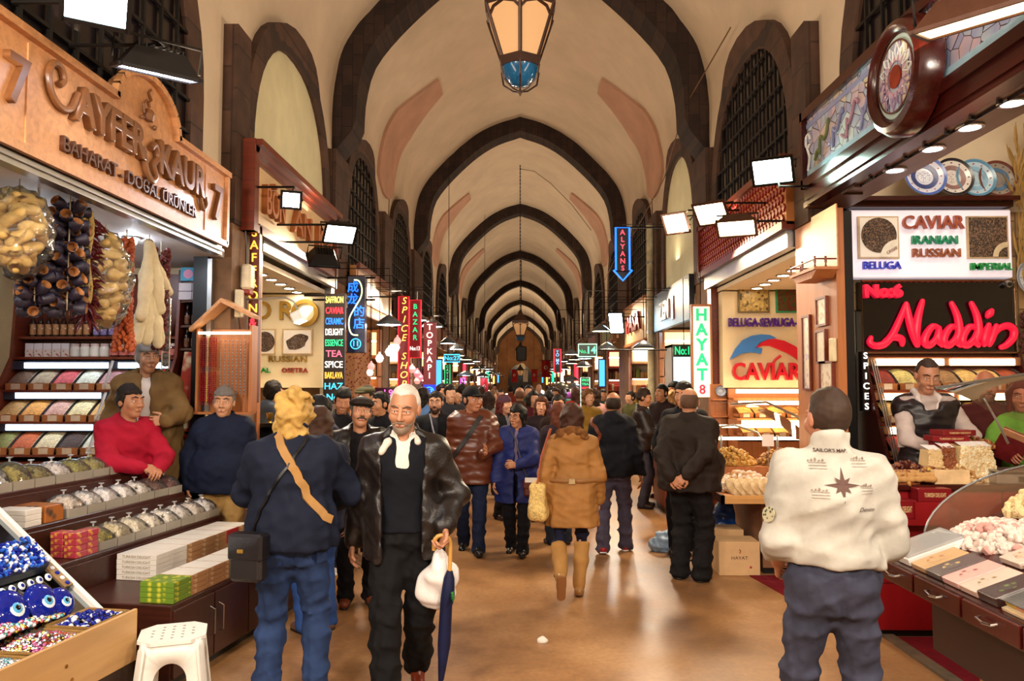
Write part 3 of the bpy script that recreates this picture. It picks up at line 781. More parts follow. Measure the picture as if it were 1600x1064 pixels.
 if stache:
  f = Field()
  for q in (-1, 1): f.rc(HP(0, -0.104, -0.050), HP(q * 0.034, -0.088, -0.062), 0.010, 0.006, k=0.006)
  finish('moustache', f, M(stache, 0.9, kind='cloth', var=0.25, bmp=0.4), 0.004)
 if beard:
  f = Field(); f.ell(HP(0, -0.024, -0.034), HR(0.0635, 0.0745, 0.0925), rot=hf); f.ell(HP(0, -0.058, -0.097), HR(0.033, 0.032, 0.027), k=0.03, rot=hf); f.plane(HP(0, -0.02, -0.052), nz(hf[:, 2] - 0.2 * hf[:, 1])); f.plane(HP(0, -0.005, 0), hf[:, 1])
  f.ell(HP(0, -0.098, -0.068), HR(0.026, 0.03, 0.014), op='s', k=0.006, rot=hf)
  for q in (-1, 1): f.rc(HP(0, -0.102, -0.049), HP(q * 0.034, -0.086, -0.062), 0.0075, 0.005, k=0.004)
  finish('beard', f, M(beard, 0.9, kind='cloth', scale=60, var=0.3, bmp=0.3), 0.005)
 if glasses:
  g_ = MB()
  for q in (-1, 1):
   pts = [HP(q * 0.034 + 0.024 * math.cos(t), -0.104, 0.006 + 0.017 * math.sin(t)) * s for t in [i * math.pi / 6 for i in range(12)]]
   g_.tube(pts, 0.0016 * s, 5, closed=True); g_.tube([HP(q * 0.058, -0.102, 0.01) * s, HP(q * 0.08, 0.01, 0.01) * s], 0.0015 * s, 5)
  g_.tube([HP(-0.01, -0.106, 0.008) * s, HP(0.01, -0.106, 0.008) * s], 0.0015 * s, 5); g_.build('spectacles', BLACK, root, True)
 # ---- clothes
 tm = M(top, topk[1], kind=topk[0], scale=topk[2] if len(topk) > 2 else 24, var=0.18, bmp=topk[3] if len(topk) > 3 else 0.25)
 f = Field(); torso(f, loose); armf(f, 0.014 + loose * 0.45 + sleeve, 0.97)
 HB2 = P + up * (hem - 0.955)
 if hem < 0.93:
  w0 = 0.165 * g + loose
  f.rc(P + up * 0.10, HB2 - up * 0.02, w0 * 0.86, w0 * 0.86 + flare, k=0.05, flat=(rt, 1.28))
 if waistk: f.rc(waist - rt * 0.3, waist + rt * 0.3, 0.0, k=0.01, op='u') if False else None
 ckr = 0.066 * (0.8 + 0.2 * g)
 if collar:
  f.rc(neck - up * 0.05 + bk * 0.01, neck + up * collar + bk * 0.012, ckr + 0.018, ckr + 0.012, k=0.02)
 f.plane(HB2, -up, k=0.012); f.plane(neck + up * (collar if collar else 0.0), up + fw * 0.35, k=0.008)
 f.rc(neck - up * 0.03, HP(0, 0.01, -0.05), ckr, ckr, op='s', k=0.006)
 if open_front:
  a = neck + fw * 0.10; lo_ = hem - 1.05; f.box(P + up * ((0.63 + lo_) / 2) + fw * 0.2, (open_front, 0.16, (0.63 - lo_) / 2), op='s', rot=T, k=0.015)
 if hood:
  hk = neck + bk * 0.085 + up * 0.0
  f.ell(hk, (0.125, 0.075, 0.085), k=0.04, rot=T)
 if vest:      # sleeves of the layer below
  fs_ = Field(); armf(fs_, 0.016, 0.97); torso(fs_, 0.008)
  fs_.plane(neck + up * 0.02, up); fs_.plane(HB2 + up * 0.03, -up); finish('jumper', fs_, M(vest, 0.85, kind='cloth', var=0.15), step, noise=(folds, 30), seed=5)
  f.ops = [o for o in f.ops]; f2 = Field(); torso(f2, loose); f2.plane(HB2, -up, k=0.012); f2.plane(neck + up * 0.0, up + fw * 0.5, k=0.008)
  for sd in (-1, 1): f2.rc(arms[sd][0], arms[sd][1], 0.056, op='s', k=0.01)
  f2.rc(neck - up * 0.03, neck + up * 0.1, ckr + 0.015, op='s', k=0.01); f2.box(P + up * 0.55 + fw * 0.2, (0.05, 0.15, 0.13), op='s', rot=T, k=0.02)
  f = f2
 top_o = finish('vest' if vest else ('coat' if hem < 0.75 else 'jacket'), f, tm, step, noise=(folds, 26), seed=int(abs(loc[0]) * 97 + abs(loc[1]) * 31))
 if inner:
  f = Field(); torso(f, loose * 0.55); f.rc(neck - up * 0.06, neck + up * 0.02, ckr + 0.006, ckr + 0.004, k=0.02)
  f.rc(neck - up * 0.03, HP(0, 0.01, -0.05), ckr - 0.002, op='s', k=0.004); f.plane(neck + up * 0.03, up + fw * 0.6); f.plane(P + up * (hemk or 0.0), -up)
  if len(inner) > 2:   # shirt showing in the neck opening
   f.box(neck + fw * 0.16 - up * 0.03, (0.030, 0.1, 0.14), op='s', rot=T @ np.array([[0.92, 0, 0], [0, 1, 0], [0, 0, 1]]), k=0.02)
   f3 = Field(); torso(f3, loose * 0.3); f3.rc(neck - up * 0.05, neck + up * 0.035, ckr + 0.010, ckr + 0.006, k=0.015); f3.rc(neck - up * 0.03, HP(0, 0.01, -0.05), ckr - 0.004, op='s', k=0.004)
   f3.box(neck + fw * 0.1 + up * 0.03, (0.022, 0.09, 0.05), op='s', rot=T, k=0.015); f3.plane(neck + up * 0.05, up + fw * 0.4); f3.plane(P + up * 0.1, -up)
   finish('shirt', f3, M(inner[2], 0.8, kind='cloth', var=0.06), step * 0.8, noise=(0.002, 40))
  finish(inner[1], f, M(inner[0], 0.85, kind='cloth', var=0.15), step * 0.85, noise=(0.004, 30))
 if bhood:     # fur rim
  f = Field()
  for t in np.linspace(-2.6, 2.6, 14):
   f.ell(neck + bk * (0.055 + 0.075 * math.cos(t * 0.6)) + rt * 0.125 * math.sin(t * 0.6) + up * (0.02 + 0.035 * math.cos(t)), 0.036, k=0.02)
  finish('fur_trim', f, M(bhood, 0.95, kind='cloth', scale=50, var=0.35, bmp=0.8, dist=0.01), 0.009, noise=(0.016, 110))
 if lower:
  f = Field(); lt = leg
  f.ell(P, (0.158 * g + 0.012, 0.110 * g + 0.014, 0.13), k=0.04, rot=T)
  for sd, (h_, K, A, fy, fp) in legs.items():
   f.rc(h_, K, 0.083 * (0.6 + 0.4 * g) + 0.012, 0.054 + lt * 0.75, k=0.045); f.rc(K, A + np.array([0, 0.0, -0.02]), 0.054 + lt * 0.75, 0.042 + lt, k=0.03)
   f.ell(P + np.array([sd * 0.065, 0.05, -0.03]), (0.075, 0.06, 0.09), k=0.05)
  f.ell(P + np.array([0, 0.0, -0.10]), (0.07, 0.075, 0.07), k=0.05)
  f.plane(P + up * 0.10, up)
  finish('trousers', f, M(trouser, 0.85, kind='cloth', scale=18, var=0.28, bmp=0.25), step * 1.05, noise=(folds * 1.25, 34), seed=9)
  for sd, (h_, K, A, fy, fp) in legs.items():
   fd = np.array([math.sin(fy), -math.cos(fy), 0]); ft = nz(fd * math.cos(fp) + np.array([0, 0, -math.sin(fp)])); fu = nz(np.array([0, 0, 1.0]) - ft * ft[2])
   hl = A - fu * 0.045 - ft * 0.035; to = A - fu * 0.05 + ft * 0.145
   f = Field(); w_ = np.cross(fu, ft)
   f.rc(hl, to, 0.038, 0.034, k=0.02, flat=(w_, 1.12)); f.rc(A + ft * 0.0, A - fu * 0.03 + ft * 0.05, 0.045, 0.038, k=0.03)
   f.plane(A - fu * 0.076, -fu, k=0.006); sm = M(shoe, 0.3, var=0.2, bmp=0.05)
   so = finish('shoe', f, sm, max(0.008, step * 0.7))
   f = Field(); f.rc(hl - fu * 0.028, to - fu * 0.02, 0.037, 0.034, k=0.01, flat=(w_, 1.15)); f.plane(A - fu * 0.083, -fu, k=0.002); f.plane(A - fu * 0.066, fu, k=0.002)
   finish('sole', f, M(boots[1] if boots else '14100e', 0.6, var=0.1, bmp=0), max(0.008, step * 0.7), par=so)
   if boots:
    f = Field(); f.rc(K + (A - K) * 0.02, K + (A - K) * 0.45, 0.074, 0.070, k=0.02); f.rc(K + (A - K) * 0.45, A, 0.070, 0.056, k=0.02); f.plane(K + (A - K) * 0.06, K - A)
    finish('boot_shaft', f, M(boots[0], 0.8, kind='cloth', var=0.12), step, noise=(0.006, 40))
 root['scale_'] = s; del root['scale_']
 root_d = dict(root=root, hc=hc * s, HP=lambda x, y, z: HP(x, y, z) * s, arms={k: tuple(q * s for q in v) for k, v in arms.items()}, P=P * s, up=up, T=T, neck=neck * s, chest=chest * s, s=s, waist=waist * s,
                  world=lambda p: Vector(loc) + Matrix.Rotation(rz, 3, 'Z') @ Vector(p))
 return root_d
# ------------------------------------------------------------------ shared goods
ORD = ['first', 'second', 'third', 'fourth', 'fifth', 'sixth', 'seventh', 'eighth', 'ninth', 'tenth', 'eleventh', 'twelfth', 'thirteenth', 'fourteenth', 'fifteenth', 'sixteenth']
MIRROR = M('9aa4ac', 0.06, 1.0, var=0.02, bmp=0)
CLEAR = GLASS('ffffff', 0.10, 0.04)
CLEAR2 = GLASS('ffffff', 0.05, 0.08, 'soft_film')
TUBE = E('d6f0ff', 6.0)
WARMTUBE = E('ffe2b0', 7.0)
DOWN = E('fff4e0', 14.0)
PRINTB = M('e9dcc6', 0.4, kind='plaid', scale=26, c2='c98a6a', var=0.1, bmp=0)
rnd = random.Random(11)
def downlight(x, y, z, label, r=0.055, m=DOWN, ball=False):
 t = thing('ceiling_downlight', label, 'lamp', (x, y, z), group=None)
 MB().lathe([(r * 1.35, 0), (r * 1.35, -0.012), (r, -0.014), (r, 0)], 18).build('rim', STEEL, t, True)
 (MB().sphere((0, 0, -0.035), (0.035, 0.035, 0.03), 12, 8) if ball else MB().cyl((0, 0, -0.006), (0, 0, -0.010), r, n=18)).build('bulb', m, t)
 return t
def flood(label, loc, aim, w=0.30, h=0.24, col='eaf6ff', power=60.0, arm=None, lit=True, d=0.12, cat='floodlight', hood=IRON):
 """A wall floodlight: tapered housing, glass front, frame, bracket; its lit face is the lamp."""
 t = thing('floodlight', label, cat, loc)
 q = (Vector(aim) - Vector(loc)).to_track_quat('Y', 'Z').to_matrix().to_4x4()
 mb = MB(); mb.xf = q
 a, b = w / 2, h / 2
 mb.add([(-a, 0, -b), (a, 0, -b), (a, 0, b), (-a, 0, b), (-a * 0.62, -d, -b * 0.62), (a * 0.62, -d, -b * 0.62), (a * 0.62, -d, b * 0.62), (-a * 0.62, -d, b * 0.62)],
           [(0, 4, 5, 1), (1, 5, 6, 2), (2, 6, 7, 3), (3, 7, 4, 0), (4, 7, 6, 5)])
 for k in range(7):
  x = -a * 0.55 + a * 1.1 * k / 6; mb.box(x - 0.004, x + 0.004, -d - 0.02, -d * 0.9, -b * 0.6, b * 0.6)
 mb.build('housing', hood, t)
 fr = MB(); fr.xf = q
 for s in (-1, 1):
  fr.box(s * a - 0.012, s * a + 0.012, -0.006, 0.014, -b - 0.012, b + 0.012); fr.box(-a, a, -0.006, 0.014, s * b - 0.012, s * b + 0.012)
 fr.build('frame', hood, t)
 g = MB(); g.xf = q; g.add([(-a, 0.004, -b), (a, 0.004, -b), (a, 0.004, b), (-a, 0.004, b)], [(0, 3, 2, 1)])
 g.build('lit_glass' if lit else 'glass', E(col, power) if lit else M('20242a', 0.1), t)
 br = MB(); br.xf = q
 br.tube([(-a - 0.02, -d * 0.3, 0), (-a - 0.02, -d - 0.06, 0), (a + 0.02, -d - 0.06, 0), (a + 0.02, -d * 0.3, 0)], 0.009, 6)
 br.xf = None
 if arm is not None:
  e = Vector(arm) - Vector(loc); s0 = q @ Vector((0, -d - 0.06, 0))
  br.tube([s0, (s0.x, e.y, e.z) if abs(e.x) > abs(e.z) else (e.x, e.y, s0.z), e], 0.012, 6)
 br.build('bracket', IRON, t)
 return t
def bottle_proto(label, liq, lab, cap, h=0.24, r=0.029):
 t = thing('oil_bottle', label, 'bottle', (0, 0, 0))
 MB().lathe([(0, 0), (r, 0), (r, h * 0.58), (r * 0.75, h * 0.68), (r * 0.36, h * 0.76), (r * 0.34, h * 0.92), (0, h * 0.92)], 10).build('glass', M(liq, 0.08, var=0.05, bmp=0), t, True)
 MB().lathe([(r * 1.02, h * 0.08), (r * 1.02, h * 0.5)], 10).build('paper_label', lab, t, True)
 MB().lathe([(r * 0.42, h * 0.88), (r * 0.42, h), (0, h)], 8).build('cap', cap, t, True)
 return t
def jar_proto(label, fill, lid, lab=None, h=0.13, r=0.045):
 t = thing('preserve_jar', label, 'jar', (0, 0, 0))
 MB().lathe([(0, 0), (r, 0.005), (r, h * 0.72), (r * 0.8, h * 0.8), (r * 0.8, h * 0.84)], 12).build('glass', M(fill, 0.1, var=0.1, bmp=0), t, True)
 MB().lathe([(r * 0.86, h * 0.8), (r * 0.88, h * 0.98), (r * 0.8, h), (0, h)], 12).build('lid', lid, t, True)
 MB().lathe([(r * 1.02, h * 0.14), (r * 1.02, h * 0.6)], 12).build('paper_label', lab or WHITE, t, True)
 return t
def spice_bin(label, loc, col, w=0.205, d=0.34, rise=0.17, rz=0.0, fine=70, bmp=0.5, tilt=0.0, lipc=OAKV, c2=None):
 t = thing('spice_bin', label, 'spice bin', loc, rz)
 m = MB(); m.box(0.004, w - 0.004, 0.0, 0.012, 0, 0.062); m.box(0.004, 0.010, 0, d, 0, 0.05); m.box(w - 0.010, w - 0.004, 0, d, 0, 0.05); m.box(0.004, w - 0.004, 0.012, d, 0, 0.008)
 m.build('tray', lipc, t)
 h = MB(); h.grid(lambda u, v: (0.011 + u * (w - 0.022), 0.013 + v * (d - 0.015), 0.055 + rise * math.sin(v * math.pi * 0.5) * (0.93 + 0.07 * math.sin(u * math.pi)) + 0.012 * math.sin(u * math.pi)), 8, 12)
 h.build('heap', M(col, 0.85, kind='grain', scale=fine, var=0.22, bmp=bmp, dist=0.006, c2=c2), t, True)
 MB().box(w * 0.3, w * 0.7, -0.006, -0.001, 0.006, 0.058).build('price_card', M('d8bfa2', 0.7, var=0.1), t)
 # scoop divider of clear plastic
 MB().grid(lambda u, v: (w - 0.001, v * d, 0.02 + u * (0.05 + rise * math.sin(v * math.pi * 0.5))), 1, 10).build('divider', CLEAR, t)
 return t
# ------------------------------------------------------------------ LEFT: spice shop with the carved sign
CARVE = M('7a4e2c', 0.35, kind='wood', scale=20, var=0.2, bmp=0.05)
def left_sign():
 t = thing('shop_sign', 'honey-brown wooden shop sign with carved letters and domed crest', 'sign', (-2.60, 2.6, 3.02), R(90))
 L = 4.07; b = MB()
 pl = [(0, 0), (L, 0), (L, 0.60), (3.06, 0.60)]
 for k in range(13):
  a = math.pi * k / 12; pl.append((2.62 + 0.42 * math.cos(a), 0.62 + 0.27 * math.sin(a)))
 pl += [(2.18, 0.60), (0, 0.60)]
 b.prism(pl, 0.0, 0.07, 'y'); b.build('board', OAK, t)
 m = MB(); crest = [(L + 0.02, 0.60), (3.05, 0.60)] + pl[4:17] + [(2.19, 0.60), (0, 0.60)]
 for (x0, z0), (x1, z1) in zip(crest, crest[1:]):
  d = Vector((x1 - x0, 0, z1 - z0)).normalized(); n = Vector((d.z, 0, -d.x)) * -1
  m.add([(x0, -0.045, z0), (x1, -0.045, z1), (x1 + n.x * 0.045 * -1, -0.045, z1 - n.z * 0.045), (x0 - n.x * 0.045, -0.045, z0 - n.z * 0.045), (x0, 0.07, z0), (x1, 0.07, z1), (x1 - n.x * 0.045, 0.0, z1 - n.z * 0.045), (x0 - n.x * 0.045, 0, z0 - n.z * 0.045)], [(0, 3, 2, 1), (0, 1, 5, 4), (3, 7, 6, 2)])
 m.box(0, L, -0.03, 0.0, -0.02, 0.03); m.box(L - 0.03, L + 0.02, -0.03, 0.0, 0, 0.6); m.box(3.62, 3.635, -0.008, 0, 0.03, 0.58); m.box(1.33, 1.345, -0.008, 0, 0.03, 0.58)
 m.build('moulding', OAK, t)
 text(t, 'AYFER', (2.12, -0.022, 0.40), CARVE, h=0.215, depth=0.045, bold=0.02, width=0.84, bev=0.006)
 text(t, 'KAUR', (3.12, -0.022, 0.385), CARVE, h=0.235, depth=0.045, bold=0.02, width=0.78, bev=0.006)
 s = MB(); pass
 s.stube([(1.76, -0.022, 0.47), (1.70, -0.022, 0.36), (1.60, -0.022, 0.33), (1.51, -0.022, 0.38), (1.48, -0.022, 0.47), (1.52, -0.022, 0.55), (1.59, -0.022, 0.55), (1.62, -0.022, 0.49), (1.58, -0.022, 0.45)], 0.02, 8)
 s.stube([(2.53, -0.022, 0.40), (2.58, -0.022, 0.26), (2.66, -0.022, 0.20), (2.72, -0.022, 0.24), (2.68, -0.022, 0.31), (2.74, -0.022, 0.38), (2.70, -0.022, 0.46), (2.64, -0.022, 0.42)], 0.026, 8)
 s.stube([(3.47, -0.022, 0.36), (3.50, -0.022, 0.26), (3.55, -0.022, 0.20), (3.60, -0.022, 0.25), (3.575, -0.022, 0.30)], 0.02, 8)
 s.build('scroll_carving', CARVE, t, True)
 text(t, 'BAHARAT - DO\u011eAL \u00dcR\u00dcNLER', (2.52, -0.012, 0.135), M('4e2a16', 0.4, var=0.1), h=0.088, depth=0.03, bold=0.012, width=1.78)
 text(t, '7', (3.83, -0.02, 0.30), CARVE, h=0.30, depth=0.04, bold=0.02); text(t, '7', (1.22, -0.02, 0.32), CARVE, h=0.26, depth=0.04, bold=0.02)
 e = MB()
 e.lathe([(0, 0), (0.035, 0.005), (0.05, 0.05), (0.03, 0.085), (0.018, 0.09)], 14, (2.62, -0.01, 0.60)); e.tube([(2.62, -0.02, 0.70), (2.60, -0.02, 0.73), (2.64, -0.02, 0.76), (2.60, -0.02, 0.80), (2.63, -0.02, 0.83)], 0.011, 6)
 e.tube([(2.55, -0.02, 0.64), (2.53, -0.02, 0.70), (2.58, -0.02, 0.74)], 0.008, 6); e.sphere((2.52, -0.02, 0.60), 0.016); e.sphere((2.70, -0.02, 0.585), 0.018)
 e.build('crest_emblem', CARVE, t, True)
 return t
left_sign()
mb = MB(); mb.box(-2.62, -2.70, 2.6, 6.66, 2.93, 3.02); mb.box(-2.60, -2.64, 2.6, 6.66, 2.96, 2.975); mb.box(-2.83, -2.87, 6.97, 7.05, 0.0, 2.95)
trim(mb, STEEL)
trim(MB().box(-2.87, -3.0, 6.97, 7.05, 0.0, 2.97), BLACK)
structure(MB().box(-2.75, -5.4, 0.6, 7.68, 2.97, 3.05).build('ceiling', M('cfc8c4', 0.7, var=0.05, bmp=0)))
structure(MB().box(-3.2, -5.4, 3.2, 7.68, 0.0, 0.34).build('floor', M('4a2c1c', 0.6, kind='wood', scale=14, axis=0)))
for x, y, w_ in ((-3.5, 4.2, 0), (-3.3, 5.1, 1), (-3.1, 6.05, 2), (-3.9, 6.4, 3), (-4.3, 5.2, 4)):
 downlight(x, y, 2.97, 'round ceiling spot above the hanging goods, %s' % ['over the bag of dried slices', 'over the pepper string', 'beside the hanging loofahs', 'near the spice shelf', 'deep over the counter'][w_], m=E('e8f2ff', 110.0), ball=True)
t = thing('ceiling_lamp', 'round frosted ceiling lamp behind the pepper strings', 'lamp', (-3.55, 6.3, 2.97))
MB().lathe([(0.15, 0), (0.15, -0.03), (0.11, -0.035)], 20).build('base', STEEL, t, True); MB().lathe([(0.11, -0.03), (0.11, -0.08), (0.09, -0.10), (0, -0.105)], 20).build('shade', M('d9cfc0', 0.4, var=0.03), t, True)
# ---- tiered spice shelf at the far wall
SX0, SX1 = -4.85, -3.30
def left_shelf():
 t = thing('spice_shelf', 'tall tiered wooden spice shelf with lit strips at the shop end wall', 'shelf', (0, 0, 0))
 f = MB()
 for z, y0 in ((2.235, 7.36), (2.035, 7.30)): f.box(SX0, SX1, y0, 7.66, z, z + 0.025)
 for z, y0 in ((1.745, 7.14), (1.455, 7.02), (1.165, 6.90)): f.box(SX0 - 0.0, SX1, y0, 7.5, z - 0.02, z)
 f.box(SX0, SX1, 7.62, 7.66, 0.34, 2.9); f.box(SX0, SX1, 6.9, 7.6, 0.34, 1.1)
 f.build('shelf_boards', REDWOOD, t)
 for x in (SX0 - 0.03, SX1):
  MB().prism([(7.66, 0.34), (6.88, 0.34), (6.88, 1.15), (7.12, 1.80), (7.28, 2.06), (7.34, 2.9), (7.66, 2.9)], x, x + 0.03, 'x').build('side_panel', REDWOOD, t)
 for i, (z, y) in enumerate(((1.975, 7.285), (1.69, 7.17), (1.40, 7.05))):
  MB().box(SX0, SX1, y, y + 0.03, z - 0.035, z + 0.045).build('lamp_rail', M('3c4250', 0.3, 0.5), t)
  for a, b in ((SX0 + 0.12, SX0 + 0.92), (SX0 + 1.02, SX1 - 0.06)): MB().box(a, b, y - 0.012, y, z - 0.022, z + 0.028).build('lamp_tube', TUBE, t)
 for i, (ya, za, yb, zb) in enumerate(((7.27, 2.02, 7.13, 1.76), (7.16, 1.72, 7.01, 1.47), (7.04, 1.42, 6.89, 1.18))):
  MB().tube([(SX0 + 0.97, ya, za), (SX0 + 0.97, yb, zb)], 0.014, 6).build('divider_rail', M('c8b8b0', 0.4), t)
left_shelf()
rows = [('upper', 7.15, 1.745, ['6e4c38 brown', 'b79a7c tan', 'd85a5e rose red', 'efe9d6 cream white', 'd9a0a4 pale pink', 'c8b48a straw', 'a89a58 olive']),
  ('middle', 7.03, 1.455, ['b98a52 ochre', 'e6a050 orange', 'd3a092 dusty pink', 'efd9a6 pale yellow', 'f0bc74 apricot', 'd2b070 mustard', 'a07a58 hazel']),
  ('lower', 6.91, 1.165, ['87854c sage green', 'c25e34 rust', 'd8c29a beige', '4c3630 dark brown', 'e8e2cc speckled white', 'b09a6a sand', '7a6a3a moss'])]
for nm, y, z, cs in rows:
 for i, c in enumerate(cs):
  hx, cn = c.split(' ', 1)
  spice_bin('%s spice heaped in a bin on the %s shelf tier' % (cn, nm), (SX0 + 0.02 + i * 0.215, y, z), hx, w=0.212)
# bottles, jars and sachets on the two top boards
NAVY = M('16203a', 0.5)
pb = bottle_proto('', '2a1408', M('e6dcc0', 0.5, kind='plaid', scale=40, c2='b07a4a'), BLACK)
pw = bottle_proto('', '30203a', M('e8e6f0', 0.5, kind='plaid', scale=45, c2='7a70a8'), WHITE, h=0.22)
for i in range(8):
 o = pb if i == 0 else dup(pb); o.location = (SX0 + 0.10 + i * 0.075, 7.42, 2.26); o['label'] = 'dark oil bottle with cream label, %s from the red side panel' % ORD[i]; o['group'] = 'dark bottles on the top board'
for i in range(10):
 o = pw if i == 0 else dup(pw); o.location = (SX0 + 0.72 + i * 0.075, 7.42, 2.26); o['label'] = 'bottle with white grape label, %s after the dark bottles' % ORD[i]; o['group'] = 'white labelled bottles on the top board'
RL = M('b02a22', 0.4, kind='plaid', scale=38, c2='f0e0d8')
for i in range(5):
 t = thing('fruit_sachet', 'red and white fruit tea packet, %s from the shelf end' % ORD[i], 'packet', (SX0 + 0.09 + i * 0.088, 7.38, 2.06), group='fruit tea packets on the jar board')
 MB().box(-0.04, 0.04, 0, 0.05, 0, 0.075, 0.004).build('box', RL, t); MB().box(-0.04, 0.04, 0.0, 0.05, 0.075, 0.135, 0.004).build('box_top', M('eee6ee', 0.4, var=0.05), t)
j1 = jar_proto('', 'e8e0d8', M('d8c0bc', 0.3), WHITE); j2 = jar_proto('', '5a1a14', M('e6d8d0', 0.3), M('e8e0e0', 0.4, kind='plaid', scale=30, c2='c86a60'))
for i in range(11):
 src = j1 if i < 4 else j2; o = src if i in (0, 4) else dup(src); o.location = (SX0 + 0.545 + i * 0.095, 7.38, 2.06)
 o['label'] = '%s jar, %s along the board above the spice tiers' % ('white cream' if i < 4 else 'dark jam', ORD[i if i < 4 else i - 4]); o['group'] = 'jars on the jar board'
# saffron flower box at the near end
t = thing('display_box', 'red cardboard display with violet crocus petals beside the spice shelf', 'display stand', (-4.98, 6.70, 1.2))
MB().box(-0.28, 0.10, 0.02, 0.16, 0, 0.98, 0.01).build('carton', M('a81f28', 0.45, var=0.08), t)
p = MB()
for k, (a, l, q) in enumerate(((-0.35, 0.46, -0.1), (0.0, 0.5, -0.06), (0.28, 0.42, 0.0), (0.5, 0.34, 0.03), (-0.6, 0.36, -0.14))):
 n = 8; P_ = [(q + math.sin(a) * l * i / n, 0.015 - 0.012 * math.sin(i / n * 3), 0.32 + math.cos(a) * l * i / n, 0.055 * math.sin(math.pi * (i / n) ** 0.8) + 0.004) for i in range(n + 1)]
 v = []; f = []
 for x, y, z, w_ in P_: v += [(x - w_ * math.cos(a), y, z + w_ * math.sin(a)), (x + w_ * math.cos(a), y, z - w_ * math.sin(a))]
 f = [(2 * i, 2 * i + 1, 2 * i + 3, 2 * i + 2) for i in range(n)]; p.add(v, f)
p.build('petal_print', M('8f7bd0', 0.5, var=0.2), t, True)
s = MB()
for k in range(14): s.tube([(-0.08 + 0.006 * k, -0.01, 0.22), (-0.11 + 0.012 * k, -0.02, 0.42 + 0.02 * (k % 3))], 0.004, 5)
s.build('straw_stems', M('d8b850', 0.6), t); MB().prism([(-0.12, 0), (0.06, 0), (0.03, 0.24), (-0.14, 0.26)], -0.05, 0.02, 'y').build('paper_pot', M('4a7fc0', 0.4), t)
MB().box(-0.20, 0.04, 0.005, 0.02, 0.80, 0.90, 0.004).build('badge', M('e6d6b8', 0.5), t)
# corner shelf with bottles and boxes
CXa, CXb = -3.26, -2.96
t = thing('corner_shelf', 'dark corner shelf with bottles and boxes by the shop jamb', 'shelf', (0, 0, 0))
f = MB(); f.box(CXa, CXb, 7.6, 7.66, 1.2, 2.95); f.box(CXb - 0.02, CXb, 7.1, 7.66, 1.2, 2.95)
f.build('backing', DARKWOOD, t)
for z in (2.78, 2.60, 2.36, 2.14, 1.42):
 m = MB(); m.grid(lambda u, v, z=z: (CXa + (CXb - CXa - 0.02) * v, 7.6 - u * (0.28 + 0.12 * math.sin(v * math.pi * 0.5)), z), 1, 8); m.grid(lambda u, v, z=z: (CXa + (CXb - CXa - 0.02) * v, 7.6 - (0.28 + 0.12 * math.sin(v * math.pi * 0.5)), z - 0.02 * u), 1, 8)
 m.build('shelf_board', M('6a5048', 0.35), t)
pc = bottle_proto('', '301a10', M('d9b48a', 0.5, kind='plaid', scale=40, c2='7a4a30'), BLACK, h=0.2, r=0.025)
for r_, z in enumerate((2.36, 2.14)):
 for i in range(4):
  o = pc if (r_, i) == (0, 0) else dup(pc); o.location = (CXa + 0.045 + i * 0.066, 7.36, z + 0.001); o['label'] = 'small syrup bottle, %s on the %s corner shelf board' % (ORD[i], ['upper', 'lower'][r_]); o['group'] = 'syrup bottles in the corner shelf'
t = thing('gift_box', 'blue gift box with a pink oval on the corner shelf', 'box', (CXa + 0.02, 7.24, 2.781)); MB().box(0, 0.15, 0, 0.16, 0, 0.13, 0.003).build('carton', M('3aa0c8', 0.4), t); MB().cyl((0.075, 0.0, 0.066), (0.075, -0.003, 0.066), 0.045, n=16).build('oval_print', M('e49ac0', 0.4), t)
for i, (x, z) in enumerate(((0.02, 0), (0.15, 0), (0.02, 0.082), (0.15, 0.082))):
 t = tag(MB().box(0, 0.125, 0, 0.16, 0, 0.078, 0.004).build('carton_box', M('dcd4de', 0.5, var=0.04)), 'plain white carton, %s %s of four on the corner shelf' % (['lower', 'upper'][i // 2], ['outer', 'inner'][i % 2]), 'box', 'white cartons on the corner shelf'); t.location = (CXa + x - 0.01, 7.23, 2.601 + z)
FRUIT = M('efe6dc', 0.45, kind='plaid', scale=12, c2='c8402a', var=0.05)
for i, (x, z) in enumerate(((0, 0), (0.17, 0), (0, 0.17), (0.17, 0.17))):
 o = tag(MB().box(0, 0.16, 0, 0.14, 0, 0.165, 0.003).build('tea_carton', FRUIT), 'white carton printed with red fruit, %s %s of four' % (['lower', 'upper'][i // 2], ['outer', 'inner'][i % 2]), 'box', 'fruit cartons beside the spice shelf'); o.location = (-3.24 + x, 7.0, 1.001 + z)
t = thing('side_cabinet', 'low dark red cabinet under the fruit cartons', 'cabinet', (-3.27, 6.97, 0.34)); MB().box(0, 0.28, 0, 0.40, 0, 0.66, 0.01).build('body', DARKWOOD, t); MB().box(0.02, 0.26, -0.012, 0, 0.05, 0.40, 0.004).build('door', REDWOOD, t)
MB().prism([(0, 0.42), (0.28, 0.42), (0.25, 0.66), (0.03, 0.66)], -0.16, 0.0, 'y').build('flap', DARKWOOD, t)
t = thing('pepper_poster', 'tall poster of peppers and olives on the shelf side', 'poster', (-3.23, 7.12, 1.36)); MB().prism([(0.0, 0.0), (0.16, 0), (0.25, 0.74), (0.10, 0.74)], 0, 0.012, 'y').build('sheet', M('e0c8a0', 0.5, kind='plaid', scale=9, c2='a8321e', var=0.3), t); MB().box(0.03, 0.15, -0.004, 0, 0.03, 0.15, 0.002).build('badge', M('ecdcb4', 0.5), t)
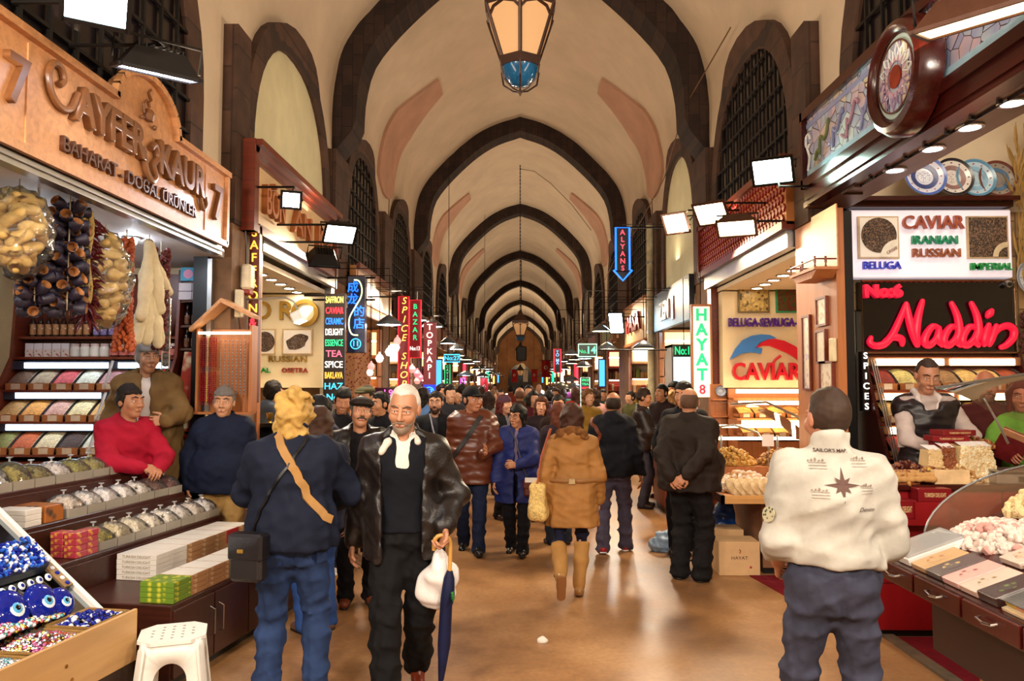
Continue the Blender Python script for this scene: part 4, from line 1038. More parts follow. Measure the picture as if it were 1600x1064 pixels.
# ---- hanging goods
HX = -2.86
def hanging(label, cat, name, y, x=HX, ztop=2.95): return thing(name, label, cat, (x, y, ztop))
def cord(t, L, z0=0.02): MB().tube([(0, 0, z0), (0, 0, -L)], 0.004, 5).build('cord', M('b8a890', 0.8), t)
def slice_bag(label, y, w, h, seed, x=HX, ztop=2.95):
 t = hanging(label, 'bag of dried food', 'bag_of_dried_gourds', y, x, ztop); r_ = random.Random(seed); cord(t, 0.06)
 YM = M('d9b468', 0.6, kind='plain', scale=30, var=0.22, bmp=0.3)
 pr = None
 for k in range(30):
  zz = -0.1 - (h - 0.16) * (k / 30); ww = w * 0.42 * math.sin(math.pi * min(1, max(0.2, (k + 3) / 33)))
  f = Field(); f.rc((-0.045, 0, 0), (0.045, 0, 0.0), 0.036, 0.03, k=0.02)
  if k < 5: V, F = f.mesh(0.013, noise=(0.012, 45), seed=k + seed); o = soft('dried_gourd', V, F, YM, t); pr = (pr or []) + [o]
  else: o = pr[k % 5].copy(); COL.objects.link(o); o.parent = t
  a = k * 2.4; o.location = (ww * 0.75 * math.cos(a), ww * math.sin(a), zz); o.rotation_euler = (r_.uniform(-0.8, 0.8), r_.uniform(-0.7, 0.7), a + 1.2)
 f = Field(); f.ell((0, 0, -h * 0.52), (w * 0.52, w * 0.56, h * 0.46), k=0.05); f.rc((0, 0, -0.02), (0, 0, -h * 0.25), 0.02, w * 0.35, k=0.06); f.ell((0, w * 0.1, -h * 0.9), (w * 0.2, w * 0.3, 0.05), k=0.04)
 V, F = f.mesh(0.014, noise=(0.022, 34), seed=seed); soft('plastic_bag', V, F, CLEAR2, t)
slice_bag('clear bag of yellow dried gourds nearest the photographer', 4.30, 0.34, 0.55, 3)
slice_bag('clear bag of yellow dried gourds between two pepper strings', 5.22, 0.34, 0.72, 8, ztop=2.88)
AUB = M('241a2c', 0.5, kind='plain', scale=30, var=0.4, bmp=0.3); AUBI = M('9a6432', 0.7, var=0.3)
cup = MB(); cup.lathe([(0.005, 0.0), (0.026, 0.010), (0.035, 0.040), (0.036, 0.072), (0.031, 0.079)], 9, mi=0); cup.lathe([(0.031, 0.079), (0.026, 0.070), (0.02, 0.025), (0, 0.018)], 9, mi=1)
cup0 = None
for q, (dy, dx, L, n) in enumerate(((0.0, 0, 0.70, 36), (0.05, 0.05, 0.72, 36), (-0.13, -0.05, 0.72, 26), (-0.22, 0.0, 0.66, 22), (-0.06, 0.10, 0.70, 32))):
 t = hanging('string of dark dried aubergines, %s' % ['thickest of the five, in the middle', 'beside the okra string', 'behind the yellow bag', 'lowest tail behind the yellow bag', 'hanging toward the aisle'][q], 'dried aubergine string', 'aubergine_string', 4.72 + dy, HX + dx - 0.02); cord(t, L)
 for k in range(n):
  if cup0 is None: o = cup.build('dried_aubergine', [AUB, AUBI], t, True); cup0 = o
  else: o = cup0.copy(); COL.objects.link(o); o.parent = t
  a = k * 2.399 + q; z = -0.06 - (L - 0.04) * ((k + (n * 0.0)) / n) ** 0.9
  if q in (2, 3): z = -0.36 - (L - 0.34) * k / n
  o.location = (0.028 * math.cos(a), 0.028 * math.sin(a), z); o.rotation_euler = (R(70), 0, a + R(90) + rnd.uniform(-0.4, 0.4)); o.rotation_euler.x += rnd.uniform(-0.4, 0.5)
def bunch(t, nm, n, L, rad, fn, mat, seed):
 r_ = random.Random(seed); mb = MB()
 for k in range(n):
  z = -0.05 - (L - 0.05) * k / n; a = k * 2.4 + r_.uniform(-0.3, 0.3); fn(mb, r_, a, z, rad(k / n))
 o = mb.build(nm, mat, t, True); o['kind'] = 'stuff'; return o
def okra(mb, r_, a, z, R_): mb.sphere((R_ * math.cos(a), R_ * math.sin(a), z), (0.009, 0.009, 0.016), 6, 5)
t = hanging('string of small pale dried okra beside the aubergines', 'dried okra string', 'okra_string', 4.87, HX + 0.06); cord(t, 0.6); bunch(t, 'dried_okra', 420, 0.62, lambda q: 0.035 + 0.01 * math.sin(q * 9), okra, M('ad9152', 0.8, var=0.25), 2)
def chili(mb, r_, a, z, R_):
 L = r_.uniform(0.06, 0.11); d = Vector((math.cos(a), math.sin(a), r_.uniform(-1.3, 0.5))).normalized(); p = Vector((R_ * 0.3 * math.cos(a), R_ * 0.3 * math.sin(a), z))
 mb.tube([p, p + d * L * 0.4, p + d * L * 0.75 + Vector((0, 0, -0.012)), p + d * L + Vector((0, 0, -0.03))], [0.007, 0.010, 0.007, 0.001], 5)
t = hanging('long string of dark red chili peppers next to the okra', 'chili string', 'chili_string', 5.02); cord(t, 0.7); bunch(t, 'chili_pepper', 190, 0.74, lambda q: 0.05, chili, M('5a1015', 0.35, var=0.35), 3)
def sweetp(mb, r_, a, z, R_):
 mb.at((R_ * math.cos(a), R_ * math.sin(a), z), (r_.uniform(-1, 1), r_.uniform(-1, 1), a)); mb.sphere((0, 0, 0), (0.026, 0.014, 0.020), 6, 5); mb.xf = None
t = hanging('string of orange red dried tomatoes beside the loofahs', 'dried tomato string', 'dried_tomato_string', 5.50, ztop=2.90); cord(t, 0.83); bunch(t, 'dried_tomato', 330, 0.86, lambda q: 0.035 + 0.05 * max(0, q - 0.7) * 2, sweetp, M('a83e1c', 0.6, var=0.4, c2='c8642c'), 4)
t = hanging('string of deep red dried peppers hanging behind the loofahs', 'dried pepper string', 'pepper_string', 6.12, HX - 0.04, 2.93); cord(t, 0.8); bunch(t, 'dried_pepper', 240, 0.85, lambda q: 0.055 - 0.015 * q, sweetp, M('5c1512', 0.5, var=0.4), 5)
t = thing('loofah_bundle', 'bundle of long cream loofahs hung from the sign rail', 'loofahs', (HX, 5.84, 2.93)); cord(t, 0.05)
LO = M('e3d3ab', 0.85, kind='cloth', scale=30, var=0.12, bmp=0.5, dist=0.006)
for k, (x, y, z0, z1, r0) in enumerate(((0, -0.03, -0.1, -0.5, 0.05), (0.03, 0.05, -0.12, -0.55, 0.055), (-0.02, 0.10, -0.10, -0.45, 0.048), (0.0, 0.16, -0.15, -0.38, 0.042), (0.02, -0.07, -0.15, -0.62, 0.05), (0, 0.0, -0.45, -0.80, 0.05), (0.02, 0.06, -0.5, -0.82, 0.046), (-0.02, -0.05, -0.5, -0.80, 0.045), (0.01, 0.09, -0.48, -0.80, 0.042))):
 y *= 1.7; f = Field(); ky = y * (0.3 if z0 > -0.3 else 0.8); f.rc((x * 0.3, ky * 0.3, z0 + 0.06), (x, ky + (y - ky) * 0.5, (z0 + z1) / 2), r0 * 0.55, r0, k=0.02); f.rc((x, ky + (y - ky) * 0.5, (z0 + z1) / 2), (x * 1.3, y * 1.25, z1), r0, r0 * 0.85, k=0.02)
 V, F = f.mesh(0.014, noise=(0.006, 50), seed=k); soft('loofah', V, F, LO, t)
t = thing('nut_sleeve', 'long clear sleeve of dark dried fruit beside the loofahs', 'sleeve of dried fruit', (HX + 0.0, 6.16, 2.52)); cord(t, 0.02)
for k in range(9): MB().sphere((0, 0, -0.06 - 0.062 * k), (0.030, 0.03, 0.027), 10, 7).build('dried_fruit', M('2c2420', 0.5, var=0.3), t, True)
MB().lathe([(0.004, 0), (0.034, -0.03), (0.034, -0.60), (0.0, -0.62)], 12).build('plastic_sleeve', CLEAR2, t, True)
# ---- the stepped sweet stall
SA = R(9.0); SO = Vector((-2.04, 4.59, 0)); SRZ = math.pi / 2 - SA
def st(u, v, z=0): return SO + Vector((math.sin(SA) * u - math.cos(SA) * v, math.cos(SA) * u + math.sin(SA) * v, z))
def cabinet(label, u0, u1, v0, v1, z1, doors, mat=DARKWOOD, handles=True):
 t = thing('stall_cabinet', label, 'cabinet', st(u0, v0), SRZ)
 L = u1 - u0; D = v1 - v0
 MB().box(0, L, 0.0, D, 0.06, z1, 0.006).build('body', mat, t); MB().box(0.03, L - 0.03, 0.05, D - 0.02, 0, 0.06).build('plinth', BLACK, t)
 for k in range(doors):
  a = L * k / doors; b = L * (k + 1) / doors
  d = MB().box(a + 0.006, b - 0.006, -0.018, 0, 0.075, z1 - 0.03, 0.003).build('door', REDWOOD if mat is not DARKWOOD else mat, t)
  hx = b - 0.05 if k % 2 == 0 else a + 0.05
  if handles: MB().tube([(hx, -0.018, z1 * 0.42), (hx, -0.05, z1 * 0.45), (hx, -0.05, z1 * 0.75), (hx, -0.018, z1 * 0.78)], 0.006, 6).build('handle', CHROME, d)
 return t
cabinet('long dark cabinet with chrome handles under the sweet boxes', -0.03, 1.72, 0, 0.76, 0.5, 4)
cabinet('dark cabinet step carrying the lower row of domed trays', 0.0, 1.84, 0.78, 1.05, 0.70, 1, handles=False)
cabinet('dark cabinet step carrying the middle row of domed trays', 0.0, 1.74, 1.06, 1.31, 0.90, 1, handles=False)
cabinet('dark cabinet step carrying the upper row of domed trays', -0.6, 1.60, 1.32, 1.58, 1.10, 1, handles=False)
# sweet boxes
WBOX = M('e8e2d8', 0.35, var=0.05, bmp=0); BBOX = M('e2c49c', 0.4, kind='plaid', scale=22, c2='b98a5e', var=0.05); YBOX = M('d2c83c', 0.4, kind='plaid', scale=24, c2='6a8a2a', var=0.1); RBOX = M('b02430', 0.4)
def boxmesh(L, D, h, side, topm):
 m = MB(); m.box(0.0015, L - 0.0015, 0, D, 0.0008, h - 0.0008, 0.0015, 0); m.add([(0.004, 0.004, h), (L - 0.004, 0.004, h), (L - 0.004, D - 0.004, h), (0.004, D - 0.004, h)], [(0, 1, 2, 3)], 1); return m.build('sweet_box', [side, topm])
def boxes(u0, v0, z0, n, layers, L, D, h, lab, cat, sides, grp, endtext=None):
 protos = {}
 for k in range(n):
  for l in range(layers):
   key = sides(k, l)
   if key not in protos: protos[key] = boxmesh(L, D, h, *key); o = protos[key]
   else: o = protos[key].copy(); COL.objects.link(o)
   o.location = st(u0 + k * L, v0, z0 + l * h); o.rotation_euler = (0, 0, SRZ + rnd.uniform(-0.008, 0.008))
   tag(o, lab % (['bottom', 'second', 'third', 'fourth', 'top'][l if l < layers - 1 else 4] , ORD[k]), cat, grp)
   if endtext and k == 0: text(o, endtext, (0.0005, D / 2, h * 0.5), M('8a7a66', 0.5), h=0.018, rz=-math.pi / 2, depth=0.001, width=D * 0.72)
boxes(0.0, 0.01, 0.501, 9, 4, 0.185, 0.22, 0.031, 'flat sweet box, %s layer of the front row, %s stack from the near end', 'box', lambda k, l: (YBOX, YBOX) if k == 0 else (BBOX, WBOX), 'sweet boxes stacked in the front row')
boxes(0.46, 0.44, 0.501, 7, 5, 0.175, 0.29, 0.034, 'white sweet box, %s layer of the back row, %s stack from the near end', 'box', lambda k, l: (WBOX, WBOX) if k < 2 else ((RBOX, WBOX) if k == 5 and l > 1 else (BBOX, WBOX)), 'sweet boxes stacked in the back row', 'TURKISH DELIGHT')
CANDY = M('d8a040', 0.3, kind='plaid', scale=30, c2='b03a4a', var=0.3)
for k in range(3):
 for l in range(4):
  o = tag(MB().box(0, 0.098, 0, 0.09, 0, 0.039, 0.003).build('candy_pack', CANDY), 'small fruit candy pack, %s layer, %s pack from the near corner' % (['bottom', 'second', 'third', 'top'][l], ORD[k]), 'packet', 'candy packs at the end of the lower tray row')
  o.location = st(0.16 + 0.1 * (k == 2), 0.79 + 0.1 * (k if k < 2 else 0), 0.701 + l * 0.04); o.rotation_euler = (0, 0, SRZ + rnd.uniform(-0.05, 0.05))
def nuggets(w, d, n, col, seed, size=0.016, h=0.085):
 r_ = random.Random(seed); m = MB()
 for k in range(n):
  x, y = r_.uniform(0.01, w - 0.01), r_.uniform(0.01, d - 0.01); z = 0.015 + 0.05 * r_.random() ** 0.4 + h * math.sin(math.pi * x / w) * math.sin(math.pi * y / d) * r_.uniform(0.6, 1.0)
  m.at((x, y, z), (r_.uniform(0, 3), r_.uniform(0, 3), r_.uniform(0, 3))); s_ = size * r_.uniform(0.7, 1.2); m.box(-s_, s_, -s_ * 0.8, s_ * 0.8, -s_ * 0.7, s_ * 0.7, s_ * 0.4); m.xf = None
 return m
TR_ME = {}
def dome_tray(label, u, v, z, w, d, col, seed, grp, hd=0.085):
 t = thing('domed_tray', label, 'sweet tray', st(u, v, z), SRZ, grp)
 key = (w, d, hd)
 if key not in TR_ME:
  m = MB(); m.box(0.004, w - 0.004, 0, 0.004, 0, 0.06); m.box(0.004, w - 0.004, d - 0.004, d, 0, 0.06); m.box(0.004, 0.008, 0, d, 0, 0.06); m.box(w - 0.008, w - 0.004, 0, d, 0, 0.06); m.box(0.004, w - 0.004, 0, d, 0, 0.004)
  a = m.build('tray', GLASS('f0e6d6', 0.42, 0.08), t)
  m = MB(); m.grid(lambda p, q: (0.003 + p * (w - 0.006), q * d, 0.062 + hd * (1 - abs(2 * p - 1) ** 2.6) ** 0.6 * (1 - abs(2 * q - 1) ** 2.6) ** 0.6), 10, 12)
  b = m.build('lid', GLASS('ffffff', 0.06, 0.03, 'dome_plastic'), t, True)
  m = MB(); m.lathe([(0.006, 0), (0.006, 0.018), (0.02, 0.026), (0.02, 0.030), (0, 0.031)], 10, (w / 2, d / 2, 0.062 + hd)); c = m.build('knob', GLASS('ffffff', 0.4, 0.1, 'knob_plastic'), t, True)
  TR_ME[key] = (a.data, b.data, c.data)
 else:
  for nm, me in zip(('tray', 'lid', 'knob'), TR_ME[key]): o = bpy.data.objects.new(nm, me); COL.objects.link(o); o.parent = t
 k2 = (w, d, col)
 if k2 not in TR_ME:
  o = nuggets(w - 0.02, d - 0.02, 150, col, seed).build('sweets', M(col, 0.55, var=0.25, bmp=0.1), t); TR_ME[k2] = o.data
 else: o = bpy.data.objects.new('sweets', TR_ME[k2]); COL.objects.link(o); o.parent = t
 o.location = (0.01, 0.01, 0.0); o['kind'] = 'stuff'
 return t
up = [('d8d0c0', 'clear sugared'), ('b84a38', 'red'), ('e0dad2', 'frosty'), ('9a8a3a', 'green'), ('8a7a38', 'olive'), ('e0d6d0', 'white'), ('968c38', 'pistachio'), ('9a8c40', 'yellow green'), ('8a3a2a', 'brown red'), ('b08a60', 'amber')]
for k, (c, n_) in enumerate(up):
 dome_tray('domed tray of %s sweets, %s from the near end of the upper row' % (n_, ORD[k]), -0.32 + k * 0.186, 1.33, 1.10, 0.182, 0.24, c, k, 'domed trays of the upper row', 0.12 if k < 4 else 0.085)
for k, (c, n_) in enumerate([('d8c8b8', 'pale'), ('e4dcd4', 'powdered'), ('e8e0dc', 'snowy'), ('eae2dc', 'white'), ('e0d6cc', 'ivory'), ('6a4030', 'chocolate brown'), ('70382a', 'reddish brown')]):
 dome_tray('domed tray of %s sweets, %s from the near end of the middle row' % (n_, ORD[k]), 0.42 + k * 0.186, 1.07, 0.90, 0.182, 0.23, c, k, 'domed trays of the middle row')
for k, (c, n_) in enumerate([('a89838', 'green gold'), ('d8c8a0', 'straw'), ('e0d4b8', 'buff'), ('e4d8c4', 'off-white'), ('e6dccc', 'milky'), ('e0d8d0', 'sugary'), ('dcd0c4', 'floury'), ('e6e0dc', 'frosted')]):
 dome_tray('domed tray of %s sweets, %s from the near end of the lower row' % (n_, ORD[k]), 0.37 + k * 0.182, 0.79, 0.701, 0.178, 0.24, c, k, 'domed trays of the lower row')
o = tag(MB().box(0, 0.16, 0, 0.26, 0, 0.11, 0.004).build('nougat_box', M('4a3a30', 0.35, kind='plaid', scale=14, c2='a8622a')), 'dark picture box standing beside the middle tray row', 'box'); o.location = st(0.22, 1.07, 0.901); o.rotation_euler = (0, 0, SRZ)
for l in range(3):
 o = tag(MB().box(0, 0.13, 0, 0.24, 0, 0.036, 0.003).build('sweet_box', WBOX), 'white sweet box, %s of three beside the dark picture box' % ['lowest', 'middle', 'topmost'][l], 'box', 'white boxes beside the middle tray row'); o.location = st(0.06, 1.07, 0.901 + l * 0.037); o.rotation_euler = (0, 0, SRZ)
t = thing('wooden_stick', 'pale wooden broom stick leaning on the dark cabinet', 'stick', st(-0.06, 0.70, 0.0)); MB().tube([(0.02, -0.03, 0.0), (0.01, 0.0, 0.45), (0.0, 0.02, 0.56)], [0.014, 0.017, 0.02], 8).build('shaft', M('b98a4a', 0.6, kind='wood', axis=2), t, True)
# ---- white plastic stool
def stool():
 t = thing('plastic_stool', 'white plastic stool with oval leg openings before the sweet stall', 'stool', (-1.87, 4.20, 0), R(20))
 H_ = 0.46; a, b = 0.155, 0.205
 def cor(h, s, q): r = a + (b - a) * (1 - h); return r
 m = MB(); sd = 0.05
 def ring(r, z, c=0.05): return [(r - c, -r, z), (r, -r + c, z), (r, r - c, z), (r - c, r, z), (-r + c, r, z), (-r, r - c, z), (-r, -r + c, z), (-r + c, -r, z)]
 # four curved walls with an arched opening each
 def side(ang, inner):
  n = 16; v = []; f = []
  cz0, cz1 = 0.0, H_
  def P(u, z):
   r = a + (b - a) * (1 - z / H_); x = u * r; y = -r + 0.035 * max(0, abs(u) - 0.72) / 0.28 * 0.9 + (0.004 if inner else 0)
   return Matrix.Rotation(ang, 3, 'Z') @ Vector((x, y, z))
  hole = [(0.46 * math.cos(q) , 0.14 + 0.21 + 0.075 * math.sin(q)) if math.sin(q) > 0 else (0.46 * math.cos(q), 0.14 + 0.0) for q in [math.pi * k / n for k in range(n + 1)]]
  hole = [(0.46, 0.02)] + [(0.46 * math.cos(math.pi * k / n), 0.27 + 0.085 * math.sin(math.pi * k / n)) for k in range(n + 1)] + [(-0.46, 0.02)]
  hole = [(x * (1.0 - 0.0), z) for x, z in hole]
  out = [(1, 0.0)] + [(1 - 0 * k, 0.0) for k in range(0)]
  N_ = len(hole); outer = []
  for i, (x, z) in enumerate(hole):
   q = i / (N_ - 1)
   if q < 0.30: outer.append((1, q / 0.30 * H_))
   elif q > 0.70: outer.append((-1, (1 - q) / 0.30 * H_))
   else: outer.append((1 - (q - 0.30) / 0.40 * 2, H_))
  for (x, z), (x2, z2) in zip(hole, outer): v += [P(x, z), P(x2, z2)]
  for i in range(N_ - 1): f.append((2 * i, 2 * i + 1, 2 * i + 3, 2 * i + 2))
  return v, f
 for k in range(4): m.add(*side(k * math.pi / 2, False))
 o = m.build('legs', WHITE, t, True, angle=50)
 md = o.modifiers.new('thick', 'SOLIDIFY'); md.thickness = 0.006
 s_ = MB(); s_.prism([(x, y) for x, y, z in ring(a + 0.012, 0, 0.07)], H_ - 0.012, H_ + 0.006, 'z'); o = s_.build('seat', WHITE, t)
 h = MB()
 for i in range(5):
  for j in range(5):
   if abs(i - 2) + abs(j - 2) < 4: h.cyl((-0.1 + i * 0.05, -0.1 + j * 0.05, H_ + 0.0055), (-0.1 + i * 0.05, -0.1 + j * 0.05, H_ + 0.0068), 0.008, n=8)
 h.build('drain_hole', M('8a8478', 0.8), t)
stool()
# ---- slanted evil-eye stand
BO = Vector((-2.20, 3.30, 0)); BA = R(8.5); BRZ = math.pi / 2 - BA
def bt(u, v, z): return BO + Vector((math.sin(BA) * u - math.cos(BA) * v, math.cos(BA) * u + math.sin(BA) * v, z))
t = thing('bead_stand', 'slanted mirrored stand for blue glass beads with pale wooden front', 'display stand', bt(0, 0, 0), BRZ)
LW = 0.88
MB().box(-0.5, LW, -0.02, 0.0, 0.33, 0.60, 0.003).build('front_board', M('c9a06a', 0.5, kind='wood', scale=12, var=0.15, axis=0), t)
b_ = MB(); b_.box(-0.5, LW, 0, 0.62, 0.0, 0.46); b_.build('base', M('3a2a22', 0.6), t)
for x, z in ((0.36, 0.48), (0.37, 0.40), (0.40, 0.405)): MB().cyl((x, -0.020, z), (x, -0.024, z), 0.009, n=10).build('screw', M('a8783a', 0.3, 0.8), t)
def slope(v): return 0.56 + (v - 0.22) * 0.80
m = MB(); m.add([(-0.5, 0.22, slope(0.22)), (LW, 0.22, slope(0.22)), (LW, 1.25, slope(1.25)), (-0.5, 1.25, slope(1.25))], [(0, 1, 2, 3)]); m.add([(-0.5, 0.22, slope(0.22) - 0.02), (LW, 0.22, slope(0.22) - 0.02), (LW, 1.25, slope(1.25) - 0.02), (-0.5, 1.25, slope(1.25) - 0.02)], [(3, 2, 1, 0)]); m.build('mirror_back', MIRROR, t)
m = MB(); m.prism([(0.20, slope(0.20) + 0.03), (1.27, slope(1.27) + 0.03), (1.27, slope(1.27) - 0.03), (0.20, slope(0.20) - 0.03)], LW, LW + 0.035, 'x'); m.build('side_frame', WHITE, t)
m = MB(); m.box(-0.5, LW, 0.0, 0.24, 0.455, 0.46); m.build('tray_floor', CREAM, t)
WICK = M('a88444', 0.8, kind='wood', scale=60, var=0.35, bmp=0.6, axis=0)
BLUE = M('10208a', 0.08, var=0.15, bmp=0); EYEW = M('e8ecf4', 0.15, var=0.02, bmp=0); EYEB = M('5ab0e0', 0.15, var=0.02, bmp=0); PUP = M('06070c', 0.1, var=0.02, bmp=0)
def basket(label, u, v, w, d, z, grp='wicker baskets of beads'):
 t = thing('wicker_basket', label, 'basket', bt(u, v, z), BRZ, grp)
 m = MB()
 for (x0, x1, y0, y1) in ((0, w, 0, 0.014), (0, w, d - 0.014, d), (0, 0.014, 0, d), (w - 0.014, w, 0, d)): m.box(x0, x1, y0, y1, 0, 0.085, 0.004)
 m.box(0, w, 0, d, 0, 0.01); m.build('woven_side', WICK, t)
 r = MB(); r.tube([(0, 0, 0.088), (w, 0, 0.088), (w, d, 0.088), (0, d, 0.088)], 0.011, 6, closed=True); r.build('rim', M('8e6a34', 0.7, kind='wood', scale=90, var=0.3, bmp=0.5), t, True)
 return t
def beads(label, u, v, w, d, z, n, mats, seed, size=0.010, h=0.045, eye=False):
 r_ = random.Random(seed); m = MB()
 for k in range(n):
  x, y = r_.uniform(0.02, w - 0.02), r_.uniform(0.02, d - 0.02); zz = 0.078 + h * math.sin(math.pi * x / w) * math.sin(math.pi * y / d) * r_.uniform(0.3, 1.0); s_ = size * r_.uniform(0.7, 1.3)
  m.sphere((x, y, zz), (s_, s_, s_ * 0.8), 6, 4, mi=r_.randrange(len(mats)))
 o = m.build('bead_heap', mats, None, True); o.location = bt(u, v, z); o.rotation_euler = (0, 0, BRZ); tag(o, label, 'beads', kind='stuff'); return o
SILV = M('c8ccd0', 0.2, 0.8, var=0.1, bmp=0); TEAL = M('3a8a90', 0.2, 0.2, var=0.2, bmp=0); PINKB = M('b0508a', 0.2, 0.1, var=0.2, bmp=0); REDB = M('a0281e', 0.2, var=0.2, bmp=0); GOLD = M('c8a048', 0.25, 0.8, var=0.1, bmp=0)
basket('wicker basket of small blue eye beads at the far corner of the stand', 0.56, 0.02, 0.30, 0.24, 0.50); beads('blue and white glass eye beads in the far corner basket', 0.56, 0.02, 0.30, 0.24, 0.50, 150, [BLUE, EYEW, BLUE], 1, 0.012)
basket('wicker basket of gold and pink trinkets in the middle of the stand', 0.22, 0.02, 0.32, 0.26, 0.49); beads('gold, silver and pink trinkets in the middle basket', 0.22, 0.02, 0.32, 0.26, 0.49, 420, [SILV, GOLD, PINKB, REDB, SILV], 2)
basket('wicker basket of silver and teal trinkets at the near end', -0.16, 0.02, 0.36, 0.28, 0.48); beads('silver and teal trinkets in the near basket', -0.16, 0.02, 0.36, 0.28, 0.48, 520, [SILV, TEAL, SILV, EYEW], 3)
beads('loose coloured charms spread behind the baskets', -0.1, 0.235, 0.80, 0.16, 0.535, 900, [SILV, PINKB, REDB, TEAL, EYEW, GOLD], 5, 0.011, 0.05)
def eye_disc(label, u, v, r, z, tilt=1.0, yaw=0.0):
 t = thing('glass_eye_bead', label, 'evil eye bead', bt(u, v, z), rot=Euler((tilt, 0, BRZ + yaw)))
 m = MB(); m.sphere((0, 0, 0), (r, r, r * 0.42), 20, 10); m.build('blue_glass', BLUE, t, True)
 for k, (rr, mm, nm) in enumerate(((0.42, EYEW, 'white_ring'), (0.28, EYEB, 'light_blue_ring'), (0.15, PUP, 'pupil'))):
  MB().sphere((0, -r * 0.12, r * (0.37 + 0.03 * k)), (r * rr, r * rr, r * 0.05), 14, 6).build(nm, mm, t, True)
for k, (u, v, r, z) in enumerate(((0.62, 0.34, 0.10, 0.69), (0.44, 0.36, 0.105, 0.70), (0.24, 0.34, 0.085, 0.68), (0.06, 0.35, 0.08, 0.68), (0.72, 0.31, 0.08, 0.665))):
 eye_disc('round cobalt glass eye bead, %s' % ['big one toward the far frame', 'largest in the middle of the row', 'third from the far frame', 'at the near end of the row', 'small one touching the white side frame'][k], u, v, r, z)
pn = thing('bead_cushion', 'panel crowded with small blue bead bracelets on the mirror', 'bead panel', bt(0.62, 0.56, slope(0.56) + 0.03), rot=Euler((R(38), 0, BRZ)))
MB().box(-0.25, 0.20, -0.10, 0.10, -0.03, 0.05, 0.015).build('board', NAVY, pn)
r_ = random.Random(5); m = MB()
for k in range(360): m.sphere((r_.uniform(-0.25, 0.20), r_.uniform(-0.1, 0.1), 0.052 + r_.uniform(0, 0.015)), 0.011, 6, 4, mi=r_.randrange(3))
o = m.build('bead_covering', [BLUE, M('2a60c8', 0.15), EYEW], pn, True); o['kind'] = 'stuff'
for k in range(9):
 t = thing('eye_pendant', 'small white and blue eye pendant, %s under the bead panel' % ORD[k], 'pendant', bt(0.30 + k * 0.06, 0.44, slope(0.44) + 0.035), rot=Euler((R(60), 0, BRZ)), group='eye pendants under the bead panel'); MB().sphere((0, 0, 0), (0.022, 0.022, 0.008), 12, 6).build('bead', EYEW, t, True); MB().sphere((0, 0, 0.004), (0.012, 0.012, 0.007), 10, 6).build('iris', BLUE, t, True)
t = thing('charm_strand', 'dark strands of bead charms hanging at the near edge of the mirror', 'bead strands', bt(0.50, 0.76, slope(0.76) + 0.05), rot=Euler((R(38), 0, BRZ)))
r_ = random.Random(9); m = MB()
for k in range(260): m.sphere((r_.uniform(-0.1, 0.1), r_.uniform(-0.12, 0.12), r_.uniform(0, 0.05)), 0.011, 6, 4, mi=r_.randrange(4))
o = m.build('strand_beads', [M('101418', 0.2), BLUE, TEAL, SILV], t, True); o['kind'] = 'stuff'
t = thing('tooth_charm', 'narrow card of eye beads beside the far frame of the mirror', 'bead card', bt(0.84, 0.46, slope(0.46) + 0.03), rot=Euler((R(38), 0, BRZ))); MB().box(-0.03, 0.03, -0.12, 0.12, 0, 0.012, 0.003).build('card', M('8a6a40', 0.6), t)
for k in range(6): MB().sphere((0, -0.1 + k * 0.04, 0.014), (0.014, 0.014, 0.008), 8, 5).build('eye_bead', EYEW if k % 2 else BLUE, t, True)
# ------------------------------------------------------------------ signs
RED_N, GRN_N, BLU_N = E('ff2436', 0.90), E('1ee089', 0.70), E('1a6cff', 1.19)
YEL_N, WHT_N, CYN_N, AMB_N = E('ffd860', 0.84), E('fff6ec', 0.90), E('3ac8ff', 0.84), E('ffb040', 0.90)
DKP = M('120a0a', 0.3, var=0.1, bmp=0); MAROON = E('7a0c16', 0.25)
def neon_box(label, x, y, z, w, h, panel, border=None, d=0.08, rz=0.0, cat='neon sign', bt_=0.012):
 """flat sign box standing out into the hall, its face turned to the photographer; z = bottom"""
 t = thing('neon_sign', label, cat, (x, y, z), rz)
 MB().box(-w / 2, w / 2, 0, d, 0, h, 0.006).build('panel', panel, t)
 if 9 < y: bracket(t, x, z, h, d / 2)
 if border is not None: MB().tube([(-w / 2, -0.012, 0), (w / 2, -0.012, 0), (w / 2, -0.012, h), (-w / 2, -0.012, h)], bt_, 6, closed=True).build('neon_border', border, t)
 return t
def stack_letters(t, txt, w, h, mat, top=None, bot=0.0, hh=None, shear=0.0, bold=0.012, per=None):
 top = h if top is None else top; n = len(txt); step = (top - bot) / n; hh = hh or step * 0.78
 for i, c in enumerate(txt):
  if c == ' ': continue
  text(t, c, (0, -0.008, top - step * (i + 0.5)), per[i] if per else mat, h=hh, depth=0.01, bold=bold, shear=shear)
def bracket(t, x, z, top, y=0.0):
 s = -1 if x < 0 else 1; H = max(3.45 - z, top + 0.06); MB().tube([(0, y, top), (0, y, H), (s * (2.84 - abs(x)), y, H)], 0.007, 5).build('bracket', IRON, t)
def post(t, x0, x1, z, y=0.04): MB().tube([(x0, y, z), (x1, y, z)], 0.014, 6).build('bracket', IRON, t)
def px(p, y): return (p - 813) * y / 1200
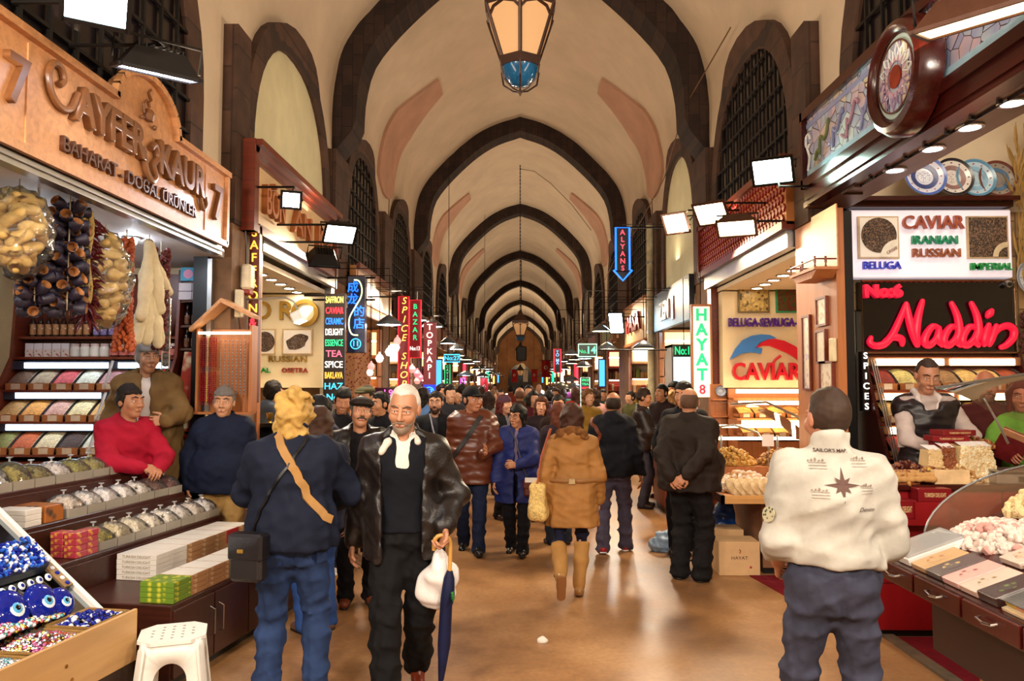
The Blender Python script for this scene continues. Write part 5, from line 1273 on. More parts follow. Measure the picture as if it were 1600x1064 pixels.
# ------------------------------------------------------------------ LEFT 2: caviar shop behind the pier
t = thing('shop_fascia', 'cream shop fascia in a brown moulded frame with wooden letters', 'sign', (-2.60, 7.25, 3.30), R(90))
L = 3.35; MB().box(0, L, 0.02, 0.08, 0, 0.85).build('panel', M('d8b98a', 0.5, var=0.06), t)
m = MB()
for z0, z1, y in ((0.74, 0.80, -0.06), (0.80, 0.86, -0.12), (0.68, 0.74, -0.02), (-0.03, 0.05, -0.05), (0.05, 0.09, -0.01)): m.box(0, L, y, 0.08, z0, z1)
m.box(-0.02, 0.10, -0.06, 0.1, -0.03, 0.86); m.box(L - 0.08, L + 0.02, -0.06, 0.08, -0.03, 0.86); m.build('frame', REDWOOD, t)
for txt, x, w_, m_ in (('B\u00d6N', 0.72, 0.62, OAKV), ('AN', 1.75, 0.75, OAKV), ('KO', 2.75, 0.7, OAKV)): text(t, txt, (x, -0.01, 0.36), m_, h=0.30, depth=0.06, bold=0.02, width=w_)
trim(MB().box(-2.62, -2.70, 7.75, 10.9, 3.16, 3.30), STEEL)
trim(MB().box(-2.66, -2.78, 7.75, 7.85, 0, 3.2), OAKV); trim(MB().box(-2.66, -2.80, 10.72, 10.9, 0, 3.2), STEEL)
structure(MB().box(-2.75, -5.4, 7.75, 10.9, 3.06, 3.12).build('ceiling', M('e2d6c2', 0.7, var=0.04, bmp=0)))
for k in range(6): downlight(-2.95 - 0.02 * k, 8.3 + 0.42 * k, 3.06, 'recessed ceiling light of the caviar shop, %s in the line from the pier' % ORD[k], 0.06, E('fff0d8', 38.0))
for k in range(2): downlight(-3.9, 8.8 + 1.2 * k, 3.06, 'recessed ceiling light deep in the caviar shop, %s from the pier' % ORD[k], 0.06, E('fff0d8', 38.0))
t = thing('wall_sign', 'cream wall panel with fish roe pictures and brass lettering', 'wall sign', (-3.25, 10.55, 0))
MB().box(-1.0, 0.52, 0.0, 0.1, 1.75, 3.04).build('panel', M('ead9b4', 0.5, var=0.04), t)
BR = M('b08a3a', 0.3, 0.7, var=0.1, bmp=0)
text(t, 'R', (0.02, -0.03, 2.80), BR, h=0.26, depth=0.04, bold=0.02); text(t, 'O', (-0.32, -0.03, 2.80), BR, h=0.26, depth=0.04, bold=0.02)
m = MB(); m.lathe([(0.13, -0.02), (0.19, -0.02), (0.19, 0.02), (0.13, 0.02)], 28)
o = m.build('ring_emblem', BR, t, True); o.location = (0.28, -0.03, 2.78); o.rotation_euler = (R(90), 0, 0)
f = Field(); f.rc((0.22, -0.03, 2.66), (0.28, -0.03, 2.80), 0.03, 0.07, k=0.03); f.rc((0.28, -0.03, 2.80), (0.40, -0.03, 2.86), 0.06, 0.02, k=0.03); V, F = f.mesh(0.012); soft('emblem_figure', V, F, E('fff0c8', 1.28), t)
ROE = M('3a2a22', 0.25, kind='grain', scale=120, var=0.5, bmp=0.6, c2='8a6a52')
def roe_picture(t, x, z, w, h, nm='round', y=-0.01):
 f = MB().box(x - w / 2 - 0.02, x + w / 2 + 0.02, y - 0.015, y, z - h / 2 - 0.02, z + h / 2 + 0.02).build('picture_frame', M('c8a878', 0.4), t)
 MB().box(x - w / 2, x + w / 2, y - 0.02, y - 0.015, z - h / 2, z + h / 2).build('picture', M('efe6dc', 0.4, var=0.03), f)
 b = MB()
 if nm == 'round': b.lathe([(0, 0), (h * 0.44, 0)], 24)
 else:
  n = 14; b.prism([(w * 0.4 * math.cos(6.28 * k / n) * (1 + 0.15 * math.sin(k * 2.3)), h * 0.33 * math.sin(6.28 * k / n) + w * 0.1 * math.cos(6.28 * k / n)) for k in range(n)], -0.001, 0.001, 'z')
 o = b.build('roe_print', ROE, f); o.location = (x, y - 0.023, z); o.rotation_euler = (R(90), 0, 0)
roe_picture(t, -0.62, 2.38, 0.26, 0.32); roe_picture(t, -0.27, 2.38, 0.26, 0.32); roe_picture(t, 0.18, 2.38, 0.38, 0.32, 'spill')
text(t, 'IRANIAN', (-0.72, -0.02, 2.14), BR, h=0.085, depth=0.03, bold=0.01, width=0.5); text(t, 'RUSSIAN', (0.05, -0.02, 2.14), BR, h=0.085, depth=0.03, bold=0.01, width=0.53)
text(t, 'IMPERIAL', (-0.42, -0.02, 1.985), M('1a8a3a', 0.3), h=0.07, depth=0.03, bold=0.01, width=0.46); text(t, 'OSETRA', (0.15, -0.02, 1.985), M('a83a2a', 0.3), h=0.07, depth=0.03, bold=0.01, width=0.36)
# glass counter of that shop
t = thing('glass_counter', 'lit glass counter with steel frame below the caviar panel', 'display case', (-3.25, 9.6, 0))
MB().box(-0.9, 0.5, 0, 0.7, 0, 1.0, 0.01).build('base', REDWOOD, t); m = MB()
for x in (-0.9, -0.2, 0.5): m.tube([(x, 0, 1.0), (x, 0.08, 1.42), (x, 0.7, 1.52)], 0.012, 6)
m.tube([(-0.9, 0.08, 1.42), (0.5, 0.08, 1.42)], 0.012, 6); m.build('frame', STEEL, t)
MB().grid(lambda u, v: (-0.9 + 1.4 * u, [0, 0.08, 0.7][round(v * 2)], [1.0, 1.42, 1.52][round(v * 2)]), 1, 2).build('glass', CLEAR, t)
MB().box(-0.85, 0.45, 0.5, 0.54, 1.46, 1.49).build('lamp_tube', WARMTUBE, t); MB().box(-0.6, 0.3, 0.1, 0.6, 1.0, 1.12, 0.02).build('pastry_tray', M('c89a50', 0.7, kind='grain', scale=30), t)
# prayer-bead display on the pier
t = thing('bead_cabinet', 'small wooden gabled display of red bead strands on the pier', 'display case', (-2.70, 6.93, 1.55))
m = MB(); m.box(-0.22, 0.28, 0.08, 0.10, 0, 0.75); m.box(-0.22, -0.20, -0.05, 0.10, 0, 0.75); m.box(0.26, 0.285, -0.05, 0.10, 0, 0.78); m.box(-0.22, 0.28, -0.08, 0.10, -0.02, 0.0); m.build('case', OAKV, t)
m = MB(); m.prism([(-0.26, 0.72), (0.02, 0.98), (0.30, 0.84), (0.30, 0.87), (0.02, 1.02), (-0.26, 0.75)], -0.12, 0.10, 'y'); m.build('roof', OAK, t)
MB().box(-0.2, 0.27, -0.06, -0.04, 0.70, 0.72).build('lamp_tube', E('fff0d0', 5.0), t)
RB = M('8a0f16', 0.25, var=0.3, bmp=0)
for q in range(2):
 for k in range(8):
  m = MB()
  for i in range(14): m.sphere((0, 0, -i * 0.019), 0.0085, 6, 4)
  m.tube([(0, 0, 0.02), (0, 0, -0.29)], 0.003, 4); o = m.build('bead_strand', RB if k != 3 else M('c8963c', 0.3), t, True); o.location = (-0.185 + k * 0.019, -0.02, 0.66 - q * 0.31)
for k in range(7):
 m = MB()
 for i in range(18): m.sphere((0, 0, -i * 0.028), (0.008, 0.008, 0.012), 6, 4)
 o = m.build('silver_strand', SILV, t, True); o.location = (-0.005 + k * 0.036, -0.02, 0.64)
for k in range(2):
 t = thing('pepper_mill', 'wooden and brass mill under the red beads, %s one' % ['outer', 'inner'][k], 'mill', (-2.80 + 0.05 * k, 6.86, 1.30)); MB().lathe([(0, 0), (0.018, 0), (0.018, 0.19), (0.012, 0.2), (0.02, 0.22), (0, 0.235)], 12).build('barrel', M('c8b088', 0.4), t, True); MB().tube([(0, 0, 0.23), (0.0, 0, 0.25), (-0.03, 0, 0.26)], 0.004, 5).build('crank', BR, t)
# dark cup shelf beside it
t = thing('cup_shelf', 'black shelf stand of brass cups and copper pots behind the navy man', 'shelf', (-2.46, 7.85, 0))
m = MB(); m.box(-0.25, 0.4, 0, 0.30, 0, 1.10); m.box(-0.25, 0.4, 0, 0.30, 1.36, 1.40); m.box(-0.25, 0.4, 0.28, 0.30, 1.1, 1.4); m.box(-0.25, -0.22, 0, 0.3, 1.1, 1.4); m.build('stand', BLACK, t)
CU = M('a8622e', 0.25, 0.8, var=0.2, bmp=0)
for k in range(7):
 t = thing('copper_pot', 'little copper pot in the black stand, %s along the shelf' % ORD[k], 'pot', (-2.62 + k * 0.085, 7.95, 1.101), group='copper pots in the black stand'); MB().lathe([(0, 0), (0.03, 0), (0.036, 0.04), (0.024, 0.09), (0.03, 0.12)], 12).build('bowl', CU, t, True); MB().tube([(0.03, -0.01, 0.09), (0.03, -0.07, 0.13)], 0.005, 5).build('handle', CU, t)
for k in range(5):
 t = thing('brass_cup', 'brass cup on top of the black stand, %s along the row' % ORD[k], 'cup', (-2.60 + k * 0.13, 7.97, 1.401), group='brass cups on the black stand'); MB().lathe([(0.03, 0), (0.012, 0.02), (0.03, 0.05), (0.036, 0.10), (0.032, 0.10), (0.026, 0.05), (0, 0.04)], 14).build('bowl', GOLD, t, True)
# vertical amber and red strip sign on the jamb
t = neon_box('narrow vertical strip sign with amber and red letters on the jamb', -2.60, 7.42, 1.62, 0.10, 1.75, M('5a2414', 0.4))
stack_letters(t, 'SAFFRON', 0.1, 1.75, AMB_N, top=1.72, bot=0.85, hh=0.088); stack_letters(t, '&CAVIAR', 0.1, 1.75, E('ff3a4a', 0.84), top=0.83, bot=0.03, hh=0.085)
# gooseneck lamp and meter boxes on the pier
t = thing('gooseneck_lamp', 'white picture lamp on a steel arm before the caviar shop', 'lamp', (-2.66, 7.4, 2.62)); MB().tube([(0, 0, 0), (0.38, 0, 0.02), (0.46, 0, -0.02), (0.50, 0, -0.10)], 0.009, 6).build('arm', STEEL, t); m = MB(); m.at((0.52, 0, -0.20), (0, R(-25), 0)); m.box(-0.05, 0.05, -0.10, 0.10, -0.02, 0.08, 0.015); m.build('shade', WHITE, t); m = MB(); m.at((0.52, 0, -0.20), (0, R(-25), 0)); m.box(-0.04, 0.04, -0.09, 0.09, -0.024, -0.02); m.build('bulb', E('fff2d8', 8.0), t)
t = thing('meter_box', 'cream electric meter box on the stone pier', 'meter box', (-2.66, 7.28, 2.70)); m = MB(); m.box(0, 0.10, -0.07, 0.07, 0, 0.24, 0.02); m.build('case', M('d8c8a8', 0.5), t); MB().box(0.0, 0.09, -0.06, 0.06, -0.05, 0, 0.01).build('terminal_cover', M('8a2a1c', 0.5), t); MB().tube([(0.03, 0.0, 0.24), (0.02, 0.02, 0.45), (0.0, 0, 0.9)], 0.008, 5).build('cable', BLACK, t)
t = thing('junction_box', 'small cream junction box below the meter on the pier', 'junction box', (-2.66, 7.12, 2.42)); MB().box(0, 0.06, -0.04, 0.05, 0, 0.26, 0.008).build('case', M('cdbf9e', 0.6), t); MB().tube([(0.03, 0, 0), (0.04, 0.02, -0.12), (0.03, -0.02, -0.2), (0.02, 0, -0.30)], 0.006, 5).build('cable', BLACK, t)
# ------------------------------------------------------------------ floodlights along the fascias, bay by bay
flood('big floodlight with bluish lit glass above the carved sign', (-2.12, 3.72, 3.80), (-1.2, 2.2, 2.3), 0.30, 0.40, 'c8f0ff', 14, (-2.6, 3.8, 3.75))
flood('black floodlight seen from behind, beside the lit one over the carved sign', (-2.08, 4.28, 3.58), (-2.25, 4.5, 2.6), 0.42, 0.26, 'dfe6ff', 12, (-2.6, 4.3, 3.75))
flood('small glaring floodlight before the cream fascia', (-2.12, 7.0, 3.50), (0.3, 1.0, 1.2), 0.17, 0.15, 'fff4ff', 70, (-2.68, 7.3, 3.70))
flood('tilted floodlight glaring over the caviar shop front', (-1.90, 8.0, 3.38), (-1.2, 6.6, 1.6), 0.32, 0.24, 'e8fbff', 45, (-2.6, 8.1, 3.5))
flood('dark floodlight turned away below the fascia', (-2.14, 8.25, 3.14), (-2.6, 9.2, 2.0), 0.32, 0.22, lit=False, arm=(-2.6, 8.3, 3.35))
# ------------------------------------------------------------------ neon signs on the spice side
t = neon_box('tall black word board listing wares in coloured light letters', px(521, 9.7), 9.7, 1.55, 0.265, 1.40, DKP)
for k, (w_, m_) in enumerate((('SAFFRON', YEL_N), ('CAVIAR', RED_N), ('CERAMIC', BLU_N), ('DELIGHT', WHT_N), ('ESSENCE', GRN_N), ('TEA', E('ff5a7a', 0.84)), ('SPICE', WHT_N), ('BAKLAVA', AMB_N), ('HAZ', CYN_N), ('No.', CYN_N))):
 text(t, w_, (0, -0.006, 1.315 - k * 0.137), m_, h=0.086, depth=0.01, bold=0.004, width=0.225 if len(w_) > 4 else None)
post(t, -0.4, 0.1, 1.38)
t = neon_box('dark blue neon sign with a white wave and blue characters', px(555, 10.3), 10.3, 2.22, 0.24, 1.04, M('10183a', 0.3), d=0.14)
for k, c in enumerate('\u6210\u9f99\u7684\u5e97'): text(t, c, (-0.045 if k < 2 else 0.042, -0.008, 0.88 - k * 0.165), BLU_N, h=0.115, depth=0.01, bold=0.012)
MB().stube([(-0.03, -0.016, 0.985), (0.04, -0.016, 0.965), (0.078, -0.016, 0.86), (0.06, -0.016, 0.74), (-0.02, -0.016, 0.60), (-0.085, -0.016, 0.47), (-0.09, -0.016, 0.34), (-0.05, -0.016, 0.25), (0.03, -0.016, 0.235)], 0.009, 6).build('wave_tube', E('eaffb0', 1.09), t, True)
m = MB(); m.lathe([(0.062, -0.006), (0.074, -0.006), (0.074, 0.006), (0.062, 0.006)], 20); o = m.build('number_ring', CYN_N, t, True); o.location = (0, -0.012, 0.12); o.rotation_euler = (R(90), 0, 0); text(t, '11', (0, -0.008, 0.12), CYN_N, h=0.075, depth=0.01, bold=0.012); post(t, -0.6, 0.25, 1.02); post(t, -0.6, 0.25, 0.72)
t = neon_box('maroon neon sign with slanted yellow letters reading downward', px(630, 12.4), 12.4, 1.72, 0.17, 1.50, MAROON, RED_N, bt_=0.008); stack_letters(t, 'SPICE SHOP', 0.17, 1.5, YEL_N, hh=0.115, shear=0.25, bold=0.0); post(t, -0.6, 0.1, 1.5)
t = neon_box('red and green neon sign behind the slanted yellow one', px(648, 13.2), 13.2, 2.25, 0.20, 1.0, MAROON, RED_N, bt_=0.009)
stack_letters(t, 'BAZAR', 0.1, 1.0, GRN_N, top=0.95, bot=0.28, hh=0.09); text(t, 'No:13', (0.0, -0.008, 0.16), WHT_N, h=0.07, depth=0.01, bold=0.012, width=0.17)
t = neon_box('tall maroon neon sign with white capital letters and a blue foot', px(671, 13.0), 13.0, 1.55, 0.215, 1.30, MAROON, None); stack_letters(t, 'TOPKAPI', 0.2, 1.3, E('ffe6da', 0.84), top=1.28, bot=0.32, hh=0.105, bold=0.02)
MB().box(-0.105, 0.105, -0.01, 0, 0.0, 0.24).build('blue_foot', E('1030d0', 0.59), t); text(t, '23', (0, -0.016, 0.12), CYN_N, h=0.09, depth=0.01, bold=0.01)
m = MB(); m.lathe([(0.072, -0.006), (0.084, -0.006), (0.084, 0.006), (0.072, 0.006)], 20); o = m.build('number_ring', CYN_N, t, True); o.location = (0, -0.018, 0.12); o.rotation_euler = (R(90), 0, 0)
t = neon_box('small turquoise number sign over a green letter strip', px(706, 17.5), 17.5, 2.30, 0.36, 0.17, M('0a3a3a', 0.3), CYN_N); text(t, 'No:27', (0, -0.008, 0.085), CYN_N, h=0.10, depth=0.01, bold=0.015)
t = neon_box('narrow green and red letter strip under the turquoise sign', px(699, 17.8), 17.8, 1.35, 0.12, 0.90, M('0a2018', 0.3), GRN_N, bt_=0.008); stack_letters(t, 'CAVIAR', 0.1, 0.9, GRN_N, top=0.88, bot=0.45, hh=0.055); stack_letters(t, 'HAPPY', 0.1, 0.9, RED_N, top=0.43, bot=0.02, hh=0.06)
t = neon_box('thin magenta neon strip farther down the spice side', px(723, 22), 22, 1.35, 0.11, 0.62, M('3a0a2a', 0.3), E('ff3ac0', 0.84), bt_=0.01); stack_letters(t, 'LOKUM', 0.1, 0.6, E('ff8ad8', 0.84), hh=0.08)
t = neon_box('small purple and red neon sign low among the lamps', px(607, 12.7), 12.7, 1.52, 0.46, 0.22, M('4a0a3a', 0.3), None); text(t, 'I 9', (0, -0.008, 0.13), E('ff6ad0', 0.84), h=0.11, depth=0.01, bold=0.01)
# lamps over that side: pendant dishes
def dish_lamp(label, x, y, z, r=0.19, col='e8f6ff', st_=14.0, hang=0.7):
 t = thing('dish_lamp', label, 'lamp', (x, y, z)); MB().lathe([(r, 0), (r * 0.95, 0.03), (r * 0.5, 0.10), (r * 0.15, 0.14), (0.0, 0.15)], 16).build('shade', M('5a6068', 0.3, 0.5), t, True)
 MB().lathe([(0, 0.012), (r * 0.82, 0.004), (r * 0.9, 0.01)], 16).build('bulb', E(col, st_), t, True); bracket(t, x, z, 0.14)
for k, (p, y, yy, w_) in enumerate(((608, 10.9, 508, 'behind the wave sign'), (652, 13.6, 501, 'over the red and green sign'), (676, 13.4, 511, 'over the white letter sign'), (700, 16.5, 537, 'before the turquoise sign'), (713, 18.6, 546, 'past the turquoise sign'), (728, 22, 587, 'farther down the spice side'), (754, 29, 588, 'beside the hanging flag'))):
 v = aty(p, yy, y); dish_lamp('pendant dish lamp %s' % w_, v.x, y, v.z, 0.19 if k < 5 else 0.26, st_=16.0)
# mosaic globe lamps hanging in clusters
GLOBE = [('fff0e4', 'white'), ('ff9a90', 'rose'), ('ff7a84', 'pink')]
for k, (p, yy, c, r, w_) in enumerate(((593, 560, 0, 0.066, 'onion shaped, on the lowest hook'), (608, 550, 0, 0.066, 'onion shaped, on the middle hook'), (619, 543, 0, 0.06, 'round, behind the yellow letters'), (580, 573, 1, 0.058, 'left of the onion lamps'), (578, 582, 0, 0.056, 'lowest beside the red curtain'), (621, 533, 1, 0.06, 'highest of the cluster'), (644, 577, 1, 0.07, 'highest past the slanted letters'), (652, 584, 2, 0.068, 'middle past the slanted letters'), (657, 590, 2, 0.06, 'beside the white letter sign'), (652, 595, 1, 0.062, 'lowest past the slanted letters'))):
 y = 11.6 if k < 6 else 14.2; v = aty(p, yy, y); t = thing('globe_lamp', 'small %s mosaic globe lamp, %s' % (GLOBE[c][1], w_), 'lamp', v)
 MB().lathe([(0, -r), (r * 0.6, -r * 0.85), (r, 0), (r * 0.7, r * 0.7), (r * 0.25, r * 1.1), (r * 0.2, r * 1.5), (0, r * 1.5)], 14).build('globe', E(GLOBE[c][0], 0.6), t, True); bracket(t, v.x, v.z, r)
# signboards and red curtain inside the lamp shop
o = tag(MB().box(-0.22, 0.22, 0, 0.05, 0, 1.1, 0.02).build('lamp_curtain', M('8a1c18', 0.6, kind='plaid', scale=24, c2='d8a070', var=0.3)), 'red patterned hanging rug behind the small globe lamps', 'rug'); o.location = (px(563, 12.6) - 0.05, 12.6, 1.55); bracket(o, px(563, 12.6) - 0.05, 1.55, 1.1)
# ------------------------------------------------------------------ RIGHT: dried-fruit shop with the stained-glass fascia
def glass_mat():
 m, nt, b = nodes_of('stained_glass'); L = nt.links.new
 co = coords(nt, (1, 0.05, 1))
 v = N(nt, 'ShaderNodeTexVoronoi'); v.feature = 'DISTANCE_TO_EDGE'; v.inputs['Scale'].default_value = 9; L(co, v.inputs['Vector'])
 v2 = N(nt, 'ShaderNodeTexVoronoi'); v2.inputs['Scale'].default_value = 9; L(co, v2.inputs['Vector'])
 n = N(nt, 'ShaderNodeTexNoise'); n.inputs['Scale'].default_value = 2.2; L(co, n.inputs['Vector'])
 s = N(nt, 'ShaderNodeSeparateColor'); L(v2.outputs['Color'], s.inputs[0])
 a = N(nt, 'ShaderNodeMath', operation='MULTIPLY_ADD'); a.inputs[1].default_value = 0.35; L(s.outputs[0], a.inputs[0]); L(n.outputs['Fac'], a.inputs[2])
 c = ramp(nt, a.outputs[0], [(0.3, 'a9b08a'), (0.45, 'cfc6a8'), (0.55, 'c8b4c0'), (0.68, '9aa4c8'), (0.85, 'c2d4d8')])
 lt = N(nt, 'ShaderNodeMath', operation='LESS_THAN'); lt.inputs[1].default_value = 0.022; L(v.outputs['Distance'], lt.inputs[0])
 mx = N(nt, 'ShaderNodeMix', data_type='RGBA'); L(lt.outputs[0], mx.inputs['Factor']); L(c, mx.inputs['A']); mx.inputs['B'].default_value = (0.06, 0.045, 0.05, 1)
 L(mx.outputs['Result'], b.inputs['Base Color']); b.inputs['Roughness'].default_value = 0.18
 return m
SG = glass_mat()
MAHOG = M('3a0f0a', 0.22, kind='wood', scale=24, var=0.3, bmp=0.03, axis=0)
t = thing('glass_fascia', 'long stained-glass shop fascia in a dark mahogany frame', 'sign', (2.60, 6.92, 3.56), R(-90)); L = 4.4
MB().box(0.03, L, 0.0, 0.06, 0.07, 0.64).build('glass_panel', SG, t)
m = MB(); m.box(0, L, -0.05, 0.08, 0.62, 0.70); m.box(0, L, -0.05, 0.08, 0.0, 0.08); m.box(0, 0.05, -0.05, 0.08, 0, 0.70); m.box(0, L, -0.02, 0.10, -0.10, 0.0); m.box(0, L, 0.0, 0.12, -0.14, -0.09); m.build('frame', MAHOG, t)
m = MB(); m.box(0.06, L, -0.012, 0, 0.10, 0.15); m.build('blue_band', M('9fc4d8', 0.2, var=0.1), t)
m = MB(); m.box(0.06, L, -0.012, 0, 0.54, 0.58); m.build('lilac_band', M('8f9ac6', 0.2, var=0.1), t)
for k in range(5):
 x0 = 0.25 + k * 0.28
 MB().stube([(x0 + 0.30 * q / 9 + 0.03 * math.sin(q), -0.012, 0.20 + 0.24 * q / 9 + 0.05 * math.sin(q * 1.7 + k)) for q in range(10)], 0.012, 5).build('leaf_scroll', M(['6a7a4a', '8a90b8', 'b08aa0', '8a90b8', '6a7a4a'][k], 0.3), t, True)
m = MB(); m.tube([(0.10 + 0.05 * math.cos(a), -0.014, 0.42 + 0.06 * math.sin(a)) for a in [0.5 * i for i in range(12)]], 0.012, 5); m.tube([(0.08, -0.014, 0.36), (0.14, -0.014, 0.26), (0.09, -0.014, 0.15)], 0.012, 5); m.build('white_scroll', M('e8eef0', 0.3), t, True)
# oval medallion: a round stained-glass boss standing before the fascia
t = thing('glass_medallion', 'round stained-glass medallion in a thick mahogany ring on the fascia', 'medallion', (2.48, 4.93, 3.80), R(-90))
m = MB(); m.lathe([(0.27, -0.06), (0.27, 0.02), (0.285, 0.055), (0.32, 0.075), (0.355, 0.06), (0.385, 0.0), (0.385, -0.08), (0.27, -0.08)], 40); o = m.build('ring', MAHOG, t, True); o.rotation_euler = (R(90), 0, 0)
def disc(nm, r0, r1, y, mat, par, n=40):
 m = MB(); m.lathe([(r0, 0), (r1, 0), (r1, 0.006), (r0, 0.006)] if r0 > 0 else [(0, 0), (r1, 0), (r1, 0.006), (0, 0.006)], n); o = m.build(nm, mat, par); o.rotation_euler = (R(90), 0, 0); o.location = (0, y - 0.015, 0); return o
disc('pale_glass', 0, 0.28, 0.0, M('b9d0cc', 0.2, var=0.12), t); disc('coloured_glass', 0, 0.225, -0.008, SG, t); disc('lilac_ring', 0.10, 0.135, -0.015, M('c0a0b0', 0.25, var=0.1), t); disc('red_glass', 0, 0.075, -0.018, M('8a2a14', 0.15, var=0.3), t)
for k in range(14):
 a = 2 * math.pi * k / 14; m = MB(); m.tube([(0.11 * math.cos(a), -0.02, 0.11 * math.sin(a)), (0.17 * math.cos(a + 0.18), -0.02, 0.17 * math.sin(a + 0.18)), (0.215 * math.cos(a + 0.05), -0.02, 0.215 * math.sin(a + 0.05)), (0.17 * math.cos(a - 0.14), -0.02, 0.17 * math.sin(a - 0.14))], 0.007, 5, closed=True)
 o = m.build('petal', M('dfe6f0' if k < 7 else 'a08aa8', 0.3), t, True); o.location = (0, -0.015, 0)
disc('border_band', 0.225, 0.235, -0.02, M('5a2a20', 0.3), t); disc('border_band', 0.27, 0.285, -0.012, M('2a1010', 0.3), t)
# soffit with spots
structure(MB().box(2.62, 3.02, 2.6, 7.05, 3.42, 3.47).build('ceiling', M('6a4a38', 0.4, kind='wood', scale=14, axis=1)))
for k, (y, x) in enumerate(((5.75, 2.83), (5.22, 2.83), (4.78, 2.83), (4.36, 2.83), (3.96, 2.83))): downlight(x, y, 3.42, 'bluish recessed spot under the glass fascia, %s from the far end' % ORD[k], 0.062, E('e8f2ff', 22.0))
trim(MB().box(2.86, 3.06, 7.05, 7.34, 0, 3.4), BLACK); trim(MB().box(2.84, 2.88, 6.98, 7.05, 0, 3.4), MAHOG)
structure(MB().box(3.05, 5.4, 7.30, 7.36, 2.5, 3.42).build('wall_right', M('a8855a', 0.9, kind='stone', scale=1.5, var=0.2, bmp=0.5)))
structure(MB().box(4.62, 5.4, 7.22, 7.32, 0, 3.42).build('wall_right', M('a8855a', 0.9, kind='stone', scale=1.5, var=0.2, bmp=0.5)))
AY = 7.28
def ax_(p): return (p - 813) * AY / 1200
def az_(q): return 1.8 - (q - 600) * AY / 1200
# caviar light box
t = thing('caviar_sign', 'white lit sign with roe pictures above the black and red sign', 'wall sign', (0, AY, 0)); x0, x1 = ax_(1322), ax_(1570)
MB().box(x0, x1, -0.12, 0.02, az_(437), az_(331), 0.01).build('panel', E('efe6f2', 0.22), t)
text(t, 'CAVIAR', (ax_(1447), -0.15, az_(353)), M('b0604a', 0.3, 0.4), h=0.125, depth=0.04, bold=0.02, width=0.57)
text(t, 'IRANIAN', (ax_(1449), -0.15, az_(380)), M('1a9a6a', 0.3, 0.2), h=0.082, depth=0.035, bold=0.01, width=0.42)
text(t, 'RUSSIAN', (ax_(1451), -0.15, az_(400)), M('a8623a', 0.3, 0.4), h=0.082, depth=0.035, bold=0.01, width=0.44)
text(t, 'BELUGA', (ax_(1367), -0.15, az_(419)), M('2a3ad0', 0.3), h=0.072, depth=0.035, bold=0.01, width=0.35)
text(t, 'IMPERIAL', (ax_(1534), -0.15, az_(421)), M('1a9a4a', 0.3), h=0.068, depth=0.035, bold=0.01, width=0.39)
for x, nm in ((ax_(1364), 0), (ax_(1531), 1)):
 z = az_(375); f = MB().box(x - 0.19, x + 0.19, -0.145, -0.12, z - 0.2, z + 0.2).build('picture_frame', M('c8b090', 0.4), t)
 if nm == 0:
  MB().box(x - 0.175, x + 0.175, -0.15, -0.145, z - 0.185, z + 0.185).build('picture', M('f0ece6', 0.4, var=0.02), f)
  o = MB().lathe([(0, 0), (0.165, 0), (0.165, 0.003), (0, 0.003)], 32).build('roe_print', ROE, f); o.location = (x, -0.151, z + 0.02); o.rotation_euler = (R(90), 0, 0)
  o = MB().lathe([(0.10, 0), (0.165, 0), (0.165, 0.004), (0.10, 0.004)], 24, ang=0.25).build('tin_rim', M('f2e8dc', 0.4), f); o.location = (x + 0.175, -0.153, z - 0.185); o.rotation_euler = (R(90), R(-90), 0)
  text(f, 'CAVIAR', (x + 0.115, -0.16, z - 0.125), M('8a4a2a', 0.5), h=0.028, depth=0.002, rot=(0, R(-28), 0), width=0.11)
 else:
  MB().box(x - 0.175, x + 0.175, -0.15, -0.145, z - 0.185, z + 0.185).build('picture', ROE, f)
  o = MB().lathe([(0.09, 0), (0.14, 0), (0.14, 0.004), (0.09, 0.004)], 24, ang=0.25).build('tin_rim', M('d8c8a8', 0.4), f); o.location = (x + 0.175, -0.153, z - 0.185); o.rotation_euler = (R(90), R(-90), 0)
t = thing('shelf_cornice', 'dark wooden cornice shelf carrying painted plates', 'shelf', (0, AY, 0)); m = MB(); m.box(x0 - 0.02, x1 + 0.03, -0.22, 0.02, 3.50, 3.54); m.box(x0, x1, -0.16, 0.02, 3.45, 3.50); m.build('board', MAHOG, t)
# painted plates
def plate(label, x, y, z, r, base, rim, cen, dots, kind=0, tilt=R(78), rz=0.0, sub=0.0):
 t = thing('painted_plate', label, 'plate', (x, y, z), rot=Euler((tilt, 0, rz)))
 n = 36; m = MB(); m.lathe([(0, -0.01), (r * 0.5, -0.012), (r * 0.66, 0.0), (r * 0.97, 0.022), (r, 0.028), (r * 0.98, 0.03), (r * 0.66, 0.008), (r * 0.5, -0.002), (0, 0.0)], n); m.build('dish', M(base, 0.15, var=0.05, bmp=0), t, True)
 MB().lathe([(r * 0.86, 0.0235), (r * 0.99, 0.0325), (r * 0.99, 0.034), (r * 0.86, 0.025)], n).build('rim_band', M(rim, 0.2, kind='plaid', scale=90, c2=rim, var=0.3), t, True)
 MB().lathe([(r * 0.42, 0.003), (r * 0.56, 0.004), (r * 0.64, 0.0095), (r * 0.42, 0.004)], n).build('inner_band', M(cen, 0.2, var=0.3), t, True)
 o = MB().lathe([(0, 0.002), (r * 0.3, 0.002), (r * 0.3, 0.003), (0, 0.003)], 24).build('centre_motif', M(cen, 0.2, kind='plaid', scale=70, c2=base), t, True)
 for k in range(12):
  a = 6.283 * k / 12; rr = r * 0.76; MB().sphere((rr * math.cos(a), rr * math.sin(a), 0.0155), (r * 0.055, r * 0.035, 0.004), 8, 5).build('flower_dot', M(dots, 0.2), t, True)
plate('blue dotted plate, first on the cornice from the pier', ax_(1437), 7.14, 3.74, 0.20, 'cfd6ec', '4a66b8', '2a3a7a', 'b07090', tilt=R(80))
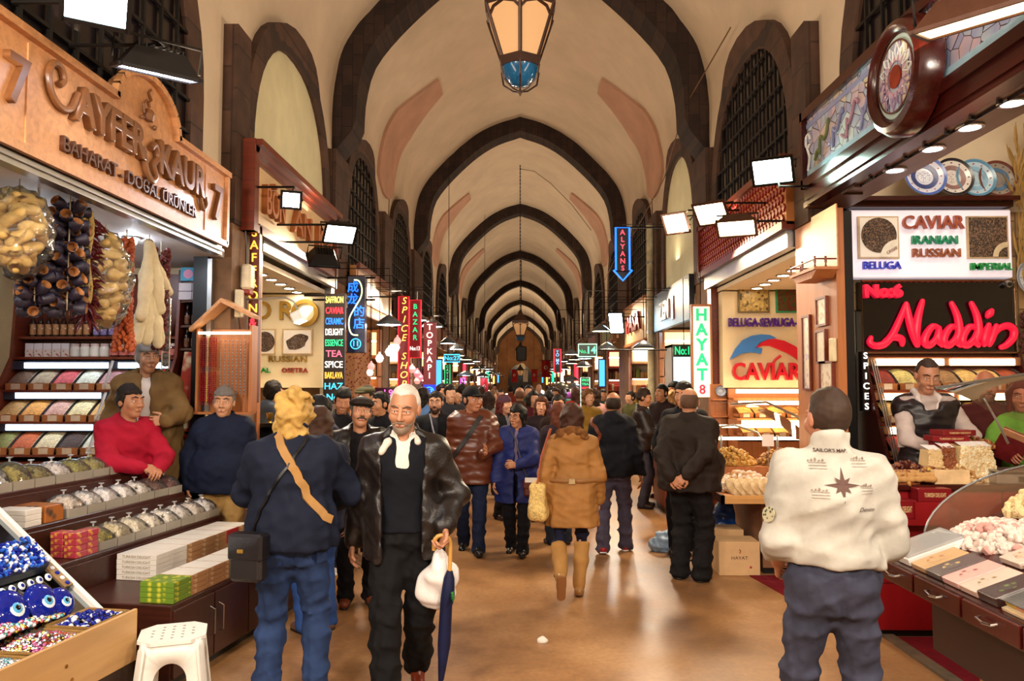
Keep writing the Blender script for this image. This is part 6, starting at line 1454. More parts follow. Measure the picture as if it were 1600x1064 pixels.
plate('black and white leafy plate, second on the cornice', ax_(1484), 7.18, 3.74, 0.19, 'd8d4d4', '22222a', '8a6a6a', '3a3238', tilt=R(80))
plate('light blue plate with red flowers, third on the cornice', ax_(1520), 7.20, 3.735, 0.19, 'b4d2e8', '5a90b8', '8ab4d4', 'b03040', tilt=R(80))
plate('brown latticed plate with a blue centre, fourth on the cornice', ax_(1556), 7.22, 3.73, 0.185, '9a9088', '6a3a34', '5a7a9a', '4a4440', tilt=R(80))
plate('pale plate with pink centre hung on the stone wall', ax_(1606), 7.18, az_(437), 0.19, 'c8d0dc', '8a94a8', 'b06078', '6a7a98', tilt=R(85))
t = thing('wheat_sheaf', 'sheaf of dried wheat hung on the stone wall', 'dried sheaf', (ax_(1592), 7.19, az_(250))); r_ = random.Random(3); m = MB()
for k in range(70):
 x, z = r_.uniform(-0.12, 0.12), r_.uniform(-1.2, 0.1); dx = r_.uniform(-0.1, 0.1); m.tube([(x * 0.5, 0, z), (x * 0.8 + dx * 0.4, -0.02, z + 0.12), (x + dx, -0.05, z + 0.24)], [0.006, 0.014, 0.003], 5)
o = m.build('wheat_ear', M('a8864a', 0.8, var=0.3), t, True); o['kind'] = 'stuff'
t = thing('dried_bunch', 'dark brown bunch of dried pods under the wheat sheaf', 'dried bunch', (ax_(1594), 7.19, az_(520))); m = MB()
for k in range(60): m.sphere((r_.uniform(-0.09, 0.09), r_.uniform(-0.06, 0), r_.uniform(-0.18, 0.18)), (0.022, 0.016, 0.03), 6, 5)
o = m.build('pod', M('4a1c12', 0.6, var=0.4), t, True); o['kind'] = 'stuff'
# black sign with the red script
t = thing('script_sign', 'black glossy sign with fat red handwritten letters and a metal rim', 'shop sign', (0, AY, 0)); x0, x1 = ax_(1338), ax_(1572)
MB().box(x0, x1, -0.10, 0.02, az_(552), az_(441), 0.008).build('panel', M('0c0708', 0.12, var=0.05, bmp=0), t)
m = MB(); m.tube([(x0, -0.11, az_(552)), (x1, -0.11, az_(552)), (x1, -0.11, az_(441)), (x0, -0.11, az_(441))], 0.014, 6, closed=True); m.build('rim', M('8a6a50', 0.25, 0.8), t, True)
m = MB()
for k in range(26): m.box(x0 + 0.02 + k * 0.054, x0 + 0.045 + k * 0.054, -0.105, -0.09, az_(443.5), az_(441.5)); m.box(x0 + 0.02 + k * 0.054, x0 + 0.045 + k * 0.054, -0.105, -0.09, az_(552), az_(550))
m.build('red_beading', M('a0141c', 0.3), t)
SCR = E('e0143a', 0.32)
text(t, 'No:6', (ax_(1369), -0.13, az_(459)), SCR, h=0.11, depth=0.05, bold=0.05, width=0.36, bev=0.006)
def zz(a): return [(ax_(1250 + x / 3.547), -0.13, az_(280 + y / 3.547)) for x, y in a]
for nm, st_ in (('A', [[(352, 885), (345, 910), (372, 928), (420, 920), (468, 868), (510, 785), (545, 705)], [(548, 700), (560, 780), (578, 860), (598, 925)], [(425, 905), (470, 882), (515, 890), (520, 920)]]), ('l', [[(636, 685), (610, 770), (598, 860), (604, 925)]]),
    ('a', [[(722, 835), (690, 822), (655, 860), (640, 905), (662, 926), (700, 895), (722, 840)], [(722, 832), (716, 890), (735, 925)]]), ('d', [[(825, 835), (790, 824), (756, 862), (745, 905), (768, 926), (805, 895), (828, 845)], [(793, 698), (822, 770), (830, 850), (815, 900), (832, 926)]]),
    ('d', [[(925, 835), (890, 824), (856, 862), (845, 905), (868, 926), (905, 895), (928, 845)], [(900, 698), (928, 770), (934, 850), (916, 900), (930, 926)]]), ('i', [[(990, 815), (966, 880), (962, 922)], [(1008, 738), (985, 768)]]), ('n', [[(1030, 820), (1005, 880), (990, 922)], [(1000, 890), (1040, 838), (1090, 820), (1122, 842), (1118, 885), (1080, 925), (1052, 936)]])):
 m = MB()
 for s_ in st_:
  P = [Vector(v) for v in zz(s_)]; Q = []
  for i in range(len(P) - 1):
   p0 = P[max(i - 1, 0)]; p1 = P[i]; p2 = P[i + 1]; p3 = P[min(i + 2, len(P) - 1)]
   for k in range(4):
    q = k / 4; Q.append(0.5 * (2 * p1 + (p2 - p0) * q + (2 * p0 - 5 * p1 + 4 * p2 - p3) * q * q + (3 * p1 - p0 - 3 * p2 + p3) * q ** 3))
  Q.append(P[-1]); n = len(Q); m.tube(Q, [0.024 + 0.012 * math.sin(math.pi * i / (n - 1)) for i in range(n)], 10)
  m.sphere(Q[0], 0.024, 8, 6); m.sphere(Q[-1], 0.024, 8, 6)
 m.build('lettering', SCR, t, True)
t = thing('security_camera', 'small white camera at the corner of the red script sign', 'camera', (ax_(1560), AY - 0.14, az_(446))); MB().cyl((0, 0.1, 0.02), (0, -0.02, -0.01), 0.03, n=12).build('body', STEEL, t, True); MB().cyl((0, -0.02, -0.01), (0, -0.03, -0.014), 0.02, n=12).build('lens', BLACK, t)
# shelf of spices and nuts below the sign
def right_shelf():
 t = thing('spice_shelf', 'tiered shelf of nuts and spices with warm tubes behind the seller', 'shelf', (0, 0, 0)); a, b = ax_(1340), ax_(1572)
 f = MB()
 for z, y0 in ((1.745, 6.98), (1.455, 6.86), (1.165, 6.74)): f.box(a, b, y0, 7.26, z - 0.02, z)
 f.box(a, b, 7.24, 7.28, 0, 2.1); f.box(a, b, 6.85, 7.22, 0.0, 1.1); f.build('shelf_boards', REDWOOD, t)
 for x in (a - 0.03, b): MB().prism([(7.28, 0), (6.72, 0), (6.72, 1.15), (7.16, 2.10), (7.28, 2.10)], x, x + 0.03, 'x').build('side_panel', MAHOG, t)
 for k in range(3): MB().tube([(a + 0.03 + 0.02 * k, 7.10, 2.02), (a + 0.03 + 0.02 * k, 6.70, 1.12)], 0.006, 5).build('side_rail', STEEL, t)
 for z, y in ((2.0, 7.12), (1.685, 6.98), (1.385, 6.88)):
  MB().box(a, b, y, y + 0.04, z - 0.03, z + 0.045).build('lamp_rail', M('8a5a3a', 0.4), t)
  for p, q in ((a + 0.08, a + 0.70), (a + 0.76, b - 0.06)): MB().box(p, q, y - 0.014, y, z - 0.028, z + 0.03).build('lamp_tube', WARMTUBE, t)
 return a, b
a, b = right_shelf()
for nm, y, z, cs in (('upper', 6.99, 1.745, ['7a1f18 dark red', 'b0a66a olive', '6a3a22 brown', '8a6a48 hazelnut', 'b89a60 straw', 'c8a468 peanut', '8a3a22 chestnut']), ('middle', 6.87, 1.455, ['a88a50 ochre', 'b08a4a gold', '9a6a3a tan', 'c09a58 honey', 'b88a48 amber', 'c89a5a almond', 'a87a40 walnut']), ('lower', 6.75, 1.165, ['8a2018 red', 'c8a850 yellow', 'b08850 mustard', 'a06a3a russet', 'c0904a toffee', '9a7040 cumin', '8a5a30 clove'])):
 for i, c in enumerate(cs):
  hx, cn = c.split(' ', 1); spice_bin('%s spice bin on the %s tier of the warm-lit shelf' % (cn, nm), (a + 0.03 + i * 0.195, y, z), hx, w=0.19, d=0.24, rise=0.13, fine=55)
t = neon_box('thin dark strip with white letters reading downward beside the shelf', ax_(1337) - 0.05, 7.0, 1.55, 0.06, 0.55, DKP); stack_letters(t, 'SPICES', 0.05, 0.55, WHT_N, hh=0.06)
t = thing('portrait_card', 'white card with a drawn face propped behind the white jacket', 'card', (ax_(1341), 6.4, 1.28), rot=Euler((R(-8), 0, 0))); MB().box(-0.09, 0.09, 0, 0.01, 0, 0.24).build('card', M('e8dcd0', 0.6, var=0.02), t); m = MB(); m.tube([(0.035 * math.cos(q), -0.003, 0.13 + 0.06 * math.sin(q)) for q in [0.52 * i for i in range(12)]], 0.004, 5, closed=True); m.tube([(-0.04, -0.003, 0.13), (-0.05, -0.003, 0.05)], 0.004, 5); m.tube([(0.04, -0.003, 0.13), (0.05, -0.003, 0.05)], 0.004, 5); m.build('face_drawing', M('8a2a2a', 0.6), t)
# ---- red counter across the shop
RCT = M('8a1218', 0.35, kind='wood', scale=10, var=0.15, bmp=0.02, axis=2)
t = thing('red_counter', 'dark red panelled counter across the dried fruit shop', 'counter', (0, 0, 0)); MB().box(2.50, 4.9, 5.60, 6.05, 0.05, 1.04, 0.004).build('body', RCT, t); MB().box(2.46, 4.9, 5.56, 6.08, 1.04, 1.08, 0.005).build('worktop', MAHOG, t); MB().box(2.52, 4.9, 5.63, 6.0, 0, 0.05).build('plinth', BLACK, t)
m = MB()
for x in (2.98, 3.45): m.box(x, x + 0.006, 5.596, 5.60, 0.06, 1.03)
m.box(2.5, 4.9, 5.596, 5.60, 0.38, 0.388); m.build('panel_groove', M('5a0a10', 0.4), t)
def pile(label, x, y, z, rx, ry, h, col, n, size, seed, cat='pile of sweets', mats=None, shape='lump', name='dried_fruit_heap', tray=None, slope=0.0):
 r_ = random.Random(seed); m = MB(); mats = mats or [M(col, 0.6, var=0.25, bmp=0.1)]
 for k in range(n):
  a = r_.uniform(0, 6.283); q = math.sqrt(r_.random()); px_, py_ = rx * q * math.cos(a), ry * q * math.sin(a); zz_ = size * 0.6 + h * (1 - q * q) * (0.75 + 0.25 * r_.random()) + slope * px_; s_ = size * r_.uniform(0.75, 1.2)
  m.at((px_, py_, zz_), (r_.uniform(0, 3), r_.uniform(0, 3), r_.uniform(0, 3))); mi = r_.randrange(len(mats))
  if shape == 'cube': m.box(-s_, s_, -s_ * 0.8, s_ * 0.8, -s_ * 0.75, s_ * 0.75, s_ * 0.35, mi)
  else: m.sphere((0, 0, 0), (s_ * 1.25, s_ * 0.85, s_ * 0.75), 7, 5, mi)
  m.xf = None
 m.grid(lambda u, v: (rx * 0.98 * u * math.cos(6.283 * v), ry * 0.98 * u * math.sin(6.283 * v), h * 0.8 * (1 - u * u) + slope * rx * u * math.cos(6.283 * v) + 0.001), 6, 16)
 o = m.build(name, mats, None, shape != 'cube'); o.location = (x, y, z); tag(o, label, cat, kind='stuff'); return o
def dr(p, y): return (p - 813) * y / 1200
DATE = M('4a160e', 0.3, var=0.4, bmp=0.1); HAZ = M('8a4a26', 0.45, var=0.3); CASH = M('d8b884', 0.55, var=0.15); FIG = M('a8783e', 0.6, var=0.25)
pile('glossy dark red dates heaped on the red counter', dr(1410, 5.85), 5.86, 1.08, 0.20, 0.16, 0.12, '', 150, 0.022, 1, 'dates', [DATE, DATE, HAZ])
pile('mixed candied fruit beside the dates', dr(1448, 5.75), 5.74, 1.08, 0.16, 0.13, 0.09, '', 110, 0.022, 2, 'dried fruit', [HAZ, FIG, M('c8a040', 0.4), DATE])
pile('pale cashews heaped on the red counter', dr(1487, 5.75), 5.76, 1.08, 0.17, 0.14, 0.11, '', 150, 0.017, 3, 'nuts', [CASH, CASH, FIG])
pile('brown figs at the near corner of the red counter', dr(1398, 5.68), 5.66, 1.08, 0.13, 0.09, 0.07, '', 60, 0.02, 4, 'dried fruit', [HAZ, FIG])
for k in range(5):
 t = thing('walnut_sausage', 'dusty walnut sausage laid on the counter edge, %s of five' % ORD[k], 'walnut sausage', (dr(1405, 5.6) + 0.03 * (k % 2), 5.60 + 0.045 * k - 0.02, 1.10 + 0.022 * (k % 3 == 1)), group='walnut sausages on the counter edge'); f = Field()
 for q in range(8): f.ell((-0.16 + 0.05 * q, 0, 0.02), (0.034, 0.026, 0.025), k=0.015)
 V, F = f.mesh(0.01, noise=(0.004, 70), seed=k); soft('sausage', V, F, M('b88a50', 0.75, var=0.2), t)
def sweetbox(label, x, y, z, w, d, h, rz=0.0, txt='TURKISH DELIGHT', col='7a0f18', group=None, tc='e8c890'):
 t = thing('sweet_box', label, 'box', (x, y, z), rz, group); MB().box(0, w, 0, d, 0, h, 0.003).build('carton', M(col, 0.35, var=0.1), t); text(t, txt, (w / 2, -0.002, h / 2), M(tc, 0.4), h=h * 0.34, depth=0.002, width=w * 0.66); return t
sweetbox('long dark red box with gold print at the counter front', dr(1419, 5.5), 5.44, 0.98, 0.23, 0.11, 0.09); MB
sweetbox('dark red box with gold print at the near corner, lower', dr(1372, 5.5), 5.44, 0.86, 0.20, 0.11, 0.13)
MB().box(2.46, 2.98, 5.42, 5.56, 0.82, 0.86).build('ledge', RCT, bpy.data.objects['red_counter']); MB().box(2.74, 2.98, 5.42, 5.56, 0.86, 0.98).build('ledge', RCT, bpy.data.objects['red_counter'])
for k in range(4): sweetbox('dark red sweet box in the stack before the seller, %s' % ['bottom one', 'second up', 'third up', 'top one'][k], dr(1447, 5.95) + [0, 0.03, -0.03, 0.05][k], 5.86, 1.20 + 0.043 * k + 0.08, 0.27, 0.16, 0.042, R([-4, 5, -2, 8][k]), group='red boxes stacked before the seller')
o = tag(MB().box(0, 0.26, 0, 0.14, 0, 0.198, 0.004).build('carton_box', M('7a3a28', 0.5)), 'brown carton carrying the stack of red boxes', 'box'); o.location = (dr(1450, 5.95), 5.88, 1.081)
def nut_block(label, xa, xb, y, h, col, mats, seed):
 r_ = random.Random(seed); w = xb - xa; m = MB(); t = thing('nut_block', label, 'block of nuts', ((xa + xb) / 2, y, 1.081))
 m.add([(-w * 0.5, -0.09, 0), (w * 0.5, -0.09, 0), (w * 0.5, 0.09, 0), (-w * 0.5, 0.09, 0), (-w * 0.36, -0.06, h), (w * 0.36, -0.06, h), (w * 0.36, 0.06, h), (-w * 0.36, 0.06, h)], [(0, 1, 5, 4), (1, 2, 6, 5), (2, 3, 7, 6), (3, 0, 4, 7), (4, 5, 6, 7)])
 for k in range(int(w * 2600)):
  z = r_.random(); hw = w * (0.5 - 0.14 * z); s_ = 0.011 * r_.uniform(0.8, 1.2); m.at((r_.uniform(-hw, hw), -0.092 + 0.03 * z, z * h), (r_.uniform(0, 3), r_.uniform(0, 3), 0)); m.sphere((0, 0, 0), (s_ * 1.3, s_ * 0.8, s_ * 0.8), 6, 4, r_.randrange(len(mats))); m.xf = None
 o = m.build('nuts', mats, t, True); o['kind'] = 'stuff'; m = MB(); m.add([(-w * 0.36, -0.07, h), (w * 0.36, -0.08, h), (w * 0.42, 0.04, h + 0.03), (-w * 0.30, 0.08, h + 0.03)], [(0, 1, 2, 3)]); m.build('paper_sheet', M('ece6e2', 0.6, var=0.02), t)
nut_block('tapered block of pale nuts nearest the seller', dr(1446, 5.7), dr(1472, 5.7), 5.82, 0.23, 'd8c09a', [CASH], 1)
nut_block('tapered block of brown hazelnuts between the pale ones', dr(1469, 5.7), dr(1494, 5.7), 5.84, 0.25, '8a4a28', [HAZ], 2)
nut_block('wide tapered block of cream almonds on the counter', dr(1489, 5.7), dr(1552, 5.7), 5.80, 0.26, 'dcc8a0', [CASH, M('e6d8b4', 0.6)], 3)
pile('brown hazelnuts poured above the almond block', dr(1515, 6.0), 6.0, 1.30, 0.16, 0.06, 0.09, '', 90, 0.014, 8, 'nuts', [HAZ, FIG])
o = tag(MB().box(0, 0.25, 0, 0.06, 0, 0.10, 0.003).build('paper_box', M('dcb888', 0.6)), 'plain tan paper box before the cashews', 'box'); o.location = (dr(1467, 5.45), 5.58, 1.082)
t = thing('shop_scale', 'grey electronic weighing scale on the counter by the aisle end', 'scale', (dr(1590, 5.6), 5.70, 1.081)); MB().box(-0.2, 0.12, -0.10, 0.16, 0, 0.07, 0.01).build('body', M('8a8680', 0.4), t); MB().box(-0.2, 0.12, -0.12, 0.12, 0.085, 0.10, 0.004).build('pan', STEEL, t); MB().box(-0.05, 0.1, -0.104, -0.10, 0.015, 0.055).build('display', M('2a3018', 0.2), t)
# sneeze guard
t = thing('sneeze_guard', 'curved glass sneeze guard with a steel top bar over the counter', 'glass guard', (0, 0, 0)); p0, p1 = Vector((dr(1456, 5.75), 5.75, 1.765)), Vector((dr(1640, 5.75), 5.75, 1.90))
MB().tube([p0, p1], 0.016, 8).build('top_bar', STEEL, t, True); MB().tube([p1 - Vector((0.1, 0, 0)), p1 - Vector((0.1, 0, 0.85))], 0.014, 8).build('upright', STEEL, t, True)
MB().grid(lambda u, v: (p0 + (p1 - p0) * u) + Vector((0.20 * v * (1 - u), -0.05 - 0.24 * math.sin(v * 1.5), -0.50 * v ** 1.3 * (0.3 + 0.7 * u))), 10, 10).build('glass', GLASS('c8a888', 0.06, 0.02, 'guard_glass', 1.18), t, True)
MB().tube([(dr(1520, 5.6), 5.52, 1.70), (dr(1535, 5.6), 5.50, 1.55), (dr(1552, 5.6), 5.50, 1.38)], 0.008, 6).build('edge_strip', STEEL, t, True)
# ---- slanted sweets display with drawers
t = thing('sweets_display', 'dark red slanted display of boxed sweets with steel drawer handles', 'display case', (0, 0, 0))
def sl(x): return 0.845 + (x - 2.0) * 0.36
m = MB(); m.prism([(2.0, 0.735), (2.0, sl(2.0)), (3.1, sl(3.1)), (3.1, 0.735)], 2.5, 4.36, 'y'); m.build('case', MAHOG, t)
for y0, y1 in ((4.34, 3.98), (3.96, 3.56), (3.54, 3.14), (3.12, 2.72)):
 d = MB().box(1.985, 2.0, y1, y0, 0.745, sl(2.0) - 0.008, 0.003).build('drawer', M('4a120e', 0.25, kind='wood', scale=14, axis=1), t)
 yc = (y0 + y1) / 2; MB().tube([(1.985, yc + 0.06, 0.80), (1.962, yc + 0.055, 0.795), (1.955, yc, 0.79), (1.962, yc - 0.055, 0.795), (1.985, yc - 0.06, 0.80)], 0.006, 6).build('handle', CHROME, d)
MB().box(2.25, 3.1, 2.5, 4.30, 0.36, 0.735).build('base', M('2c0c0a', 0.35, kind='wood', scale=12, axis=1), t); MB().box(2.30, 3.1, 2.5, 3.96, 0.0, 0.36).build('plinth', M('b08a52', 0.6), t); MB().cyl((2.245, 3.72, 0.68), (2.25, 3.72, 0.68), 0.04, n=14).build('lock', STEEL, t)
def on(x, y, dz=0.0): return (x, y, sl(x) + dz)
ST = math.atan(0.36)
def flat_box(label, x, y, w, l, h, face, print_=None, txt=None, cat='box', tc='f0e0c0', trz=R(-90)):
 """a box lying on the slope, its lower end toward the aisle"""
 t = thing('sweet_box', label, cat, on(x, y, 0.002), rot=Euler((0, -ST, 0))); MB().box(0, l, -w, 0, 0, h, 0.003).build('carton', face, t)
 if print_: m = MB(); n = 12; m.prism([(l * 0.42 + l * 0.2 * math.cos(6.283 * k / n) * (1 + 0.2 * math.sin(k * 2.1)), -w / 2 + w * 0.3 * math.sin(6.283 * k / n)) for k in range(n)], h, h + 0.0015, 'z'); m.build('picture_print', print_, t)
 if txt: text(t, txt, (l * 0.8, -w / 2, h + 0.001), M(tc, 0.5), h=l * 0.09, rot=(R(-90) + R(90) - R(90), 0, R(-90)), depth=0.001, width=w * 0.75) if False else None
 return t
t = flat_box('shallow tray of wrapped white sweets at the far end of the display', 2.02, 4.32, 0.26, 0.34, 0.04, M('ece8e4', 0.2, var=0.05))
m = MB(); m.box(0.01, 0.33, -0.25, -0.01, 0.04, 0.052, 0.004); m.build('film', GLASS('ffffff', 0.35, 0.05), t)
for k, (c, pc, nm) in enumerate((('c8a070', 'b0622a', 'orange printed'), ('5a4a4a', 'd8b060', 'dark with a gold label'), ('d8a8a0', '8a2a28', 'pink with red berries'), ('d8b8a8', '7a6a2a', 'pink with green pistachio'), ('3a2420', '6a7a3a', 'chocolate brown with leaves'))):
 flat_box('flat sweet box, %s, on the front of the display' % nm, 2.02 + 0.0, 4.04 - k * 0.145, 0.135, 0.24, 0.03 + 0.012 * (k == 4), M(c, 0.3, var=0.08), M(pc, 0.4, kind='plaid', scale=30, c2=c, var=0.2))
LOK = ['b8a03a', '7a8a3a', 'd8b860', 'c87a58', 'e0c8a8', 'a84a38']
for q in range(3):
 t = thing('lokum_tray', 'clear tray with rows of wrapped coloured sweets, %s from the brown box' % ORD[q], 'sweet tray', on(2.02, 3.30 - q * 0.25, 0.002), rot=Euler((0, -ST, 0))); MB().box(0, 0.32, -0.23, 0, 0, 0.012).build('tray', M('d8c09a', 0.4), t)
 for i in range(7):
  for j in range(3): MB().cyl((0.03 + 0.043 * i, -0.02 - 0.07 * j, 0.032), (0.03 + 0.043 * i, -0.075 - 0.07 * j, 0.032), 0.017, n=10).build('wrapped_sweet', M(LOK[(i * 2 + j * 3 + q) % 6], 0.3, var=0.1), t, True)
 MB().box(0, 0.32, -0.23, 0, 0.052, 0.056).build('lid', GLASS('ffffff', 0.08, 0.05), t)
for k in range(4): flat_box('slim sweet box leaning behind the front row, %s from the far end' % ORD[k], 2.29, 3.74 - k * 0.17, 0.15, 0.16, 0.03, M(['d8c0b0', 'c8a8a0', '6a2a28', '4a2018'][k], 0.3, var=0.1), M('a87a58', 0.4, kind='plaid', scale=40, c2='d8b8a0'))
LKW = M('e2cfc4', 0.7, kind='plain', scale=40, var=0.12, bmp=0.2); LKP = M('d09a90', 0.6, var=0.2); LKY = M('dcc490', 0.65, var=0.15); LKB = M('4a1810', 0.5, var=0.3); LKT = M('b88a58', 0.6, var=0.2)
pile('pile of powdered white and pink lokum cubes', 2.66, 3.68, sl(2.66), 0.20, 0.40, 0.08, '', 330, 0.021, 11, 'lokum', [LKW, LKW, LKW, LKW, LKW, LKP], 'cube', 'lokum_heap', slope=0.36)
pile('pile of powdered white lokum cubes at the far end of the display', 2.44, 4.04, sl(2.44), 0.15, 0.27, 0.06, '', 230, 0.020, 15, 'lokum', [LKW, LKW, LKW, LKW, LKP], 'cube', 'lokum_heap', slope=0.36)
pile('pile of cream lokum cubes behind the white ones', 2.80, 4.14, sl(2.80), 0.20, 0.20, 0.12, '', 230, 0.022, 12, 'lokum', [LKY], 'cube', 'lokum_heap', slope=0.2)
pile('pile of dark chocolate lokum cubes', 2.84, 3.88, sl(2.84) + 0.03, 0.13, 0.13, 0.10, '', 110, 0.024, 13, 'lokum', [LKB], 'cube', 'lokum_heap', slope=0.2)
pile('pile of tan nut lokum beyond the cream pile', 3.24, 4.22, 1.36, 0.13, 0.12, 0.10, '', 140, 0.022, 14, 'lokum', [LKT, LKY], 'cube', 'lokum_heap')
t = thing('display_shelf', 'dark shelf behind the slanted display carrying lokum', 'shelf', (3.1, 3.2, 0)); MB().box(0.005, 0.5, -0.7, 1.16, 0.0, 1.36).build('body', MAHOG, t)
t = thing('side_glass', 'quarter-round glass cheek at the far end of the sweets display', 'glass panel', (2.22, 4.40, 0.93)); n = 14
v = [(1.1, 0, 0)] + [(1.1 - 1.05 * math.cos(math.pi / 2 * k / n), 0, 0.46 * math.sin(math.pi / 2 * k / n)) for k in range(n + 1)]
MB().add(v + [(x, 0.008, z) for x, _, z in v], [tuple(range(len(v))), tuple(range(len(v), 2 * len(v)))[::-1]]).build('glass', GLASS('c8a888', 0.14, 0.02, 'tinted_glass'), t)
MB().tube(v[1:], 0.006, 6).build('edge', STEEL, t, True)
# carpet, kerb
CARP = M('7a1020', 0.95, kind='cloth', scale=40, var=0.2, bmp=0.4)
o = tag(MB().box(2.66, 4.2, 2.6, 5.6, 0.0, 0.008).build('red_carpet', CARP), 'red carpet under the sweets display', 'carpet');
m = MB(); m.prism([(2.15, 7.35), (2.32, 6.15), (3.6, 6.15), (3.6, 7.35)], 0.0, 0.008, 'z'); tag(m.build('red_carpet', CARP), 'red carpet before the caviar counter', 'carpet')
trim(MB().box(2.58, 2.66, 2.6, 5.62, 0, 0.02), M('6a5a48', 0.8, var=0.3))
# ---- wood pier: console shelf and framed pictures
t = thing('console_shelf', 'little wooden console shelf with a turned rail on the pier', 'shelf', (2.66, 6.72, 2.70), R(-90)); m = MB(); m.prism([(-0.27, 0.06), (0.30, 0.06), (0.2, 0.0), (-0.17, 0.0)], -0.18, 0, 'y'); m.box(-0.28, 0.31, -0.2, 0.01, 0.06, 0.085); m.build('board', OAKV, t)
m = MB(); m.tube([(-0.27, -0.01, 0.15), (-0.27, -0.19, 0.15), (0.30, -0.19, 0.15), (0.30, -0.01, 0.15)], 0.008, 6)
for x, y in ((-0.27, -0.19), (0.015, -0.19), (0.30, -0.19), (0.3, -0.1), (-0.27, -0.1)): m.lathe([(0.012, 0), (0.006, 0.02), (0.013, 0.045), (0.006, 0.07), (0.012, 0.085), (0, 0.09)], 8, (x, y, 0.085))
m.build('rail', REDWOOD, t, True)
MB().box(-0.26, 0.29, 0.0, 0.012, 0.085, 0.62).build('back_board', OAK, t)
for k, (y, z, w_, h_, c, nm) in enumerate(((7.17, 2.09, 0.16, 0.66, 'b8a8c8', 'tall lilac print'), (6.80, 2.44, 0.20, 0.22, 'c8a078', 'small sepia photo at the top'), (6.83, 2.13, 0.19, 0.26, 'd8d0b0', 'pale photo in the middle'), (6.72, 1.83, 0.26, 0.30, 'c8a888', 'sepia group photo at the bottom'))):
 t = thing('framed_picture', '%s framed on the wooden pier' % nm, 'picture', (2.672, y, z), R(-90)); m = MB()
 for a, b_, c_, d_ in ((-w_ / 2 - 0.02, w_ / 2 + 0.02, h_ / 2, h_ / 2 + 0.02), (-w_ / 2 - 0.02, w_ / 2 + 0.02, -h_ / 2 - 0.02, -h_ / 2), (-w_ / 2 - 0.02, -w_ / 2, -h_ / 2, h_ / 2), (w_ / 2, w_ / 2 + 0.02, -h_ / 2, h_ / 2)): m.box(a, b_, -0.02, 0.006, c_, d_)
 m.build('frame', REDWOOD, t); MB().box(-w_ / 2, w_ / 2, -0.006, 0.004, -h_ / 2, h_ / 2).build('print', M(c, 0.3, kind='plaid', scale=18, c2='e8dcc8', var=0.2), t)
t = thing('intercom_box', 'cream intercom box beside the framed photos', 'intercom', (2.675, 6.56, 2.09), R(-90)); MB().box(-0.04, 0.04, -0.035, 0.005, -0.10, 0.10, 0.008).build('case', M('d8c8a0', 0.5), t)
# ------------------------------------------------------------------ RIGHT 2: caviar and pastry shop
t = thing('lattice_fascia', 'red wooden lattice fascia over the pastry shop', 'sign', (2.58, 11.0, 3.36), R(-90)); L = 3.55
MB().box(0, L, 0.02, 0.10, 0.0, 0.66).build('panel', M('b8743c', 0.5, var=0.1), t); m = MB(); m.box(0, L, -0.03, 0.3, -0.05, 0.03); m.box(0, L, -0.03, 0.10, 0.62, 0.70); m.box(-0.03, 0.05, -0.03, 0.10, -0.05, 0.7); m.build('frame', REDWOOD, t)
m = MB(); s_ = 0.10
k = 0
for i in range(int(L / s_)):
 for j in range(6):
  cx, cz = 0.06 + i * s_ + (s_ / 2 if j % 2 else 0), 0.07 + j * 0.1; m.prism([(cx - 0.04, cz), (cx, cz - 0.045), (cx + 0.04, cz), (cx, cz + 0.045)], 0.0, 0.021, 'y')
m.build('lattice', M('8a1f16', 0.4, var=0.15), t)
trim(MB().box(2.62, 2.72, 7.5, 10.9, 3.14, 3.32), STEEL); trim(MB().box(2.66, 2.80, 10.70, 10.9, 0, 3.2), REDWOOD)
structure(MB().box(2.75, 5.4, 7.45, 10.9, 3.08, 3.14).build('ceiling', M('e6d4b8', 0.7, var=0.04, bmp=0)))
for k in range(6): downlight(3.05 + 0.02 * k, 8.2 + 0.40 * k, 3.08, 'warm recessed light of the pastry shop, %s from the pier' % ORD[k], 0.065, E('ffe8c8', 16.0))
BY = 10.45
def bx(p): return (p - 813) * BY / 1200
def bz(q): return 1.8 - (q - 600) * BY / 1200
t = thing('emblem_sign', 'cream wall panel with a blue and red fish emblem and red letters', 'wall sign', (0, BY, 0)); MB().box(2.75, 4.4, 0.0, 0.2, 1.75, 3.06).build('panel', M('ecd6ac', 0.5, var=0.03), t)
CR = M('c81830', 0.3, var=0.06, bmp=0)
text(t, 'CAVIAR', (bx(1193), -0.05, bz(582)), CR, h=0.235, depth=0.07, bold=0.03, width=0.92)
f = MB(); f.tube([(bx(1201), -0.06, bz(572)), (bx(1208), -0.06, bz(562)), (bx(1216), -0.06, bz(556))], 0.018, 6); f.build('letter_flourish', CR, t, True)
def blade(nm, pts, mat): m = MB(); m.prism([(bx(a), bz(b)) for a, b in pts], -0.07, -0.02, 'y'); m.build(nm, mat, t)
blade('blue_fin', [(1138, 562), (1147, 545), (1158, 532), (1172, 525), (1186, 523), (1200, 524), (1210, 529), (1197, 531), (1186, 536), (1178, 543), (1188, 545), (1186, 553), (1170, 551), (1155, 553), (1146, 558)], M('3a7ac8', 0.35, var=0.1))
blade('red_fin', [(1176, 545), (1184, 536), (1196, 531), (1208, 530), (1222, 533), (1238, 541), (1250, 550), (1253, 565), (1254, 575), (1246, 566), (1236, 558), (1226, 552), (1214, 547), (1200, 541), (1188, 541)], CR)
text(t, 'BELUGA-SEVRUGA-OSETRA', (bx(1212), -0.05, bz(505)), M('4a1a8a', 0.3), h=0.115, depth=0.05, bold=0.03, width=1.32)
